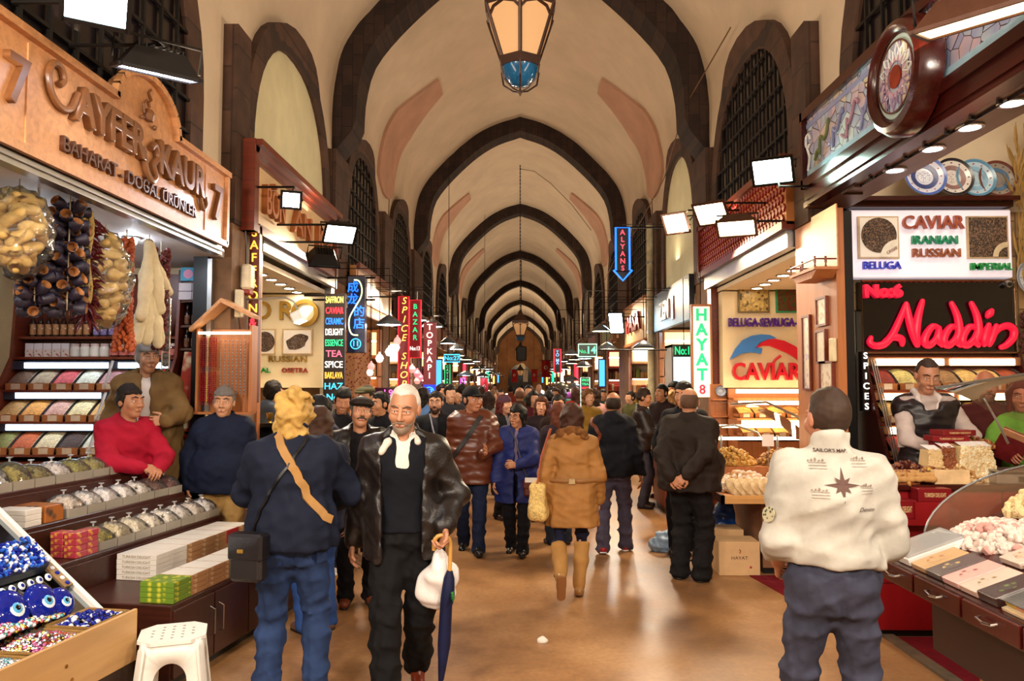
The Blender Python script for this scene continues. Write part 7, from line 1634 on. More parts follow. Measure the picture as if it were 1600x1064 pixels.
for p, c, c2, fr in ((1177, 'b89a58', '4a3a1a', '6a5a3a'), (1236, '6a2a1a', '2a4a1a', '1a8a5a')):
 f = MB().box(bx(p) - 0.21, bx(p) + 0.21, -0.04, 0, bz(466) - 0.20, bz(466) + 0.20).build('picture_frame', M(fr, 0.4), t); MB().box(bx(p) - 0.19, bx(p) + 0.19, -0.045, -0.04, bz(466) - 0.18, bz(466) + 0.18).build('picture', M(c, 0.4, kind='grain', scale=34, var=0.4, c2=c2), f)
# shelf below it
t = thing('pastry_shelf', 'warm-lit stepped pastry shelf below the fish emblem', 'shelf', (0, 0, 0)); f = MB()
for z, y0 in ((1.62, 10.15), (1.36, 10.0), (1.12, 9.85)): f.box(2.8, 4.3, y0, 10.45, z - 0.03, z)
f.box(2.8, 4.3, 10.40, 10.45, 0, 1.74); f.box(2.8, 4.3, 10.0, 10.4, 0, 1.06); f.build('shelf_boards', OAKV, t)
for z, y in ((1.70, 10.2), (1.55, 10.1), (1.30, 9.97)): MB().box(2.85, 4.2, y - 0.02, y, z - 0.02, z + 0.03).build('lamp_tube', WARMTUBE, t)
for r_i, (z, y) in enumerate(((1.362, 10.02), (1.122, 9.87))):
 for k in range(7): spice_bin('gold brown pastry bin on the %s step of the pastry shelf, %s from the aisle' % (['higher', 'lower'][r_i], ORD[k]), (2.83 + k * 0.205, y, z), ['c89448', 'b88038', 'd0a050', 'a87030', 'c08a40', 'd8a858', 'b07a38'][k], w=0.2, d=0.26, rise=0.08, fine=30)
# narrow side shelf with plates
t = thing('side_rack', 'narrow wooden rack of plates and tins at the shop jamb', 'rack', (2.80, 10.55, 0.9)); m = MB(); m.box(-0.2, 0.02, 0, 0.12, 0, 0.9);
for z in (0.2, 0.45, 0.68): m.box(-0.2, 0.02, -0.1, 0, z, z + 0.02)
m.build('boards', OAKV, t)
plate('grey blue saucer on the narrow rack', 2.72, 10.50, 1.70, 0.075, 'b8c0cc', '5a6a88', '8a94a8', '5a6a88')
# pastry counter jutting into the aisle
t = thing('pastry_counter', 'wooden pastry counter with a jutting tray front and steel frame', 'counter', (0, 0, 0))
MB().box(1.88, 4.0, 7.22, 8.4, 0.70, 0.745, 0.006).build('tray', M('b8783c', 0.4, kind='wood', scale=12, axis=0), t); MB().box(1.86, 4.0, 7.19, 7.22, 0.695, 0.77).build('tray_lip', M('d09a58', 0.4, kind='wood', scale=12, axis=0), t); MB().box(1.86, 1.89, 7.19, 8.4, 0.695, 0.77).build('tray_lip', MAHOG, t)
MB().box(2.30, 4.0, 7.42, 8.4, 0.06, 0.70).build('base', M('7a5236', 0.5, kind='wood', scale=12, axis=2), t); MB().box(2.32, 4, 7.45, 8.4, 0, 0.06).build('plinth', BLACK, t); MB().box(2.72, 2.76, 7.40, 7.42, 0.06, 0.70).build('post', MAHOG, t)
m = MB()
for y0 in (7.5, 8.35): m.tube([(2.0, y0, 1.32), (2.3, y0, 1.36), (2.55, y0, 1.28), (2.72, y0, 1.05)] if y0 > 8 else [(2.1, y0 + 0.2, 1.60), (2.45, y0 + 0.2, 1.62), (2.75, y0 + 0.2, 1.48), (2.95, y0 + 0.2, 1.2)], 0.012, 6)
m.tube([(1.95, 8.35, 1.22), (3.6, 8.35, 1.22)], 0.014, 6); m.tube([(2.15, 8.3, 0.75), (2.15, 8.3, 1.25)], 0.014, 6); m.tube([(2.75, 8.3, 0.75), (2.75, 8.3, 1.25)], 0.014, 6); m.build('frame', STEEL, t, True)
MB().grid(lambda u, v: (2.1 + 0.85 * u, 7.7 + 0.6 * v, 1.61 - 0.4 * u ** 2.2), 8, 2).build('glass', CLEAR, t, True)
for z, y in ((1.20, 8.33), (1.33, 8.37)): MB().box(2.0, 3.5, y, y + 0.03, z, z + 0.03).build('lamp_tube', WARMTUBE, t)
MB().box(1.95, 4, 8.0, 8.38, 0.745, 0.95).build('step', OAKV, t)
BREAD = M('c89a5e', 0.75, kind='plain', scale=40, var=0.25, bmp=0.3, c2='ead2a8')
for k in range(7):
 t = thing('flat_pastry', 'round sugared flat pastry leaning in the row, %s from the aisle' % ORD[k], 'pastry', (2.02 + k * 0.075, 7.32, 0.83), rot=Euler((R(52), 0, R(28))), group='flat pastries leaning in the tray'); f = Field(); f.ell((0, 0, 0), (0.105, 0.10, 0.02)); V, F = f.mesh(0.012, noise=(0.006, 60), seed=k); soft('disc', V, F, BREAD, t)
SUG = M('e6d6c4', 0.7, kind='plain', scale=40, var=0.12, bmp=0.2); AMB = M('b8843c', 0.5, var=0.3)
pile('sugared pastries heaped on the jutting tray', 2.22, 7.72, 0.75, 0.30, 0.30, 0.17, '', 330, 0.024, 21, 'pastries', [SUG, SUG, M('d8a878', 0.6)], 'cube', 'pastry_heap')
pile('sugared pastries heaped against the pier', 2.75, 7.85, 0.75, 0.30, 0.34, 0.28, '', 330, 0.024, 22, 'pastries', [SUG, SUG, M('d0b088', 0.6)], 'cube', 'pastry_heap')
pile('amber baklava pieces in the glass case', 2.22, 8.18, 0.951, 0.26, 0.16, 0.17, '', 220, 0.02, 23, 'baklava', [AMB, M('c8a050', 0.5, var=0.3)], 'cube', 'baklava_heap'); pile('dark nut pieces in the glass case', 2.72, 8.18, 0.951, 0.24, 0.16, 0.15, '', 200, 0.02, 24, 'baklava', [M('8a5a30', 0.6, var=0.3), AMB], 'cube', 'baklava_heap')
t = thing('price_tag', 'small white and pink price tag in the pastry case', 'price tag', (2.55, 7.98, 1.16)); MB().box(-0.06, 0.06, 0, 0.006, 0, 0.12).build('card', M('f0e0dc', 0.5, var=0.02), t); MB().tube([(0, 0.003, 0.0), (0, 0.01, -0.2)], 0.004, 5).build('pin', STEEL, t)
# cartons and bags below
def carton(label, x, y, w, d, h, rz=0.0, name=None, z=0.0):
 t = thing('cardboard_carton', label, 'carton', (x, y, z), rz); MB().box(0, w, 0, d, 0, h, 0.004).build('box', M('cfa878', 0.75, var=0.08), t); MB().box(w * 0.0, w, d * 0.47, d * 0.53, h, h + 0.002).build('tape', M('b89868', 0.3), t)
 if name: text(t, name, (w * 0.5, -0.002, h * 0.52), M('5a3a2a', 0.6), h=h * 0.10, depth=0.001, width=w * 0.4); MB().tube([(w * 0.5 + 0.01 * math.sin(q), -0.002, h * 0.66 + 0.012 * q) for q in range(4)], 0.005, 5).build('printed_mark', M('b05a3a', 0.6), t); MB().cyl((w * 0.77, 0, h * 0.25), (w * 0.77, -0.002, h * 0.25), 0.012, n=12).build('printed_seal', M('a03028', 0.6), t)
carton('cardboard carton printed with a shop name below the pastry tray', 1.87, 7.36, 0.385, 0.30, 0.315, R(-1), 'HAYAT'); carton('plain cardboard carton behind the printed one', 1.93, 7.72, 0.28, 0.3, 0.36)
t = thing('blue_sack', 'dark blue plastic sack under the pastry tray', 'sack', (2.10, 8.12, 0)); f = Field(); f.ell((0, 0, 0.26), (0.16, 0.13, 0.26), k=0.05); f.ell((0.03, 0, 0.5), (0.10, 0.1, 0.1), k=0.06); f.plane((0, 0, 0.0), (0, 0, -1)); V, F = f.mesh(0.018, noise=(0.022, 28), seed=3); soft('sack', V, F, M('123a78', 0.3, var=0.25), t)
t = thing('pale_bag', 'crumpled pale blue plastic bag on the floor', 'bag', (1.56, 8.45, 0)); f = Field(); f.ell((0, 0, 0.08), (0.16, 0.12, 0.11), k=0.05); f.ell((0.1, 0.02, 0.18), (0.05, 0.05, 0.08), k=0.05); f.plane((0, 0, 0.0), (0, 0, -1)); V, F = f.mesh(0.016, noise=(0.03, 34), seed=4); soft('bag', V, F, M('9ab8d8', 0.35, var=0.15), t)
# sign on the far jamb
t = neon_box('upright cream sign with green letters and a red number eight', 2.50, 10.6, 1.62, 0.235, 1.26, E('fff0c8', 0.56)); stack_letters(t, 'HAYAT', 0.2, 1.26, E('10a870', 0.72), top=1.23, bot=0.20, hh=0.165, bold=0.055); text(t, '8', (0, -0.008, 0.10), E('d0203a', 0.72), h=0.13, depth=0.01, bold=0.03)
m = MB(); m.box(-0.14, -0.118, -0.02, 0.08, 0, 1.26); m.box(0.118, 0.14, -0.02, 0.08, 0, 1.26); m.box(-0.14, 0.14, -0.02, 0.08, 1.25, 1.28); m.build('frame', OAKV, t)
# floodlights of that side
BRN = M('4a2a1a', 0.5, 0.3, var=0.2)
flood('long brown floodlight over the glass fascia, lamp side down', (2.22, 3.62, 3.56), (2.5, 3.9, 1.5), 0.55, 0.26, 'ffd8a0', 3, (2.6, 3.6, 3.9), hood=BRN)
flood('greenish glaring floodlight before the wooden pier', (2.24, 6.75, 3.69), (1.0, 4.2, 1.2), 0.34, 0.25, 'd8fff0', 32, (2.68, 6.75, 3.55))
flood('warm floodlight tilted to the aisle, outermost on the long arm', (1.90, 9.3, 3.76), (0.2, 7.0, 1.8), 0.30, 0.26, 'ffdca0', 22, (2.6, 9.0, 3.85), hood=BRN)
flood('warm floodlight in the middle of the long arm', (2.02, 8.05, 3.60), (0.6, 6.2, 1.4), 0.34, 0.26, 'ffdca0', 22, (2.6, 8.0, 3.7), hood=BRN)
flood('warm floodlight under the lattice fascia', (2.12, 7.48, 3.33), (1.6, 6.2, 1.2), 0.36, 0.22, 'ffe2ac', 18, (2.6, 7.5, 3.4), hood=BRN)
flood('bluish glaring floodlight farther along the right shops', (px(963, 16), 16.0, 3.07), (0.2, 12.0, 1.4), 0.30, 0.44, 'bfeaff', 30, (2.6, 16.0, 3.2))
# ------------------------------------------------------------------ signs farther along
t = neon_box('blue neon arrow sign pointing down with red letters', px(974, 12.3), 12.3, 3.60, 0.23, 0.72, M('140a20', 0.3), None); h_ = 0.72
MB().tube([(-0.11, -0.012, h_), (0.11, -0.012, h_), (0.11, -0.012, 0.03), (0.15, -0.012, 0.03), (0.0, -0.012, -0.14), (-0.15, -0.012, 0.03), (-0.11, -0.012, 0.03)], 0.016, 6, closed=True).build('neon_border', E('1a6cff', 1.49), t, True)
MB().prism([(-0.15, 0.02), (0.15, 0.02), (0, -0.15)], 0.0, 0.06, 'y').build('arrow_head', M('140a20', 0.3), t); stack_letters(t, 'ALYANS', 0.2, 0.72, E('ff4a5a', 0.90), top=0.70, bot=0.0, hh=0.085); post(t, 0.0, 0.9, 0.73)
t = neon_box('green neon number sign with a pale frame', px(918, 13.5), 13.5, 2.28, 0.32, 0.22, M('06301c', 0.3), E('b8ffd8', 0.90), bt_=0.010); text(t, 'No.', (-0.085, -0.008, 0.09), GRN_N, h=0.07, depth=0.01, bold=0.01); text(t, '14', (0.06, -0.008, 0.11), E('6affb0', 0.90), h=0.13, depth=0.01, bold=0.02); post(t, 0.0, 1.4, 0.12)
t = neon_box('upright sign of stacked red and green word lines', px(914, 14.5), 14.5, 1.30, 0.17, 0.62, M('0a1410', 0.3), E('d8ffe8', 1.2), bt_=0.006)
for k, m_ in enumerate((GRN_N, GRN_N, RED_N, E('ff8a9a', 0.84), GRN_N, RED_N, RED_N, GRN_N)): text(t, ['SPICE', 'TEA', 'SAFFRON', 'LOKUM', 'NUTS', 'OIL', 'SOAP', 'CAVIAR'][k], (0, -0.008, 0.57 - 0.073 * k), m_, h=0.042, depth=0.01, bold=0.02, width=0.13)
t = neon_box('red neon framed sign with blue letters over the aisle', px(871, 17), 17.0, 2.05, 0.15, 0.52, M('0a0a20', 0.3), RED_N, bt_=0.014); stack_letters(t, 'TO MA', 0.1, 0.5, E('8ab8ff', 0.90), top=0.48, bot=0.18, hh=0.07)
t = neon_box('green neon twelve inside the dark glass shop', px(1069, 11.9), 11.9, 2.22, 0.34, 0.18, M('0a2a1c', 0.3), None); text(t, 'No:12', (0, -0.008, 0.09), GRN_N, h=0.13, depth=0.01, bold=0.02, width=0.3)
# glass-fronted shop with a dark fascia
t = thing('shop_fascia', 'dark fascia with pale letters over the glass-fronted shop', 'sign', (2.60, 14.9, 2.80), R(-90)); MB().box(0, 3.1, 0, 0.08, 0, 0.7).build('panel', M('14161c', 0.5), t); text(t, 'ZEN', (1.15, -0.02, 0.3), WHITE, h=0.34, depth=0.03, bold=0.02, width=0.9); MB().box(1.75, 1.95, -0.02, 0, 0.1, 0.5).build('red_mark', M('a02a30', 0.4), t)
t = thing('shop_fascia', 'cream fascia with brown ornamental letters past the white pipe', 'sign', (2.60, 19.1, 2.75), R(-90)); MB().box(0, 3.2, 0, 0.08, 0, 0.85).build('panel', M('e2c08c', 0.5, var=0.05), t); text(t, 'PASA', (1.6, -0.03, 0.42), M('8a2030', 0.4), h=0.4, depth=0.05, bold=0.03, width=2.0); m = MB(); m.box(0, 3.2, -0.03, 0.08, -0.06, 0.0); m.box(0, 3.2, -0.03, 0.08, 0.85, 0.9); m.build('frame', OAKV, t)
t = thing('drain_pipe', 'white painted downpipe on the pier past the glass shop', 'pipe', (2.60, 15.3, 0)); MB().cyl((0, 0, 0), (0, 0, 5.0), 0.07, n=12).build('pipe', M('b8b090', 0.6), t, True)
for z in (1.4, 2.8, 4.2): MB().cyl((0, 0, z), (0, 0, z + 0.05), 0.082, n=12).build('clamp', STEEL, t)
for k, (y, z, w_, m_) in enumerate(((14.75, 0.6, 1.1, E('bfe8f0', 1.3)),)):
 t = thing('glass_vitrine', 'bright bluish glass show window of the dark fascia shop', 'show window', (2.70, 13.6, 0)); MB().box(0, 0.9, 0, 0.6, 0, 0.7).build('base', MAHOG, t); MB().box(0.05, 0.9, 0.5, 0.55, 0.72, 2.4).build('lit_back', m_, t); MB().box(0, 0.9, -0.01, 0.0, 0.7, 2.45).build('glass', CLEAR, t); m = MB(); m.box(-0.03, 0.0, -0.02, 0.6, 0, 2.5); m.box(-0.03, 0.9, -0.02, 0.6, 2.45, 2.5); m.build('frame', STEEL, t)
 for i in range(3):
  MB().box(0.03, 0.88, 0.1, 0.5, 1.05 + i * 0.42, 1.065 + i * 0.42).build('glass_shelf', CLEAR, t)
for k, (p, y, yy, w_) in enumerate(((939, 15.5, 518, 'under the number sign arm'), (948, 15.0, 546, 'beside the bluish floodlight'), (893, 20, 554, 'next to the red framed sign'), (1006, 13.2, 545, 'before the cream fascia'), (912, 18, 573, 'low over the striped word sign'))):
 v = aty(p, yy, y); dish_lamp('warm dish lamp %s' % w_, v.x, y, v.z, 0.20, 'ffdca8', 12.0)
for k, (p, y, yy) in enumerate(((863, 30, 610), (877, 27, 603), (884, 26, 608), (893, 24, 594), (870, 34, 612), (899, 21, 606))): v = aty(p, yy, y); dish_lamp('cool dish lamp of the far right shops, %s of the cluster' % ORD[k], v.x, y, v.z, 0.24, 'dff0ff', 14.0)
# goods stall in the aisle with small copper things
t = thing('goods_cart', 'wooden cart counter of small goods beside the leather jacket man', 'counter', (2.0, 10.75, 0)); MB().box(0, 0.6, 0, 0.9, 0.08, 0.86, 0.01).build('body', M('8a3a20', 0.4, kind='wood', scale=12, axis=2), t); MB().box(-0.12, 0.62, -0.05, 0.95, 0.86, 0.92).build('top', OAK, t); MB().box(0.03, 0.57, 0.04, 0.85, 0, 0.08).build('plinth', BLACK, t); MB().box(0.08, 0.55, -0.012, 0, 0.14, 0.8, 0.004).build('door', M('9a4424', 0.4, kind='wood', scale=12, axis=2), t)
for k in range(12):
 o = tag(MB().lathe([(0, 0), (0.025, 0.01), (0.034, 0.05), (0.018, 0.09), (0.024, 0.12)], 8).build('spice_jar', [CU, GOLD, M('c8a878', 0.5)][k % 3], None, True), 'little %s pot on the goods cart, %s' % (['copper', 'brass', 'clay'][k % 3], ['at the aisle corner', 'in the second spot of the row', 'third along', 'fourth along', 'second row, aisle side', 'second row, next', 'second row, middle', 'second row, end', 'third row, aisle side', 'third row, next', 'third row, middle', 'third row, end'][k]), 'pot', 'little pots on the goods cart'); o.location = (1.95 + 0.13 * (k % 4), 10.80 + 0.14 * (k // 4), 0.921)
# ------------------------------------------------------------------ lanterns down the middle of the vault
def lantern(label, y, zb, k=1.0, ztop=8.9, lit=None):
 t = thing('hanging_lantern', label, 'lantern', (0.0, y, zb)); BRZ_ = M('3a2216', 0.45, 0.4, var=0.25); fr = MB(); rot = R(30)
 def hx(r, z): return [(r * k * math.cos(rot + math.pi / 3 * i), r * k * math.sin(rot + math.pi / 3 * i), z * k) for i in range(6)]
 a, b = hx(0.165, 0.26), hx(0.315, 0.68)
 for i in range(6): fr.tube([a[i], b[i]], 0.016 * k, 6)
 for r, z0, z1 in ((0.19, 0.20, 0.27), (0.34, 0.67, 0.76)):
  v = hx(r * 0.92, z0) + hx(r, z1); fr.add(v, [(i, (i + 1) % 6, 6 + (i + 1) % 6, 6 + i) for i in range(6)] + [tuple(range(6))[::-1], tuple(range(6, 12))])
 v = hx(0.30, 0.76) + hx(0.10, 1.0) + hx(0.05, 1.12); fr.add(v, [(i, (i + 1) % 6, 6 + (i + 1) % 6, 6 + i) for i in range(6)] + [(6 + i, 6 + (i + 1) % 6, 12 + (i + 1) % 6, 12 + i) for i in range(6)])
 for i in range(6):      # arched heads of the panels
  p, q = Vector(b[i]), Vector(b[(i + 1) % 6]); pa, qa = Vector(a[i]), Vector(a[(i + 1) % 6]); up = ((pa + qa) / 2 - (p + q) / 2) * 0.20
  fr.tube([p + (pa - p) * 0.22, p + (q - p) * 0.2 + up * 0.45, (p + q) / 2 + up * 0.1, p + (q - p) * 0.8 + up * 0.45, q + (qa - q) * 0.22], 0.014 * k, 5)
 fr.build('frame', BRZ_, t)
 for i in range(6): MB().add([Vector(v) * 0.985 if False else v for v in (a[i], a[(i + 1) % 6], b[(i + 1) % 6], b[i])], [(0, 1, 2, 3)]).build('frosted_panel', E('e0a468', 0.12, base='c09a70') if lit is None else lit, t)
 MB().lathe([(0, 0.045 * k), (0.07 * k, 0.06 * k), (0.125 * k, 0.12 * k), (0.15 * k, 0.21 * k)], 18).build('blue_dome', M('1a5a86', 0.12, var=0.3, bmp=0), t, True)
 m = MB()
 for i in range(6): c, s_ = math.cos(rot + i * math.pi / 3), math.sin(rot + i * math.pi / 3); m.tube([(0.18 * k * c, 0.18 * k * s_, 0.2 * k), (0.16 * k * c, 0.16 * k * s_, 0.09 * k), (0.07 * k * c, 0.07 * k * s_, 0.02 * k), (0, 0, 0.0)], 0.008 * k, 5)
 m.lathe([(0, -0.04 * k), (0.014 * k, -0.01 * k), (0.02 * k, 0.01 * k), (0, 0.03 * k)], 8); m.build('cage', BRZ_, t, True)
 m = MB(); L = ztop - zb; n = int(L / 0.12)
 m.tube([(0, 0, 1.1 * k), (0, 0, L)], 0.012, 5)
 for i in range(min(n, 60)): m.sphere((0, 0, 1.15 * k + 0.12 * i), (0.02, 0.02, 0.05), 6, 4) if 1.15 * k + 0.12 * i < L else None
 m.build('chain', IRON, t, True)
lantern('big hexagonal lantern with a blue glass dome, top cut by the frame', 6.2, 4.20)
lantern('hexagonal lantern hanging lower on a long chain, mid hall', 24.5, 3.12, 0.92)
lantern('small distant hexagonal lantern under the far ribs', 43, 3.0, 1.0); lantern('tiny lantern farthest down the hall before the flags', 60, 2.2, 1.0)
t = thing('black_speaker', 'black box speaker hanging behind the mid hall lantern', 'speaker', (0.06, 41.5, 3.05)); MB().box(-0.28, 0.28, 0, 0.4, 0, 0.8, 0.05).build('cabinet', BLACK, t); MB().tube([(0, 0.2, 0.9), (0, 0.2, 5.79)], 0.02, 5).build('chain', IRON, t)
# sagging cables on the vault
def cable(label, pts, r=0.010):
 o = MB().tube(pts, r, 5).build('light_cable', M('6a4a30', 0.7), None, True); tag(o, label, 'cable')
cable('thin cable sagging along the right of the vault', [(2.66, 9.5, 6.3), (2.5, 11.5, 6.0), (2.66, 14.0, 5.6), (2.72, 18, 5.4), (2.60, 20, 5.3), (2.62, 24, 5.0)])
cable('thin cord draped from the lantern hook across the vault', [(0, 24.5, 8.75), (0.45, 24.6, 8.70), (1.0, 24.8, 8.35), (1.7, 25.2, 7.75), (2.4, 25.8, 7.0)])
cable('wire hanging down the plaster beside the first pale rib', [(-2.70, 15.6, 5.6), (-2.77, 15.86, 4.8), (-2.76, 15.86, 3.8)])
cable('wire hanging down the plaster by the pale rib opposite', [(2.70, 15.6, 5.6), (2.77, 15.86, 4.8), (2.76, 15.86, 3.8)])
# ------------------------------------------------------------------ flags
def vz(x): return float(np.interp(abs(x), [p[0] for p in PROF[::-1]], [p[1] for p in PROF[::-1]]))
def flag(label, x, y, z, w_, h_, red=True):
 t = thing('flag', label, 'flag', (x, y, z)); MB().grid(lambda u, v: (-w_ / 2 + w_ * u, 0.03 * math.sin(u * 9 + v * 4), -h_ * v), 8, 8).build('cloth', M('b01420' if red else 'e8ddd0', 0.8, var=0.1), t, True)
 if red:
  f = MB(); n = 16; R_ = w_ * 0.24; P_ = [(R_ * math.cos(q), R_ * math.sin(q)) for q in [0.6 + (6.283 - 1.2) * i / n for i in range(n + 1)]] + [(0.06 * w_ + R_ * 0.8 * math.cos(q), R_ * 0.8 * math.sin(q)) for q in [(6.283 - 0.75) - (6.283 - 1.5) * i / n for i in range(n + 1)]]
  f.prism([(a, b - h_ * 0.42) for a, b in P_], -0.045, -0.04, 'y'); f.build('crescent', M('f0e8e0', 0.8, var=0.02), t)
  m = MB(); m.prism([(0.02 * w_ + w_ * (0.11 if i % 2 == 0 else 0.045) * math.cos(math.pi / 2 + math.pi / 5 * i) + w_ * 0.1, -h_ * 0.42 + w_ * (0.11 if i % 2 == 0 else 0.045) * math.sin(math.pi / 2 + math.pi / 5 * i)) for i in range(10)], -0.045, -0.04, 'y'); m.build('star', M('f0e8e0', 0.8, var=0.02), t)
 MB().tube([(-w_ / 2 - 0.1, 0, 0.02), (w_ / 2 + 0.1, 0, 0.02)], 0.02, 5).build('pole', IRON, t); MB().tube([(0, 0, 0.02), (0, 0, vz(x) - z)], 0.008, 4).build('cord', IRON, t)
flag('red crescent flag hanging at the far gate, toward the spice side', px(804, 70), 70, 3.1, 0.52, 1.15); flag('white pennant between the two far red flags', px(821, 70), 70, 3.1, 0.42, 1.1, False); flag('red crescent flag hanging at the far gate, toward the caviar side', px(835, 70), 70, 3.1, 0.52, 1.15)
flag('red crescent flag over the spice side shops, half way down', px(757, 29), 29, 2.02, 0.28, 0.75); flag('dark red banner above the aisle on the right, far down', px(853, 46), 46, 3.2, 0.5, 1.0, True)
# ------------------------------------------------------------------ the shops farther down, both sides
FCOL = ['8a4a28', 'b07a40', '5a2a1c', 'c09a60', '7a3a20', 'a06a38', '4a2418', 'b88a50']
GCOL = ['c8a050', 'a83a28', 'd8c098', '7a8a3a', 'b8763a', 'e0d0b0', '8a2a30', 'c89a48', '5a3a28', 'd0a878']
SIDES = {-1: 'spice', 1: 'caviar'}
LITP = [E('ffe2b0', 1.0), E('ffd090', 0.9), E('fff0d8', 1.1), E('ffc880', 0.9)]
for k in range(2, 15):
 ya, yb = PIERS[k][1], PIERS[k + 1][0]; L = yb - ya
 for s in (-1, 1):
  sd = SIDES[s]; r_ = random.Random(k * 10 + s); nm = ORD[k - 2]
  if not (s > 0 and k in (2, 3)):
   t = thing('shop_fascia', 'plain wooden fascia of the %s shop past the caviar shop on the %s side' % (nm, sd), 'sign', (s * 2.62, ya, 2.95), 0, 'plain fascias farther down'); MB().box(0, s * -0.10, 0, L, 0, 0.68).build('panel', M(FCOL[(k + s) % 8], 0.45, var=0.1), t)
   m = MB(); m.box(s * -0.10, s * -0.16, 0, L, 0.62, 0.72); m.box(s * -0.10, s * -0.14, 0, L, -0.04, 0.04); m.build('moulding', REDWOOD, t)
   MB().box(s * -0.105, s * -0.115, L * 0.15, L * 0.85, 0.15, 0.5).build('name_board', M(GCOL[(k * 3 + s) % 10], 0.4, var=0.15), t)
  # lit shelf wall facing the photographer
  t = thing('goods_shelf', 'lit goods shelf closing the %s shop past the caviar shop on the %s side' % (nm, sd), 'shelf', (s * 2.70, yb - 0.02, 0)); x1 = s * 1.3
  MB().box(0, x1, -0.04, 0, 0.0, 2.85).build('back', M(GCOL[(k + 2) % 10], 0.6, var=0.1), t); m = MB()
  for z in (0.9, 1.25, 1.6, 1.95, 2.3): m.box(0, x1, -0.32, -0.04, z - 0.02, z)
  m.box(0, s * 0.03, -0.32, -0.04, 0, 2.85); m.build('boards', OAKV, t)
  for z in (1.22, 1.92, 2.62): MB().box(s * 0.06, x1, -0.30, -0.27, z - 0.02, z + 0.01).build('lamp_tube', E('ffe0b0' if (k + s) % 3 else 'e0f0ff', 9.0), t)
  MB().box(s * 0.1, s * 1.2, -0.05, -0.045, 2.36, 2.8).build('lit_sign', LITP[(k + s) % 4], t)
  for z in (0.9, 1.25, 1.6, 1.95):
   m = MB(); x = 0.06
   while x < 1.2:
    w_ = r_.uniform(0.05, 0.11); h_ = r_.uniform(0.12, 0.24); m.box(s * x, s * (x + w_), -0.28, -0.12, z + 0.001, z + h_, 0.01, r_.randrange(4)); x += w_ + 0.012
   o = m.build('packed_goods', [M(c, 0.4, var=0.15) for c in r_.sample(GCOL, 4)], t); o['kind'] = 'stuff'
  # street counter
  if k >= 3 and not (s > 0 and k == 3):
   t = thing('street_counter', 'goods counter of the %s shop past the caviar shop on the %s side' % (nm, sd), 'counter', (s * 2.60, ya + 0.1, 0)); d = 0.55 + 0.1 * (k % 3)
   MB().box(0, -s * d, 0, L - 0.2, 0.05, 0.85).build('body', M(['5a1a14', '8a5a30', '6a2a18'][k % 3], 0.4, var=0.1), t); MB().box(0, -s * (d + 0.03), -0.02, L - 0.18, 0.85, 0.89).build('top', OAKV, t); MB().box(0, -s * (d - 0.05), 0.04, L - 0.25, 0, 0.05).build('plinth', BLACK, t)
   m = MB()
   for q in range(160):
    y = r_.uniform(0.1, L - 0.3); u = r_.random(); m.at((-s * (d - 0.06) * (1 - u), y, 0.9 + 0.02 + 0.30 * u), (r_.uniform(0, 3), r_.uniform(0, 3), 0)); sz = r_.uniform(0.03, 0.055); m.box(-sz, sz, -sz, sz, -sz * 0.7, sz * 0.7, sz * 0.4, int((y / L) * 4) % 4); m.xf = None
   o = m.build('piled_goods', [M(c, 0.5, var=0.25) for c in r_.sample(GCOL, 4)], t); o['kind'] = 'stuff'
  # one thing hanging out over the aisle
  if k >= 4:
   if (k + s) % 2:
    t = thing('neon_sign', '%s upright light box of the %s shop on the %s side' % (['green', 'red', 'amber', 'white', 'blue'][k % 5], nm, sd), 'neon sign', (s * 2.25, ya + 0.3, 1.7 + 0.1 * (k % 4))); MB().box(-0.10, 0.10, 0, 0.1, 0, 0.8).build('panel', DKP, t); MB().box(-0.075, 0.075, -0.01, 0, 0.04, 0.76).build('lit_face', E(['20d890', 'ff3040', 'ffb850', 'ffe8d0', '3a8aff'][k % 5], 1.6), t); bracket(t, s * 2.25, t.location.z, 0.8, 0.05)
   dish_lamp('dish lamp over the counter of the %s shop on the %s side' % (nm, sd), s * (1.9 - 0.05 * (k % 3)), ya + L * 0.5, 2.75 - 0.12 * (k % 3), 0.24, ['ffdca8', 'e8f4ff', 'ffe8c8'][(k + s) % 3], 16.0, 0.5)
  if 4 <= k <= 11:
   dish_lamp('second dish lamp of the %s shop on the %s side' % (nm, sd), s * 1.8, ya + L * 0.15, 2.4 + 0.1 * (k % 3), 0.22, ['e8f4ff', 'ffd8a0'][k % 2], 16.0, 0.6)
for k, (p, y, yy) in enumerate(((748, 60, 612), (700, 20, 641), (834, 60, 615), (846, 58, 614), (757, 62, 617), (792, 66, 619))):
 v = aty(p, yy, y); t = thing('bulb_lamp', 'bare glowing globe bulb far down the hall, %s' % ['brightest toward the spice side', 'low behind the dark coat', 'toward the caviar side', 'beside the other caviar side bulb', 'just past the brightest', 'nearest the end gate'][k], 'lamp', v); MB().sphere((0, 0, 0), 0.22 if k != 1 else 0.08, 12, 8).build('globe', E('ffe8c0', 10.0), t, True); MB().tube([(0, 0, 0.1), (0, 0, vz(v.x) - v.z)], 0.01, 4).build('cord', IRON, t)
t = thing('wall_clock', 'round pale clock above the far gate', 'clock', (px(815, 95), 95.25, 3.9)); o = MB().lathe([(0, 0), (0.5, 0), (0.5, 0.08), (0, 0.08)], 24).build('face', M('e8d8b8', 0.5), t); o.rotation_euler = (R(90), 0, 0)
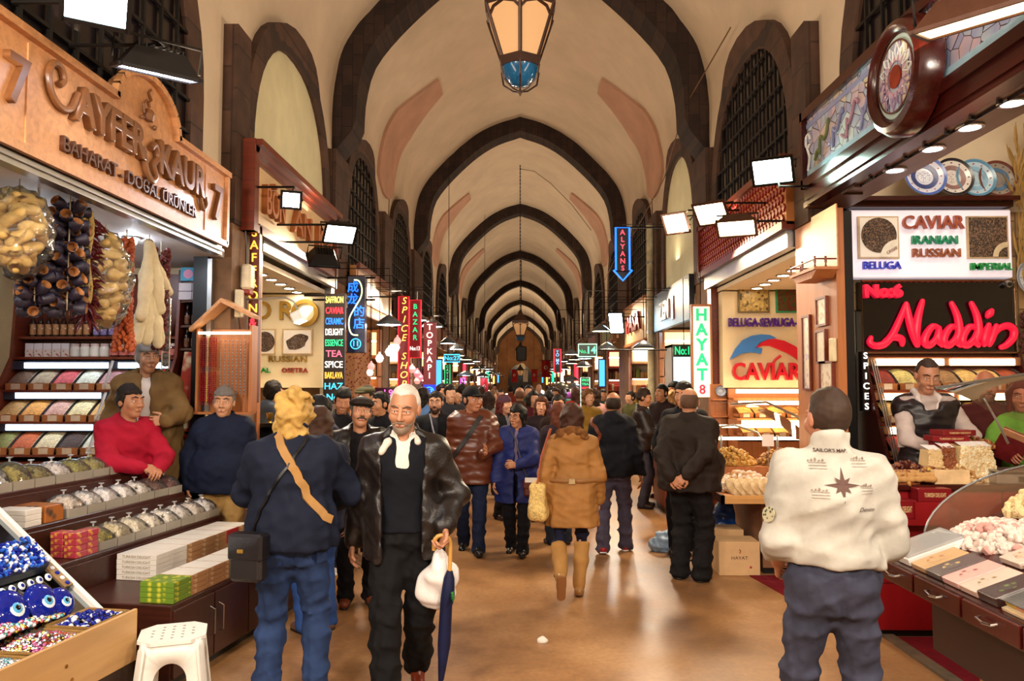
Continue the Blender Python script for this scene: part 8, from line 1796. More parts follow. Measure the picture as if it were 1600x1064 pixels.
# litter
def scrap(label, p, q, s_, seed):
 v = atz(p, q, 0.0); f = Field(); f.ell((0, 0, 0.012), (s_, s_ * 0.6, 0.016)); f.plane((0, 0, 0.0), (0, 0, -1)); V, F = f.mesh(0.006, noise=(0.016, 60), seed=seed); o = soft('paper_scrap', V, F, M('e8e0d4', 0.7, var=0.05)); o.location = (v.x, v.y, 0.0); tag(o, label, 'litter')
scrap('crumpled white paper scrap on the open floor', 848, 1003, 0.035, 1); scrap('small white scrap by the walking man\'s rear shoe', 650, 1018, 0.035, 5)
# carton at the far side of the blonde woman
t = thing('wooden_crate', 'open wooden crate with paper on the floor behind the blonde person', 'crate', (px(522, 6.9) - 0.02, 6.75, 0), R(-30)); m = MB(); m.box(-0.15, 0.15, -0.2, 0.2, 0, 0.02); m.box(-0.15, 0.15, -0.2, -0.18, 0, 0.16); m.box(-0.15, 0.15, 0.18, 0.2, 0, 0.16); m.box(-0.15, -0.13, -0.2, 0.2, 0, 0.16); m.box(0.13, 0.15, -0.2, 0.2, 0, 0.16); m.build('box', M('b8823e', 0.6, kind='wood', scale=14, axis=0), t); MB().box(-0.1, 0.11, -0.15, 0.16, 0.02, 0.17, 0.01).build('paper_stack', WHITE, t)
# ------------------------------------------------------------------ people of the bazaar
from mathutils.bvhtree import BVHTree
def project(par, me, mat, name, out=0.006, origin=None, direction=(0, -1, 0)):
 """press a flat print onto the surface of PAR along DIRECTION (par space)"""
 bm = BVHTree.FromPolygons([v.co for v in par.data.vertices], [tuple(p.vertices) for p in par.data.polygons]); d = Vector(direction)
 for v in me.vertices:
  h = bm.ray_cast(v.co - d * 0.6, d)
  if h[0] is not None: v.co = h[0] - d * out
 return link_me(name, me, mat, par)
def child(root, nm):
 for c in root.children:
  if c.name.split('.')[0] == nm: return c
pi = math.pi
# -- white-haired man walking with umbrella and bag
A = person('white-haired person in an open dark coat walking with an umbrella and white bag', (px(632, 4.5), 4.5, 0), R(4), 1.76, sk='b98262', hair='c6beb4', style='crop', brow='6a5a50', face=True, fine=0.0045, step=0.0115, beard='8f7c6c',
           top='17100e', topk=('plain', 0.42, 20, 0.2), open_front=0.115, inner=('0b0d16', 'jumper', 'd8d0c6'), hem=0.80, loose=0.036, trouser='0f0e10', shoe='7a2f14', girth=1.08, head=(0.12, 0.22, 0.05), folds=0.012, leg=0.04,
           lw=(0.235, -0.16, 0.99), le=(0.6, 0.7, -0.1), lh=(0.95, (0.05, -0.35, -1), (-0.8, -0.4, 0.1)), rw=(-0.30, 0.10, 0.86), re=(-0.6, 0.6, 0), rf=(-0.07, -0.22, 0.085, -0.1, -0.1), lf=(0.07, 0.26, 0.13, 0.15, 0.55))
f = Field();
for q in (-1, 1): f.rc(A['neck'] + np.array([q * 0.05, 0.045, 0.04]), A['neck'] + np.array([q * 0.085, -0.075, -0.035]), 0.013, 0.016, k=0.02)
f.rc(A['neck'] + np.array([-0.085, -0.08, -0.03]), A['neck'] + np.array([-0.12, -0.105, -0.09]), 0.02, 0.016, k=0.02)
V, F = f.mesh(0.008, noise=(0.006, 50), seed=2); soft('collar_lining', V, F, M('d4ccc0', 0.8, kind='cloth', var=0.08), A['root'])
hp = A['world'](A['arms'][1][2] + nz((0.05, -0.35, -1)) * 0.085)
t = thing('umbrella', 'furled navy umbrella with a wooden crook handle in the walking man\'s hand', 'umbrella', hp)
n = 12; m = MB(); m.tube([(-0.055 + 0.045 * (1 - math.cos(q)) - 0.0, 0, 0.0 + 0.045 * math.sin(q)) if q > 0 else (-0.055, 0, q * 0.05) for q in [-0.8, -0.4, 0, 0.5, 1.0, 1.57, 2.1, 2.6, 3.14]] + [(0.035, 0.0, -0.10), (0.033, 0, -0.16)], 0.012, 8); m.build('crook_handle', M('c8964a', 0.35, kind='wood', axis=2), t, True)
m = MB(); m.tube([(0.033, 0, -0.15), (0.03, 0, -0.19), (0.022, 0, -0.30), (0.014, 0, -0.34), (0.004, 0, -0.55), (-0.012, 0.0, -0.74), (-0.018, 0, -0.76)], [0.016, 0.030, 0.040, 0.034, 0.036, 0.016, 0.009], 10)
m.build('furled_canopy', M('141a3c', 0.6, kind='cloth', var=0.2), t, True); MB().tube([(-0.018, 0, -0.75), (-0.021, 0, -0.86)], [0.006, 0.004], 6).build('tip', M('c8a060', 0.4), t, True)
t = thing('shopping_bag', 'white plastic shopping bag with a green print beside the umbrella', 'bag', hp + Vector((-0.03, 0.075, 0.0))); f = Field(); f.ell((-0.02, 0, -0.27), (0.125, 0.055, 0.115), k=0.05); f.rc((0.0, 0, -0.02), (0, 0, -0.2), 0.016, 0.075, k=0.05); f.ell((0.07, 0.0, -0.20), (0.045, 0.03, 0.06), k=0.03); V, F = f.mesh(0.010, noise=(0.016, 42), seed=4); bg = soft('bag', V, F, M('e6dfdc', 0.4, var=0.05), t)
me = text_mesh('e', 0.06, 0.001, bold=0.06); me.transform(Matrix.Translation((0.075, -0.2, -0.27))); project(bg, me, M('2a7a2a', 0.5), 'green_print', direction=(0, 1, 0))
# -- blonde woman from behind
B = person('person with curly blonde hair in a navy jacket, seen from behind at the sweet stall', (px(460, 4.32), 4.32, 0), pi + R(6), 1.74, sk='c89870', hair='b8924e', style='curly', top='141a2c', hem=0.90, loose=0.045, girth=1.12, trouser='27395e', leg=0.03, step=0.0125, fine=0.006, folds=0.013, collar=0.075,
           lw=(0.16, -0.34, 1.08), le=(0.9, 0.3, -0.3), rw=(-0.16, -0.34, 1.08), re=(-0.9, 0.3, -0.3), head=(0.2, 0.1, 0), lf=(0.13, 0.02, 0.085, 0.2, 0), rf=(-0.13, -0.05, 0.085, -0.15, 0), shoe='2a1a12')
jk = child(B['root'], 'jacket')
def strap(J, pts, w_, mat, nm, par, thick=0.006, inward=None):
 """band laid over clothing between points (person space)"""
 bm = BVHTree.FromPolygons([v.co for v in J.data.vertices], [tuple(p.vertices) for p in J.data.polygons]); P_ = []
 for a, b in zip(pts, pts[1:]):
  for q in range(8): P_.append(Vector(a) + (Vector(b) - Vector(a)) * q / 8)
 P_.append(Vector(pts[-1])); Q = []; Nn = []
 for p in P_:
  h = bm.find_nearest(p); Q.append(h[0] + h[1] * thick); Nn.append(h[1])
 v = []; f_ = []
 for i, (p, n_) in enumerate(zip(Q, Nn)):
  d = (Q[min(i + 1, len(Q) - 1)] - Q[max(i - 1, 0)]).normalized(); s_ = d.cross(n_).normalized() * w_ / 2
  v += [p - s_ - n_ * thick, p - s_ + n_ * thick, p + s_ + n_ * thick, p + s_ - n_ * thick]
 for i in range(len(Q) - 1):
  a = 4 * i; b = a + 4
  for q in range(4): f_.append((a + q, b + q, b + (q + 1) % 4, a + (q + 1) % 4))
 return MB().add(v, f_).build(nm, mat, par, True)
def bag_on(label, nm, cat, X, at_, size, col, rz, parts=True, flap=True):
 t = thing(nm, label, cat, X['world'](at_), rz); w_, d_, h_ = size; MB().box(-w_ / 2, w_ / 2, -d_ / 2, d_ / 2, -h_, 0, 0.02).build('body', M(col, 0.4, var=0.15), t)
 if flap: MB().box(-w_ / 2 - 0.006, w_ / 2 + 0.006, -d_ / 2 - 0.008, d_ / 2 + 0.006, -h_ * 0.55, 0.012, 0.015).build('flap', M(col, 0.3, var=0.1), t)
 return t
t = bag_on('black leather shoulder bag with a flap on the blonde person\'s hip', 'shoulder_bag', 'bag', B, Vector((0.19, 0.19, 1.00)), (0.19, 0.09, 0.24), '1c1a1c', pi + R(-12))
MB().box(0.0, 0.035, 0.050, 0.056, -0.085, -0.065).build('buckle', GOLD, t); s = B['s']
iv = B['root'].matrix_basis.inverted() if False else None
o = strap(jk, [Vector((0.09, 0.10, 1.54)) * 1, Vector((-0.02, 0.2, 1.36)), Vector((-0.15, 0.17, 1.16)), Vector((-0.19, 0.08, 1.06))], 0.045, M('a0763e', 0.7, var=0.15), 'tan_strap', None); o.location = B['root'].location; o.rotation_euler = B['root'].rotation_euler; o.parent = None
t2 = thing('camera_strap', 'tan webbing strap running diagonally over the navy jacket', 'strap', B['root'].location, pi + R(6)); o.parent = t2; o.location = (0, 0, 0); o.rotation_euler = (0, 0, 0)
o = strap(jk, [Vector((-0.10, 0.10, 1.52)), Vector((0.0, 0.19, 1.36)), Vector((0.14, 0.17, 1.16)), Vector((0.18, 0.14, 1.0))], 0.014, BLACK, 'strap', t); o.matrix_parent_inverse = Matrix.Identity(4); M_ = Matrix.Translation(B['root'].location) @ Matrix.Rotation(pi + R(6), 4, 'Z'); T_ = Matrix.Translation(t.location) @ Matrix.Rotation(t.rotation_euler.z, 4, 'Z'); o.matrix_basis = T_.inverted() @ M_
t = child(B['root'], 'trousers')
for q in (-1, 1):
 me = bpy.data.meshes.new('pocket'); m = MB(); m.prism([(q * 0.03, 0.92), (q * 0.15, 0.92), (q * 0.145, 0.82), (q * 0.09, 0.785), (q * 0.035, 0.82)], 0.30, 0.301, 'y'); me.from_pydata([tuple(v) for v in m.v], [], m.f); project(t, me, M('22325a', 0.85, kind='cloth', var=0.2), 'back_pocket', 0.004)
# -- man in the white jacket
C_ = person('broad person in a cream compass-print jacket, back turned, by the sweets display', (px(1291, 3.42), 3.42, 0), pi + R(-7), 1.75, sk='b87a5c', hair='3a2a20', style='crop', top='b4b0a6', topk=('cloth', 0.7, 20, 0.15), hem=1.02, loose=0.034, girth=1.16, belly=0.04, trouser='3d3f50', leg=0.03, step=0.0115, fine=0.006, folds=0.012, collar=0.085, sleeve=0.006,
   lw=(0.19, -0.20, 0.97), le=(0.25, 0.8, -0.3), rw=(-0.17, -0.20, 0.97), re=(-0.45, 0.8, -0.1), head=(-0.25, 0.05, 0), lf=(0.14, 0.0, 0.085, 0.25, 0), rf=(-0.15, 0.02, 0.085, -0.25, 0), shoe='1a1410')
jk = child(C_['root'], 'jacket'); INK = M('5a4038', 0.8, var=0.1, bmp=0); FINK = M('a89484', 0.8, var=0.1, bmp=0)
def back_print(me, x, z, mat, nm): me.transform(Matrix.Rotation(pi, 4, 'Z')); me.transform(Matrix.Translation((x + 0.08, 0.3, z + 0.04))); project(jk, me, mat, nm)
me = text_mesh("SAILOR'S MAP.", 0.015, 0.001, bold=0.03); back_print(me, -0.06, 1.475, INK, 'lettering')
m = MB()
for i in range(8):
 a = pi / 4 * i; L_ = 0.075 if i % 2 == 0 else 0.045; d = Vector((math.sin(a), 0, math.cos(a))); e = Vector((math.cos(a), 0, -math.sin(a)))
 for s_ in (-1, 1): m.add([(0, 0, 0), d * 0.02 + e * s_ * 0.009, d * L_], [(0, 1, 2) if s_ > 0 else (0, 2, 1)], 0 if s_ > 0 else 1)
me = bpy.data.meshes.new('compass'); me.from_pydata([tuple(v) for v in m.v], [], m.f); back_print(me, -0.09, 1.335, INK, 'compass_print')
for x, z, w_, tx in ((0.0, 1.40, 0.07, 'NORTH SEA'), (-0.17, 1.41, 0.06, 'WEST'), (0.0, 1.28, 0.07, 'OCEAN'), (-0.19, 1.30, 0.05, 'BAY')):
 m = MB()
 for q in range(3): m.box(-w_ / 2, w_ / 2, 0, 0.001, 0.012 * q, 0.012 * q + 0.002)
 for q in range(5): m.box(-w_ / 2 + q * w_ / 5, -w_ / 2 + q * w_ / 5 + 0.006, 0, 0.001, 0.03, 0.035 + 0.004 * (q % 3))
 me = bpy.data.meshes.new('faint'); me.from_pydata([tuple(v) for v in m.v], [], m.f); back_print(me, x, z, FINK, 'faint_chart_print')
me = text_mesh('Denim', 0.018, 0.001, shear=0.4); back_print(me, -0.185, 1.235, INK, 'signature_print')
pt = C_['arms'][1][0] + (C_['arms'][1][1] - C_['arms'][1][0]) * 0.6; o = MB().lathe([(0, 0), (0.035, 0), (0.035, 0.004), (0, 0.004)], 18).build('sleeve_badge', M('1a3428', 0.6, kind='plaid', scale=60, c2='b8b090'), C_['root']); o.location = Vector(pt) + Vector((0.075, 0.045, 0)); o.rotation_euler = (0, R(80), R(35))
# -- stall keepers on the spice side
person('grey-haired person in a navy fleece and khaki trousers standing at the stall end', (px(350, 6.8), 6.80, 0), R(6), 1.74, sk='c08a66', hair='6a6460', style='short', brow='3a3430', face=True, step=0.015, fine=0.007, top='131a30', hem=0.86, loose=0.05, girth=1.25, belly=0.06, trouser='a8844e', folds=0.012, collar=0.07, head=(-0.1, 0, 0.04), rw=(-0.27, -0.06, 0.90), re=(-0.9, 0.5, 0), lw=(0.26, 0.02, 0.86), shoe='2a1c14')
T_ = person('grey-haired person in a tan brown field coat standing tallest behind the stall', (px(228, 6.74), 6.74, 0.34), R(22), 1.80, sk='b98564', hair='7a7672', style='wavy', brow='4a4440', face=True, step=0.015, fine=0.007, top='6f5430', topk=('cloth', 0.75, 20, 0.3), hem=0.62, flare=0.04, loose=0.055, girth=1.22, trouser='3a3a44', folds=0.013, open_front=0.03, inner=('d8ccc4', 'jumper'), collar=0.05, head=(-0.35, 0.05, 0), lw=(0.17, -0.36, 1.12), le=(0.8, 0.3, -0.6), lh=(0.7, (-0.9, -0.3, 0.0), (0, 0.9, 0)), rw=(-0.28, -0.02, 0.9))
f = Field();
for q in (-1, 1): f.rc(T_['neck'] + np.array([q * 0.065, 0.03, 0.03]), T_['neck'] + np.array([q * 0.10, -0.09, -0.05]), 0.026, 0.036, k=0.02)
f.rc(T_['neck'] + np.array([-0.065, 0.05, 0.03]), T_['neck'] + np.array([0.065, 0.05, 0.03]), 0.03, k=0.02); V, F = f.mesh(0.010, noise=(0.004, 50)); soft('corduroy_collar', V, F, M('40281c', 0.85, kind='cloth', var=0.15), T_['root'])
person('dark-haired person in a crimson sweater smiling with clasped hands behind the trays', (px(190, 6.34), 6.34, 0.03), R(58), 1.74, sk='b87e5c', hair='1c120c', style='short', face=True, step=0.014, fine=0.0065, top='a8122e', hem=0.90, loose=0.045, girth=1.12, trouser='8a98b4', folds=0.011, lean=0.16, collar=0.03, inner=('d8d0d8', 'shirt_collar'), head=(-0.15, -0.05, 0),
       lw=(0.07, -0.40, 1.10), le=(0.9, 0.1, -0.6), lh=(0.75, (-0.55, -0.8, -0.25), (-0.3, 0.3, -0.9)), rw=(-0.05, -0.38, 1.12), re=(-0.9, 0.1, -0.6), rh=(0.75, (0.55, -0.8, -0.25), (0.3, 0.3, -0.9)), lf=(0.12, 0.05, 0.40, 0.1, 0), rf=(-0.12, 0.05, 0.40, -0.1, 0), shoe='20202a')
# -- middle of the aisle, spice side
D_ = person('moustached person in a flat cap and black leather jacket gesturing with one hand', (px(563, 6.4), 6.4, 0), R(14), 1.66, sk='b8805e', hair='4a4440', style='short', cap=('flat', '2c2420'), stache='4a4038', face=True, step=0.014, fine=0.006, top='17120f', topk=('plain', 0.32, 24, 0.2), hem=0.84, loose=0.045, girth=1.2, belly=0.05, open_front=0.075, inner=('121014', 'jumper'), trouser='121216', folds=0.015, head=(-0.1, -0.18, 0.1), rw=(-0.06, -0.34, 1.12), re=(-0.7, 0.4, -0.5), rh=(0.5, (0.6, -0.6, 0.25), (0.3, 0.6, -0.6)), lw=(0.27, -0.05, 0.84), shoe='7a3a20')
person('long brown-haired person in a dark navy coat half hidden by the blonde person', (px(500, 5.7), 5.7, 0), R(-140), 1.60, sk='c09070', hair='3a2418', style='long', top='1a2038', hem=0.80, trouser='2c4a86', step=0.016, fine=0.009, head=(0.1, 0.05, 0), shoe='6a4a38')
person('stooping person in a plum jacket looking down at the stall', (px(527, 7.2), 7.2, 0), R(-62), 1.68, sk='b88462', hair='14100e', style='short', top='1e1a30', step=0.018, fine=0.009, face=True, lean=0.22, head=(0.1, 0.35, 0), trouser='1c2438', hem=0.84)
person('tousled dark-haired person in a black jacket beside the stooping one', (px(533, 8.3), 8.3, 0), R(35), 1.72, sk='b88060', hair='120e0c', style='wavy', top='16161c', step=0.02, fine=0.011, head=(0.3, 0.3, 0))
person('olive-capped person behind the flat cap wearer', (px(574, 9.6), 9.6, 0), R(-30), 1.74, sk='b08060', hair='2a2018', cap=('flat', '4a4a34'), top='2a2a24', step=0.022, fine=0.012)
person('black-haired person in a black coat looking away behind the flat cap wearer', (px(596, 8.4), 8.4, 0), R(-40), 1.68, sk='b8825e', hair='0e0b0a', style='short', top='0f0f14', step=0.02, fine=0.010, face=True, hem=0.7)
E_ = person('dark-haired person in a black coat with grey scarf staring ahead', (px(681, 9.0), 9.0, 0), R(0), 1.68, sk='b8866a', hair='1c1410', style='short', top='0c0e14', hem=0.62, flare=0.03, step=0.018, fine=0.008, face=True, beard='3a2a22', girth=1.08, open_front=0.04, inner=('2c2c34', 'jumper'), trouser='14161e')
o = tag(MB().tube([E_['world'](Vector((-0.05, -0.17, 1.46))), E_['world'](Vector((-0.01, -0.21, 1.30))), E_['world'](Vector((0.02, -0.22, 1.20)))], 0.01, 5).build('lanyard', M('8a8e9a', 0.5), None, True), 'grey lanyard around the staring person\'s neck', 'lanyard')
G_ = person('person in a black ball cap and brown quilted jacket strolling with a raised hand', (px(738, 8.4), 8.4, 0), R(-2), 1.73, sk='b87c5c', hair='2a2220', style='short', cap=('ball', '0c0c10'), face=True, step=0.0145, fine=0.0068, top='5a2b19', topk=('quilt', 0.36, 3.6, 0.35), hem=0.74, loose=0.058, girth=1.2, belly=0.04, trouser='18223c', shoe='161416', folds=0.010, head=(-0.75, 0.0, 0), lw=(0.16, -0.34, 1.08), le=(0.9, 0.4, -0.4), lh=(0.25, (0.3, -0.7, 0.4), (-0.9, -0.2, 0.1)), rw=(-0.28, -0.02, 0.84), lf=(0.09, -0.2, 0.085, 0.15, -0.1), rf=(-0.10, 0.14, 0.10, -0.1, 0.3))
jk = child(G_['root'], 'jacket') or child(G_['root'], 'coat'); o = strap(jk, [Vector((0.11, -0.12, 1.46)), Vector((0.0, -0.2, 1.28)), Vector((-0.14, -0.2, 1.08)), Vector((-0.25, -0.06, 0.92))], 0.05, M('1a1412', 0.6), 'band', None); t = thing('sling_strap', 'dark sling strap across the brown quilted jacket', 'strap', G_['root'].location, R(-2)); o.parent = t
H_ = person('short person in a royal blue coat and glasses clutching a bag strap', (px(809, 8.3), 8.3, 0), R(-8), 1.55, sk='b8805e', hair='0f0c0c', style='bob', face=True, glasses=True, step=0.014, fine=0.0065, top='222c66', topk=('cloth', 0.5, 20, 0.2), hem=0.62, flare=0.03, loose=0.05, girth=1.1, trouser='121218', shoe='0e0e10', folds=0.012, head=(0.45, 0.18, 0), rw=(-0.26, -0.12, 0.86), lw=(0.02, -0.32, 1.08), le=(0.9, 0.3, -0.4), lh=(0.9, (-0.8, -0.5, 0.1), (0, 0.8, -0.4)), inner=('7a6a86', 'scarf'), open_front=0.02, lf=(0.08, -0.16, 0.085, 0.1, -0.1), rf=(-0.09, 0.1, 0.09, -0.1, 0.2))
t = bag_on('small brown handbag hanging at the blue coat', 'hand_bag', 'bag', H_, Vector((0.19, -0.20, 0.80)), (0.20, 0.07, 0.17), '5a2418', R(-8)); jk = child(H_['root'], 'coat'); MB().tube([(-0.06, 0, 0), (-0.12, -0.02, 0.2), (-0.19, 0.0, 0.42), (-0.25, 0.05, 0.52)], 0.007, 5).build('strap', M('3a3a44', 0.5), t, True); MB().box(-0.08, 0.07, -0.045, -0.04, -0.02, 0.03).build('paper', WHITE, t)
person('laughing person in a black coat and plum knit hat looking aside', (px(787, 10.4), 10.4, 0), R(40), 1.62, sk='c8957a', hair='4a1a18', style='bob', cap=('beanie', '4a3040'), face=True, step=0.018, fine=0.009, top='101016', hem=0.66, head=(-0.2, 0, 0), trouser='16161c', inner=('6a6a78', 'scarf'), open_front=0.03)
person('smiling long-haired person in a dark plum coat behind the blue coat', (px(845, 10.3), 10.3, 0), R(4), 1.60, sk='cc967a', hair='4a2616', style='long', face=True, step=0.018, fine=0.009, top='1c1018', hem=0.66, trouser='14141a', head=(0.1, 0, 0.1), lf=(0.07, -0.2, 0.085, 0, 0))
# -- woman in the camel coat
K_ = person('person in a camel parka with fur-trimmed hood and tall tan boots walking away', (px(893, 6.62), 6.62, 0), pi + R(-4), 1.60, sk='c89878', hair='3a2014', style='bob', top='9c6c38', topk=('cloth', 0.6, 18, 0.25), hem=0.66, flare=0.03, loose=0.034, girth=1.0, trouser='181c34', boots=('b08248', '8a5a30'), shoe='b08248', hood=True, bhood='8a5a30', step=0.0125, fine=0.007, folds=0.014, leg=-0.002, head=(-0.1, 0.05, 0),
   lw=(0.25, -0.02, 0.88), le=(0.6, 0.7, 0), rw=(-0.25, -0.10, 0.88), re=(-0.7, 0.7, 0), rf=(-0.06, -0.06, 0.09, -0.1, 0.1), lf=(0.10, 0.40, 0.27, 0.1, 1.25))
jk = child(K_['root'], 'coat'); s = K_['s']; wv = K_['waist']
bm_ = BVHTree.FromPolygons([v.co for v in jk.data.vertices], [tuple(p.vertices) for p in jk.data.polygons]); m = MB(); ring = []
for q in range(28):
 a = 2 * pi * q / 28; d = Vector((math.cos(a), math.sin(a), 0)); o_ = Vector((0, 0, 0.99)) + d * 0.22; h = bm_.ray_cast(Vector((0, 0, 0.99)), d); ring.append((h[0] if h[0] is not None and h[3] < 0.3 else o_) + d * 0.006)
v = []; f_ = []
for p in ring: v += [p + Vector((0, 0, -0.018)), p + Vector((0, 0, 0.018))]
f_ = [(2 * i, 2 * ((i + 1) % 28), 2 * ((i + 1) % 28) + 1, 2 * i + 1) for i in range(28)]
o = m.add(v, f_).build('belt', M('8a5c2c', 0.6, var=0.1), K_['root'], True); md = o.modifiers.new('t', 'SOLIDIFY'); md.thickness = 0.006; MB().box(-0.03, 0.03, ring[7].y, ring[7].y + 0.012, 0.965, 1.015, 0.004).build('buckle', M('b8a078', 0.3, 0.8), K_['root'])
t = thing('tote_bag', 'cream woven tote bag on the camel parka\'s shoulder', 'bag', K_['world'](Vector((0.28, 0.06, 0.94))), pi + R(-10)); f = Field(); f.box((0, 0, -0.12), (0.065, 0.13, 0.15), rd=0.03); f.box((0, 0, -0.22), (0.07, 0.15, 0.05), k=0.06, rd=0.03); V, F = f.mesh(0.014, noise=(0.008, 30)); soft('bag', V, F, M('d8b870', 0.75, kind='grain', scale=70, var=0.2, bmp=0.6), t)
for q in (-1, 1): MB().tube([(0.0, 0.10 * q, 0.02), (-0.03, 0.06 * q, 0.25), (-0.10, 0.02 * q, 0.48)], 0.010, 6).build('handle', M('9a4a28', 0.5), t, True)
N_ = person('shaven-headed person in a black hoodie and red sneakers walking away', (px(957, 8.35), 8.35, 0), pi + R(-8), 1.68, sk='a87050', hair='2c2018', style='bald', top='0e1018', hem=0.86, loose=0.05, girth=1.12, hood=True, trouser='4c4658', shoe='9a1018', boots=None, step=0.0145, fine=0.008, folds=0.014, leg=0.034, lw=(0.28, -0.08, 0.86), rw=(-0.30, 0.0, 0.86), lf=(0.12, 0.08, 0.09, 0.1, 0.15), rf=(-0.13, -0.12, 0.085, -0.2, 0), head=(-0.2, 0.05, 0))
for c in N_['root'].children:
 if c.name.startswith('shoe'):
  for q in c.children: q.data.materials[0] = WHITE
jk = child(N_['root'], 'jacket'); o = strap(jk, [Vector((0.20, 0.02, 1.40)), Vector((0.14, 0.16, 1.26)), Vector((0.22, 0.10, 1.10))], 0.04, M('6a3018', 0.5), 'band', None); t = thing('bag_strap', 'brown leather strap on the black hoodie', 'strap', N_['root'].location, pi + R(-8)); o.parent = t
person('dark-haired person in a brown jacket half hidden by the camel parka', (px(872, 9.6), 9.6, 0), R(0), 1.63, sk='b8825e', hair='14100e', style='short', top='2a1c18', step=0.02, fine=0.010, face=True)
person('long red-brown haired person just ahead of the camel parka', (px(872, 8.9), 8.75, 0), pi + R(20), 1.56, sk='c09070', hair='5a2c1a', style='long', top='2c2028', step=0.02, fine=0.011, hem=0.7)
person('person in a dark leather jacket browsing at the goods cart', (px(1001, 11.4), 11.35, 0), R(75), 1.70, sk='b07a58', hair='2a1c14', style='short', top='1c1416', topk=('plain', 0.4, 20, 0.2), step=0.018, fine=0.010, trouser='3c3a48', girth=1.1, lw=(0.1, -0.36, 1.1), rw=(-0.1, -0.34, 1.05), head=(0, 0.2, 0))
person('dark-haired person in a maroon jacket by the cart, facing the aisle', (px(1034, 12.3), 12.3, 0), R(-50), 1.76, sk='b07a58', hair='120e0c', style='short', top='241418', step=0.02, fine=0.011, face=True, lw=(0.1, -0.3, 1.1))
person('person wearing a tan headscarf near the bright show window', (px(1050, 12.9), 12.9, 0), pi + R(10), 1.66, sk='c09070', hair='c89a62', style='curly', top='8a5a38', step=0.022, fine=0.012)
person('curly black-haired person beyond the headscarf', (px(1046, 13.9), 13.5, 0), R(-60), 1.80, sk='b07a58', hair='0c0a0a', style='wavy', top='1a1a22', step=0.022, fine=0.012)
person('tall dark-haired person with white-striped sleeves behind the bald man', (px(1069, 8.25), 8.3, 0), R(-20), 1.79, sk='b8805e', hair='16100c', style='short', top='0e0f16', step=0.015, fine=0.008, face=True, head=(0.2, 0.1, 0), trouser='0f1016', rw=(-0.24, -0.16, 0.98))
P_ = person('heavy bald person in a dark brown jacket with hands clasped behind', (px(1074, 7.2), 7.2, 0), R(148), 1.73, sk='b87e5e', hair='5a4030', style='bald', top='221813', topk=('cloth', 0.7, 20, 0.2), hem=0.84, loose=0.05, girth=1.36, belly=0.13, trouser='120f10', leg=0.046, step=0.013, fine=0.0055, folds=0.013, open_front=0.09, inner=('8c7a4c', 'jumper'), head=(-0.35, 0.05, 0), shoe='14100e',
   lw=(0.06, 0.30, 0.98), le=(1, 0.3, 0.2), lh=(0.6, (-0.7, 0.1, -0.6), (0, -1, 0)), rw=(-0.08, 0.29, 1.0), re=(-1, 0.3, 0.2), rh=(0.6, (0.7, 0.15, -0.6), (0, -1, 0)))
# -- seller, and two people modelled in place of a reflection in the guard
S_ = person('shaven person in a dark padded vest and pale hoodie serving behind the red counter', (px(1441, 6.42), 6.42, 0.18), R(-8), 1.79, sk='b07a5c', hair='3a2c26', style='crop', face=True, step=0.0135, fine=0.006, top='1a1216', topk=('quilt', 0.4, 4.0, 0.3), vest='b8a8a2', hem=0.88, loose=0.045, girth=1.12, head=(0.05, 0.32, 0.04), lw=(0.13, -0.30, 1.08), rw=(-0.05, -0.34, 1.06), re=(-0.9, 0.4, -0.2), le=(0.9, 0.4, -0.2), lh=(0.8, (-0.6, -0.7, -0.1), (0, 0.3, -0.9)), rh=(0.9, (0.7, -0.6, -0.1), (0, 0.4, -0.9)), trouser='1a1a22', folds=0.010)
f = Field()
for q in (-1, 1): f.rc(S_['neck'] + np.array([q * 0.055, 0.05, 0.03]), S_['neck'] + np.array([q * 0.085, -0.07, -0.02]), 0.03, 0.024, k=0.02); f.rc(S_['neck'] + np.array([q * 0.085, -0.07, -0.02]), S_['neck'] + np.array([q * 0.03, -0.135, -0.14]), 0.012, 0.010, k=0.01)
f.rc(S_['neck'] + np.array([-0.06, 0.07, 0.03]), S_['neck'] + np.array([0.06, 0.07, 0.03]), 0.035, k=0.02); V, F = f.mesh(0.009, noise=(0.005, 50)); soft('hood', V, F, M('d8ccc6', 0.85, kind='cloth', var=0.08), S_['root'])
W_ = person('red-haired person in a green top built solid for a reflection in the glass guard', (px(1588, 6.32), 6.32, 0.12), R(-24), 1.68, sk='b8755a', hair='5a1812', style='long', face=True, step=0.016, fine=0.007, top='6a9a3a', hem=0.9, head=(0.1, 0.12, 0), lw=(0.06, -0.34, 1.16), rw=(-0.10, -0.40, 1.18), re=(-0.8, 0.4, -0.3), rh=(0.6, (-0.4, -0.8, 0.0), (0.6, -0.2, -0.6)), lh=(0.6, (-0.6, -0.7, 0), (0, 0.2, -0.9)))
person('stubbled person in a dark red jacket also built for a reflection in the guard', (px(1533, 6.48), 6.48, 0.14), R(-20), 1.74, sk='b07052', hair='5a4a40', style='bald', beard='6a4a3c', face=True, step=0.018, fine=0.009, top='4a1a18')
t = thing('gift_packet', 'dark red gift packet held out behind the glass guard', 'packet', W_['world'](Vector((-0.15, -0.50, 1.22))), rot=Euler((R(30), R(25), R(-30)))); MB().box(-0.10, 0.10, -0.015, 0.015, -0.16, 0.12, 0.006).build('packet', M('6a1a1c', 0.4, var=0.2), t); MB().box(-0.10, 0.10, -0.018, 0.018, 0.06, 0.12, 0.006).build('tan_band', M('b8805a', 0.5), t)
person('dark-haired keeper in a grey hooded jacket inside the caviar shop, back turned', (px(450, 8.7) - 0.18, 8.7, 0), pi + R(-30), 1.80, sk='b88462', hair='1c120e', style='short', top='4a5262', step=0.017, fine=0.009, hood=True)
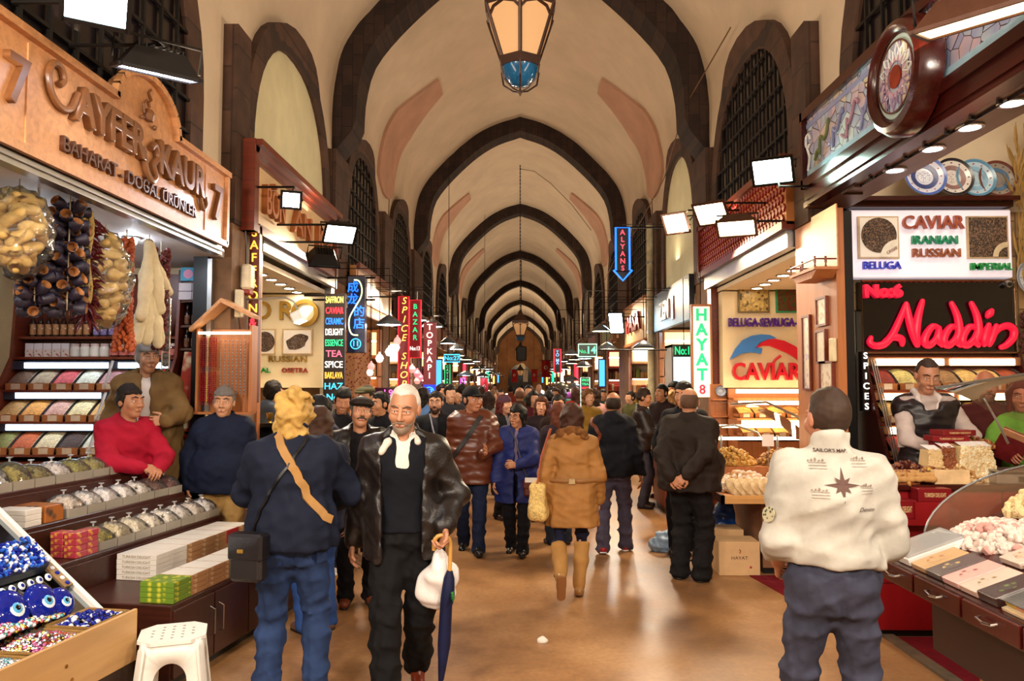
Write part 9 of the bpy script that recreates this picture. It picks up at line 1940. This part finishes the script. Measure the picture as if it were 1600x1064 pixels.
# -- the crowd beyond
CRW = [(703, 11.5, 'charcoal', '24242a', 'short', '120e0c', 20), (715, 13.5, 'rust', '6a3020', 'bald', '5a4030', -30), (722, 16, 'slate blue', '2c3850', 'short', '1a1410', 160), (764, 12.6, 'ash grey', '6a6a66', 'long', '2a1a12', 190), (771, 15, 'cream', 'b8a888', 'curly', '5a3a22', 10), (812, 13.2, 'chestnut', '4a2a1c', 'bald', '6a4a38', 175), (826, 16, 'bottle green', '1c3a2a', 'short', '14100e', 0), (832, 12.4, 'burgundy', '4a1420', 'long', '1a100c', 30), (858, 14.5, 'violet', '3a2a52', 'short', '120e0c', 170), (868, 17, 'navy', '141a30', 'bob', '2a1c14', 0), (900, 15.5, 'red', '8a1c1c', 'long', '3a2014', 190), (918, 12.2, 'mustard', '8a6a28', 'curly', '6a4a2a', 20), (929, 14, 'pale pink', 'b88a88', 'long', '2a1810', 200), (942, 17.5, 'teal', '1c4a50', 'short', '14100e', 10), (985, 15.5, 'olive', '4a4a28', 'short', '201812', -60), (690, 14.5, 'black', '0e0e12', 'long', '100c0a', 30), (740, 18, 'orange', '9a4a1c', 'short', '1a120e', 0), (752, 21, 'white', 'c8c0b8', 'bob', '3a2818', 180), (783, 19, 'sand', '9a8058', 'short', '2a1c14', 0), (798, 24, 'brick', '7a2c1c', 'short', '181210', 180), (842, 22, 'steel grey', '4c5058', 'bald', '6a5040', 0), (880, 21, 'forest', '20381c', 'long', '2a1810', 180), (893, 26, 'magenta', '6a1c4a', 'bob', '1a100e', 0), (773, 28, 'indigo', '1c1c4a', 'short', '14100e', 0), (815, 30, 'khaki', '7a6a40', 'short', '1a1410', 180), (856, 31, 'wine', '4a0e1c', 'long', '241610', 0), (640, 12.0, 'graphite', '1c1c20', 'short', '141010', -40), (661, 11.8, 'sky blue', '5a7aa8', 'bob', '1a120e', 160)]
for i, (p, y, nm, col, stl, hr, rz) in enumerate(CRW):
 r_ = random.Random(i); hh = r_.uniform(1.60, 1.78)
 person('person in a %s coat among the crowd farther down the aisle' % nm, (px(p, y), y, 0), R(rz), hh, sk=r_.choice(['b8825e', 'c09070', 'a87252', 'c8987a']), hair=hr, style=stl, top=col, hem=r_.choice([0.62, 0.8, 0.86]), trouser=r_.choice(['1a1e2c', '24304c', '141418', '3a3436']), step=0.026 if y < 16 else 0.034, fine=0.013 if y < 16 else 0.018, girth=r_.uniform(1.0, 1.2), lf=(0.09, r_.uniform(-0.2, 0.1), 0.085, 0.1, 0), group='crowd beyond the cart', folds=0.008)
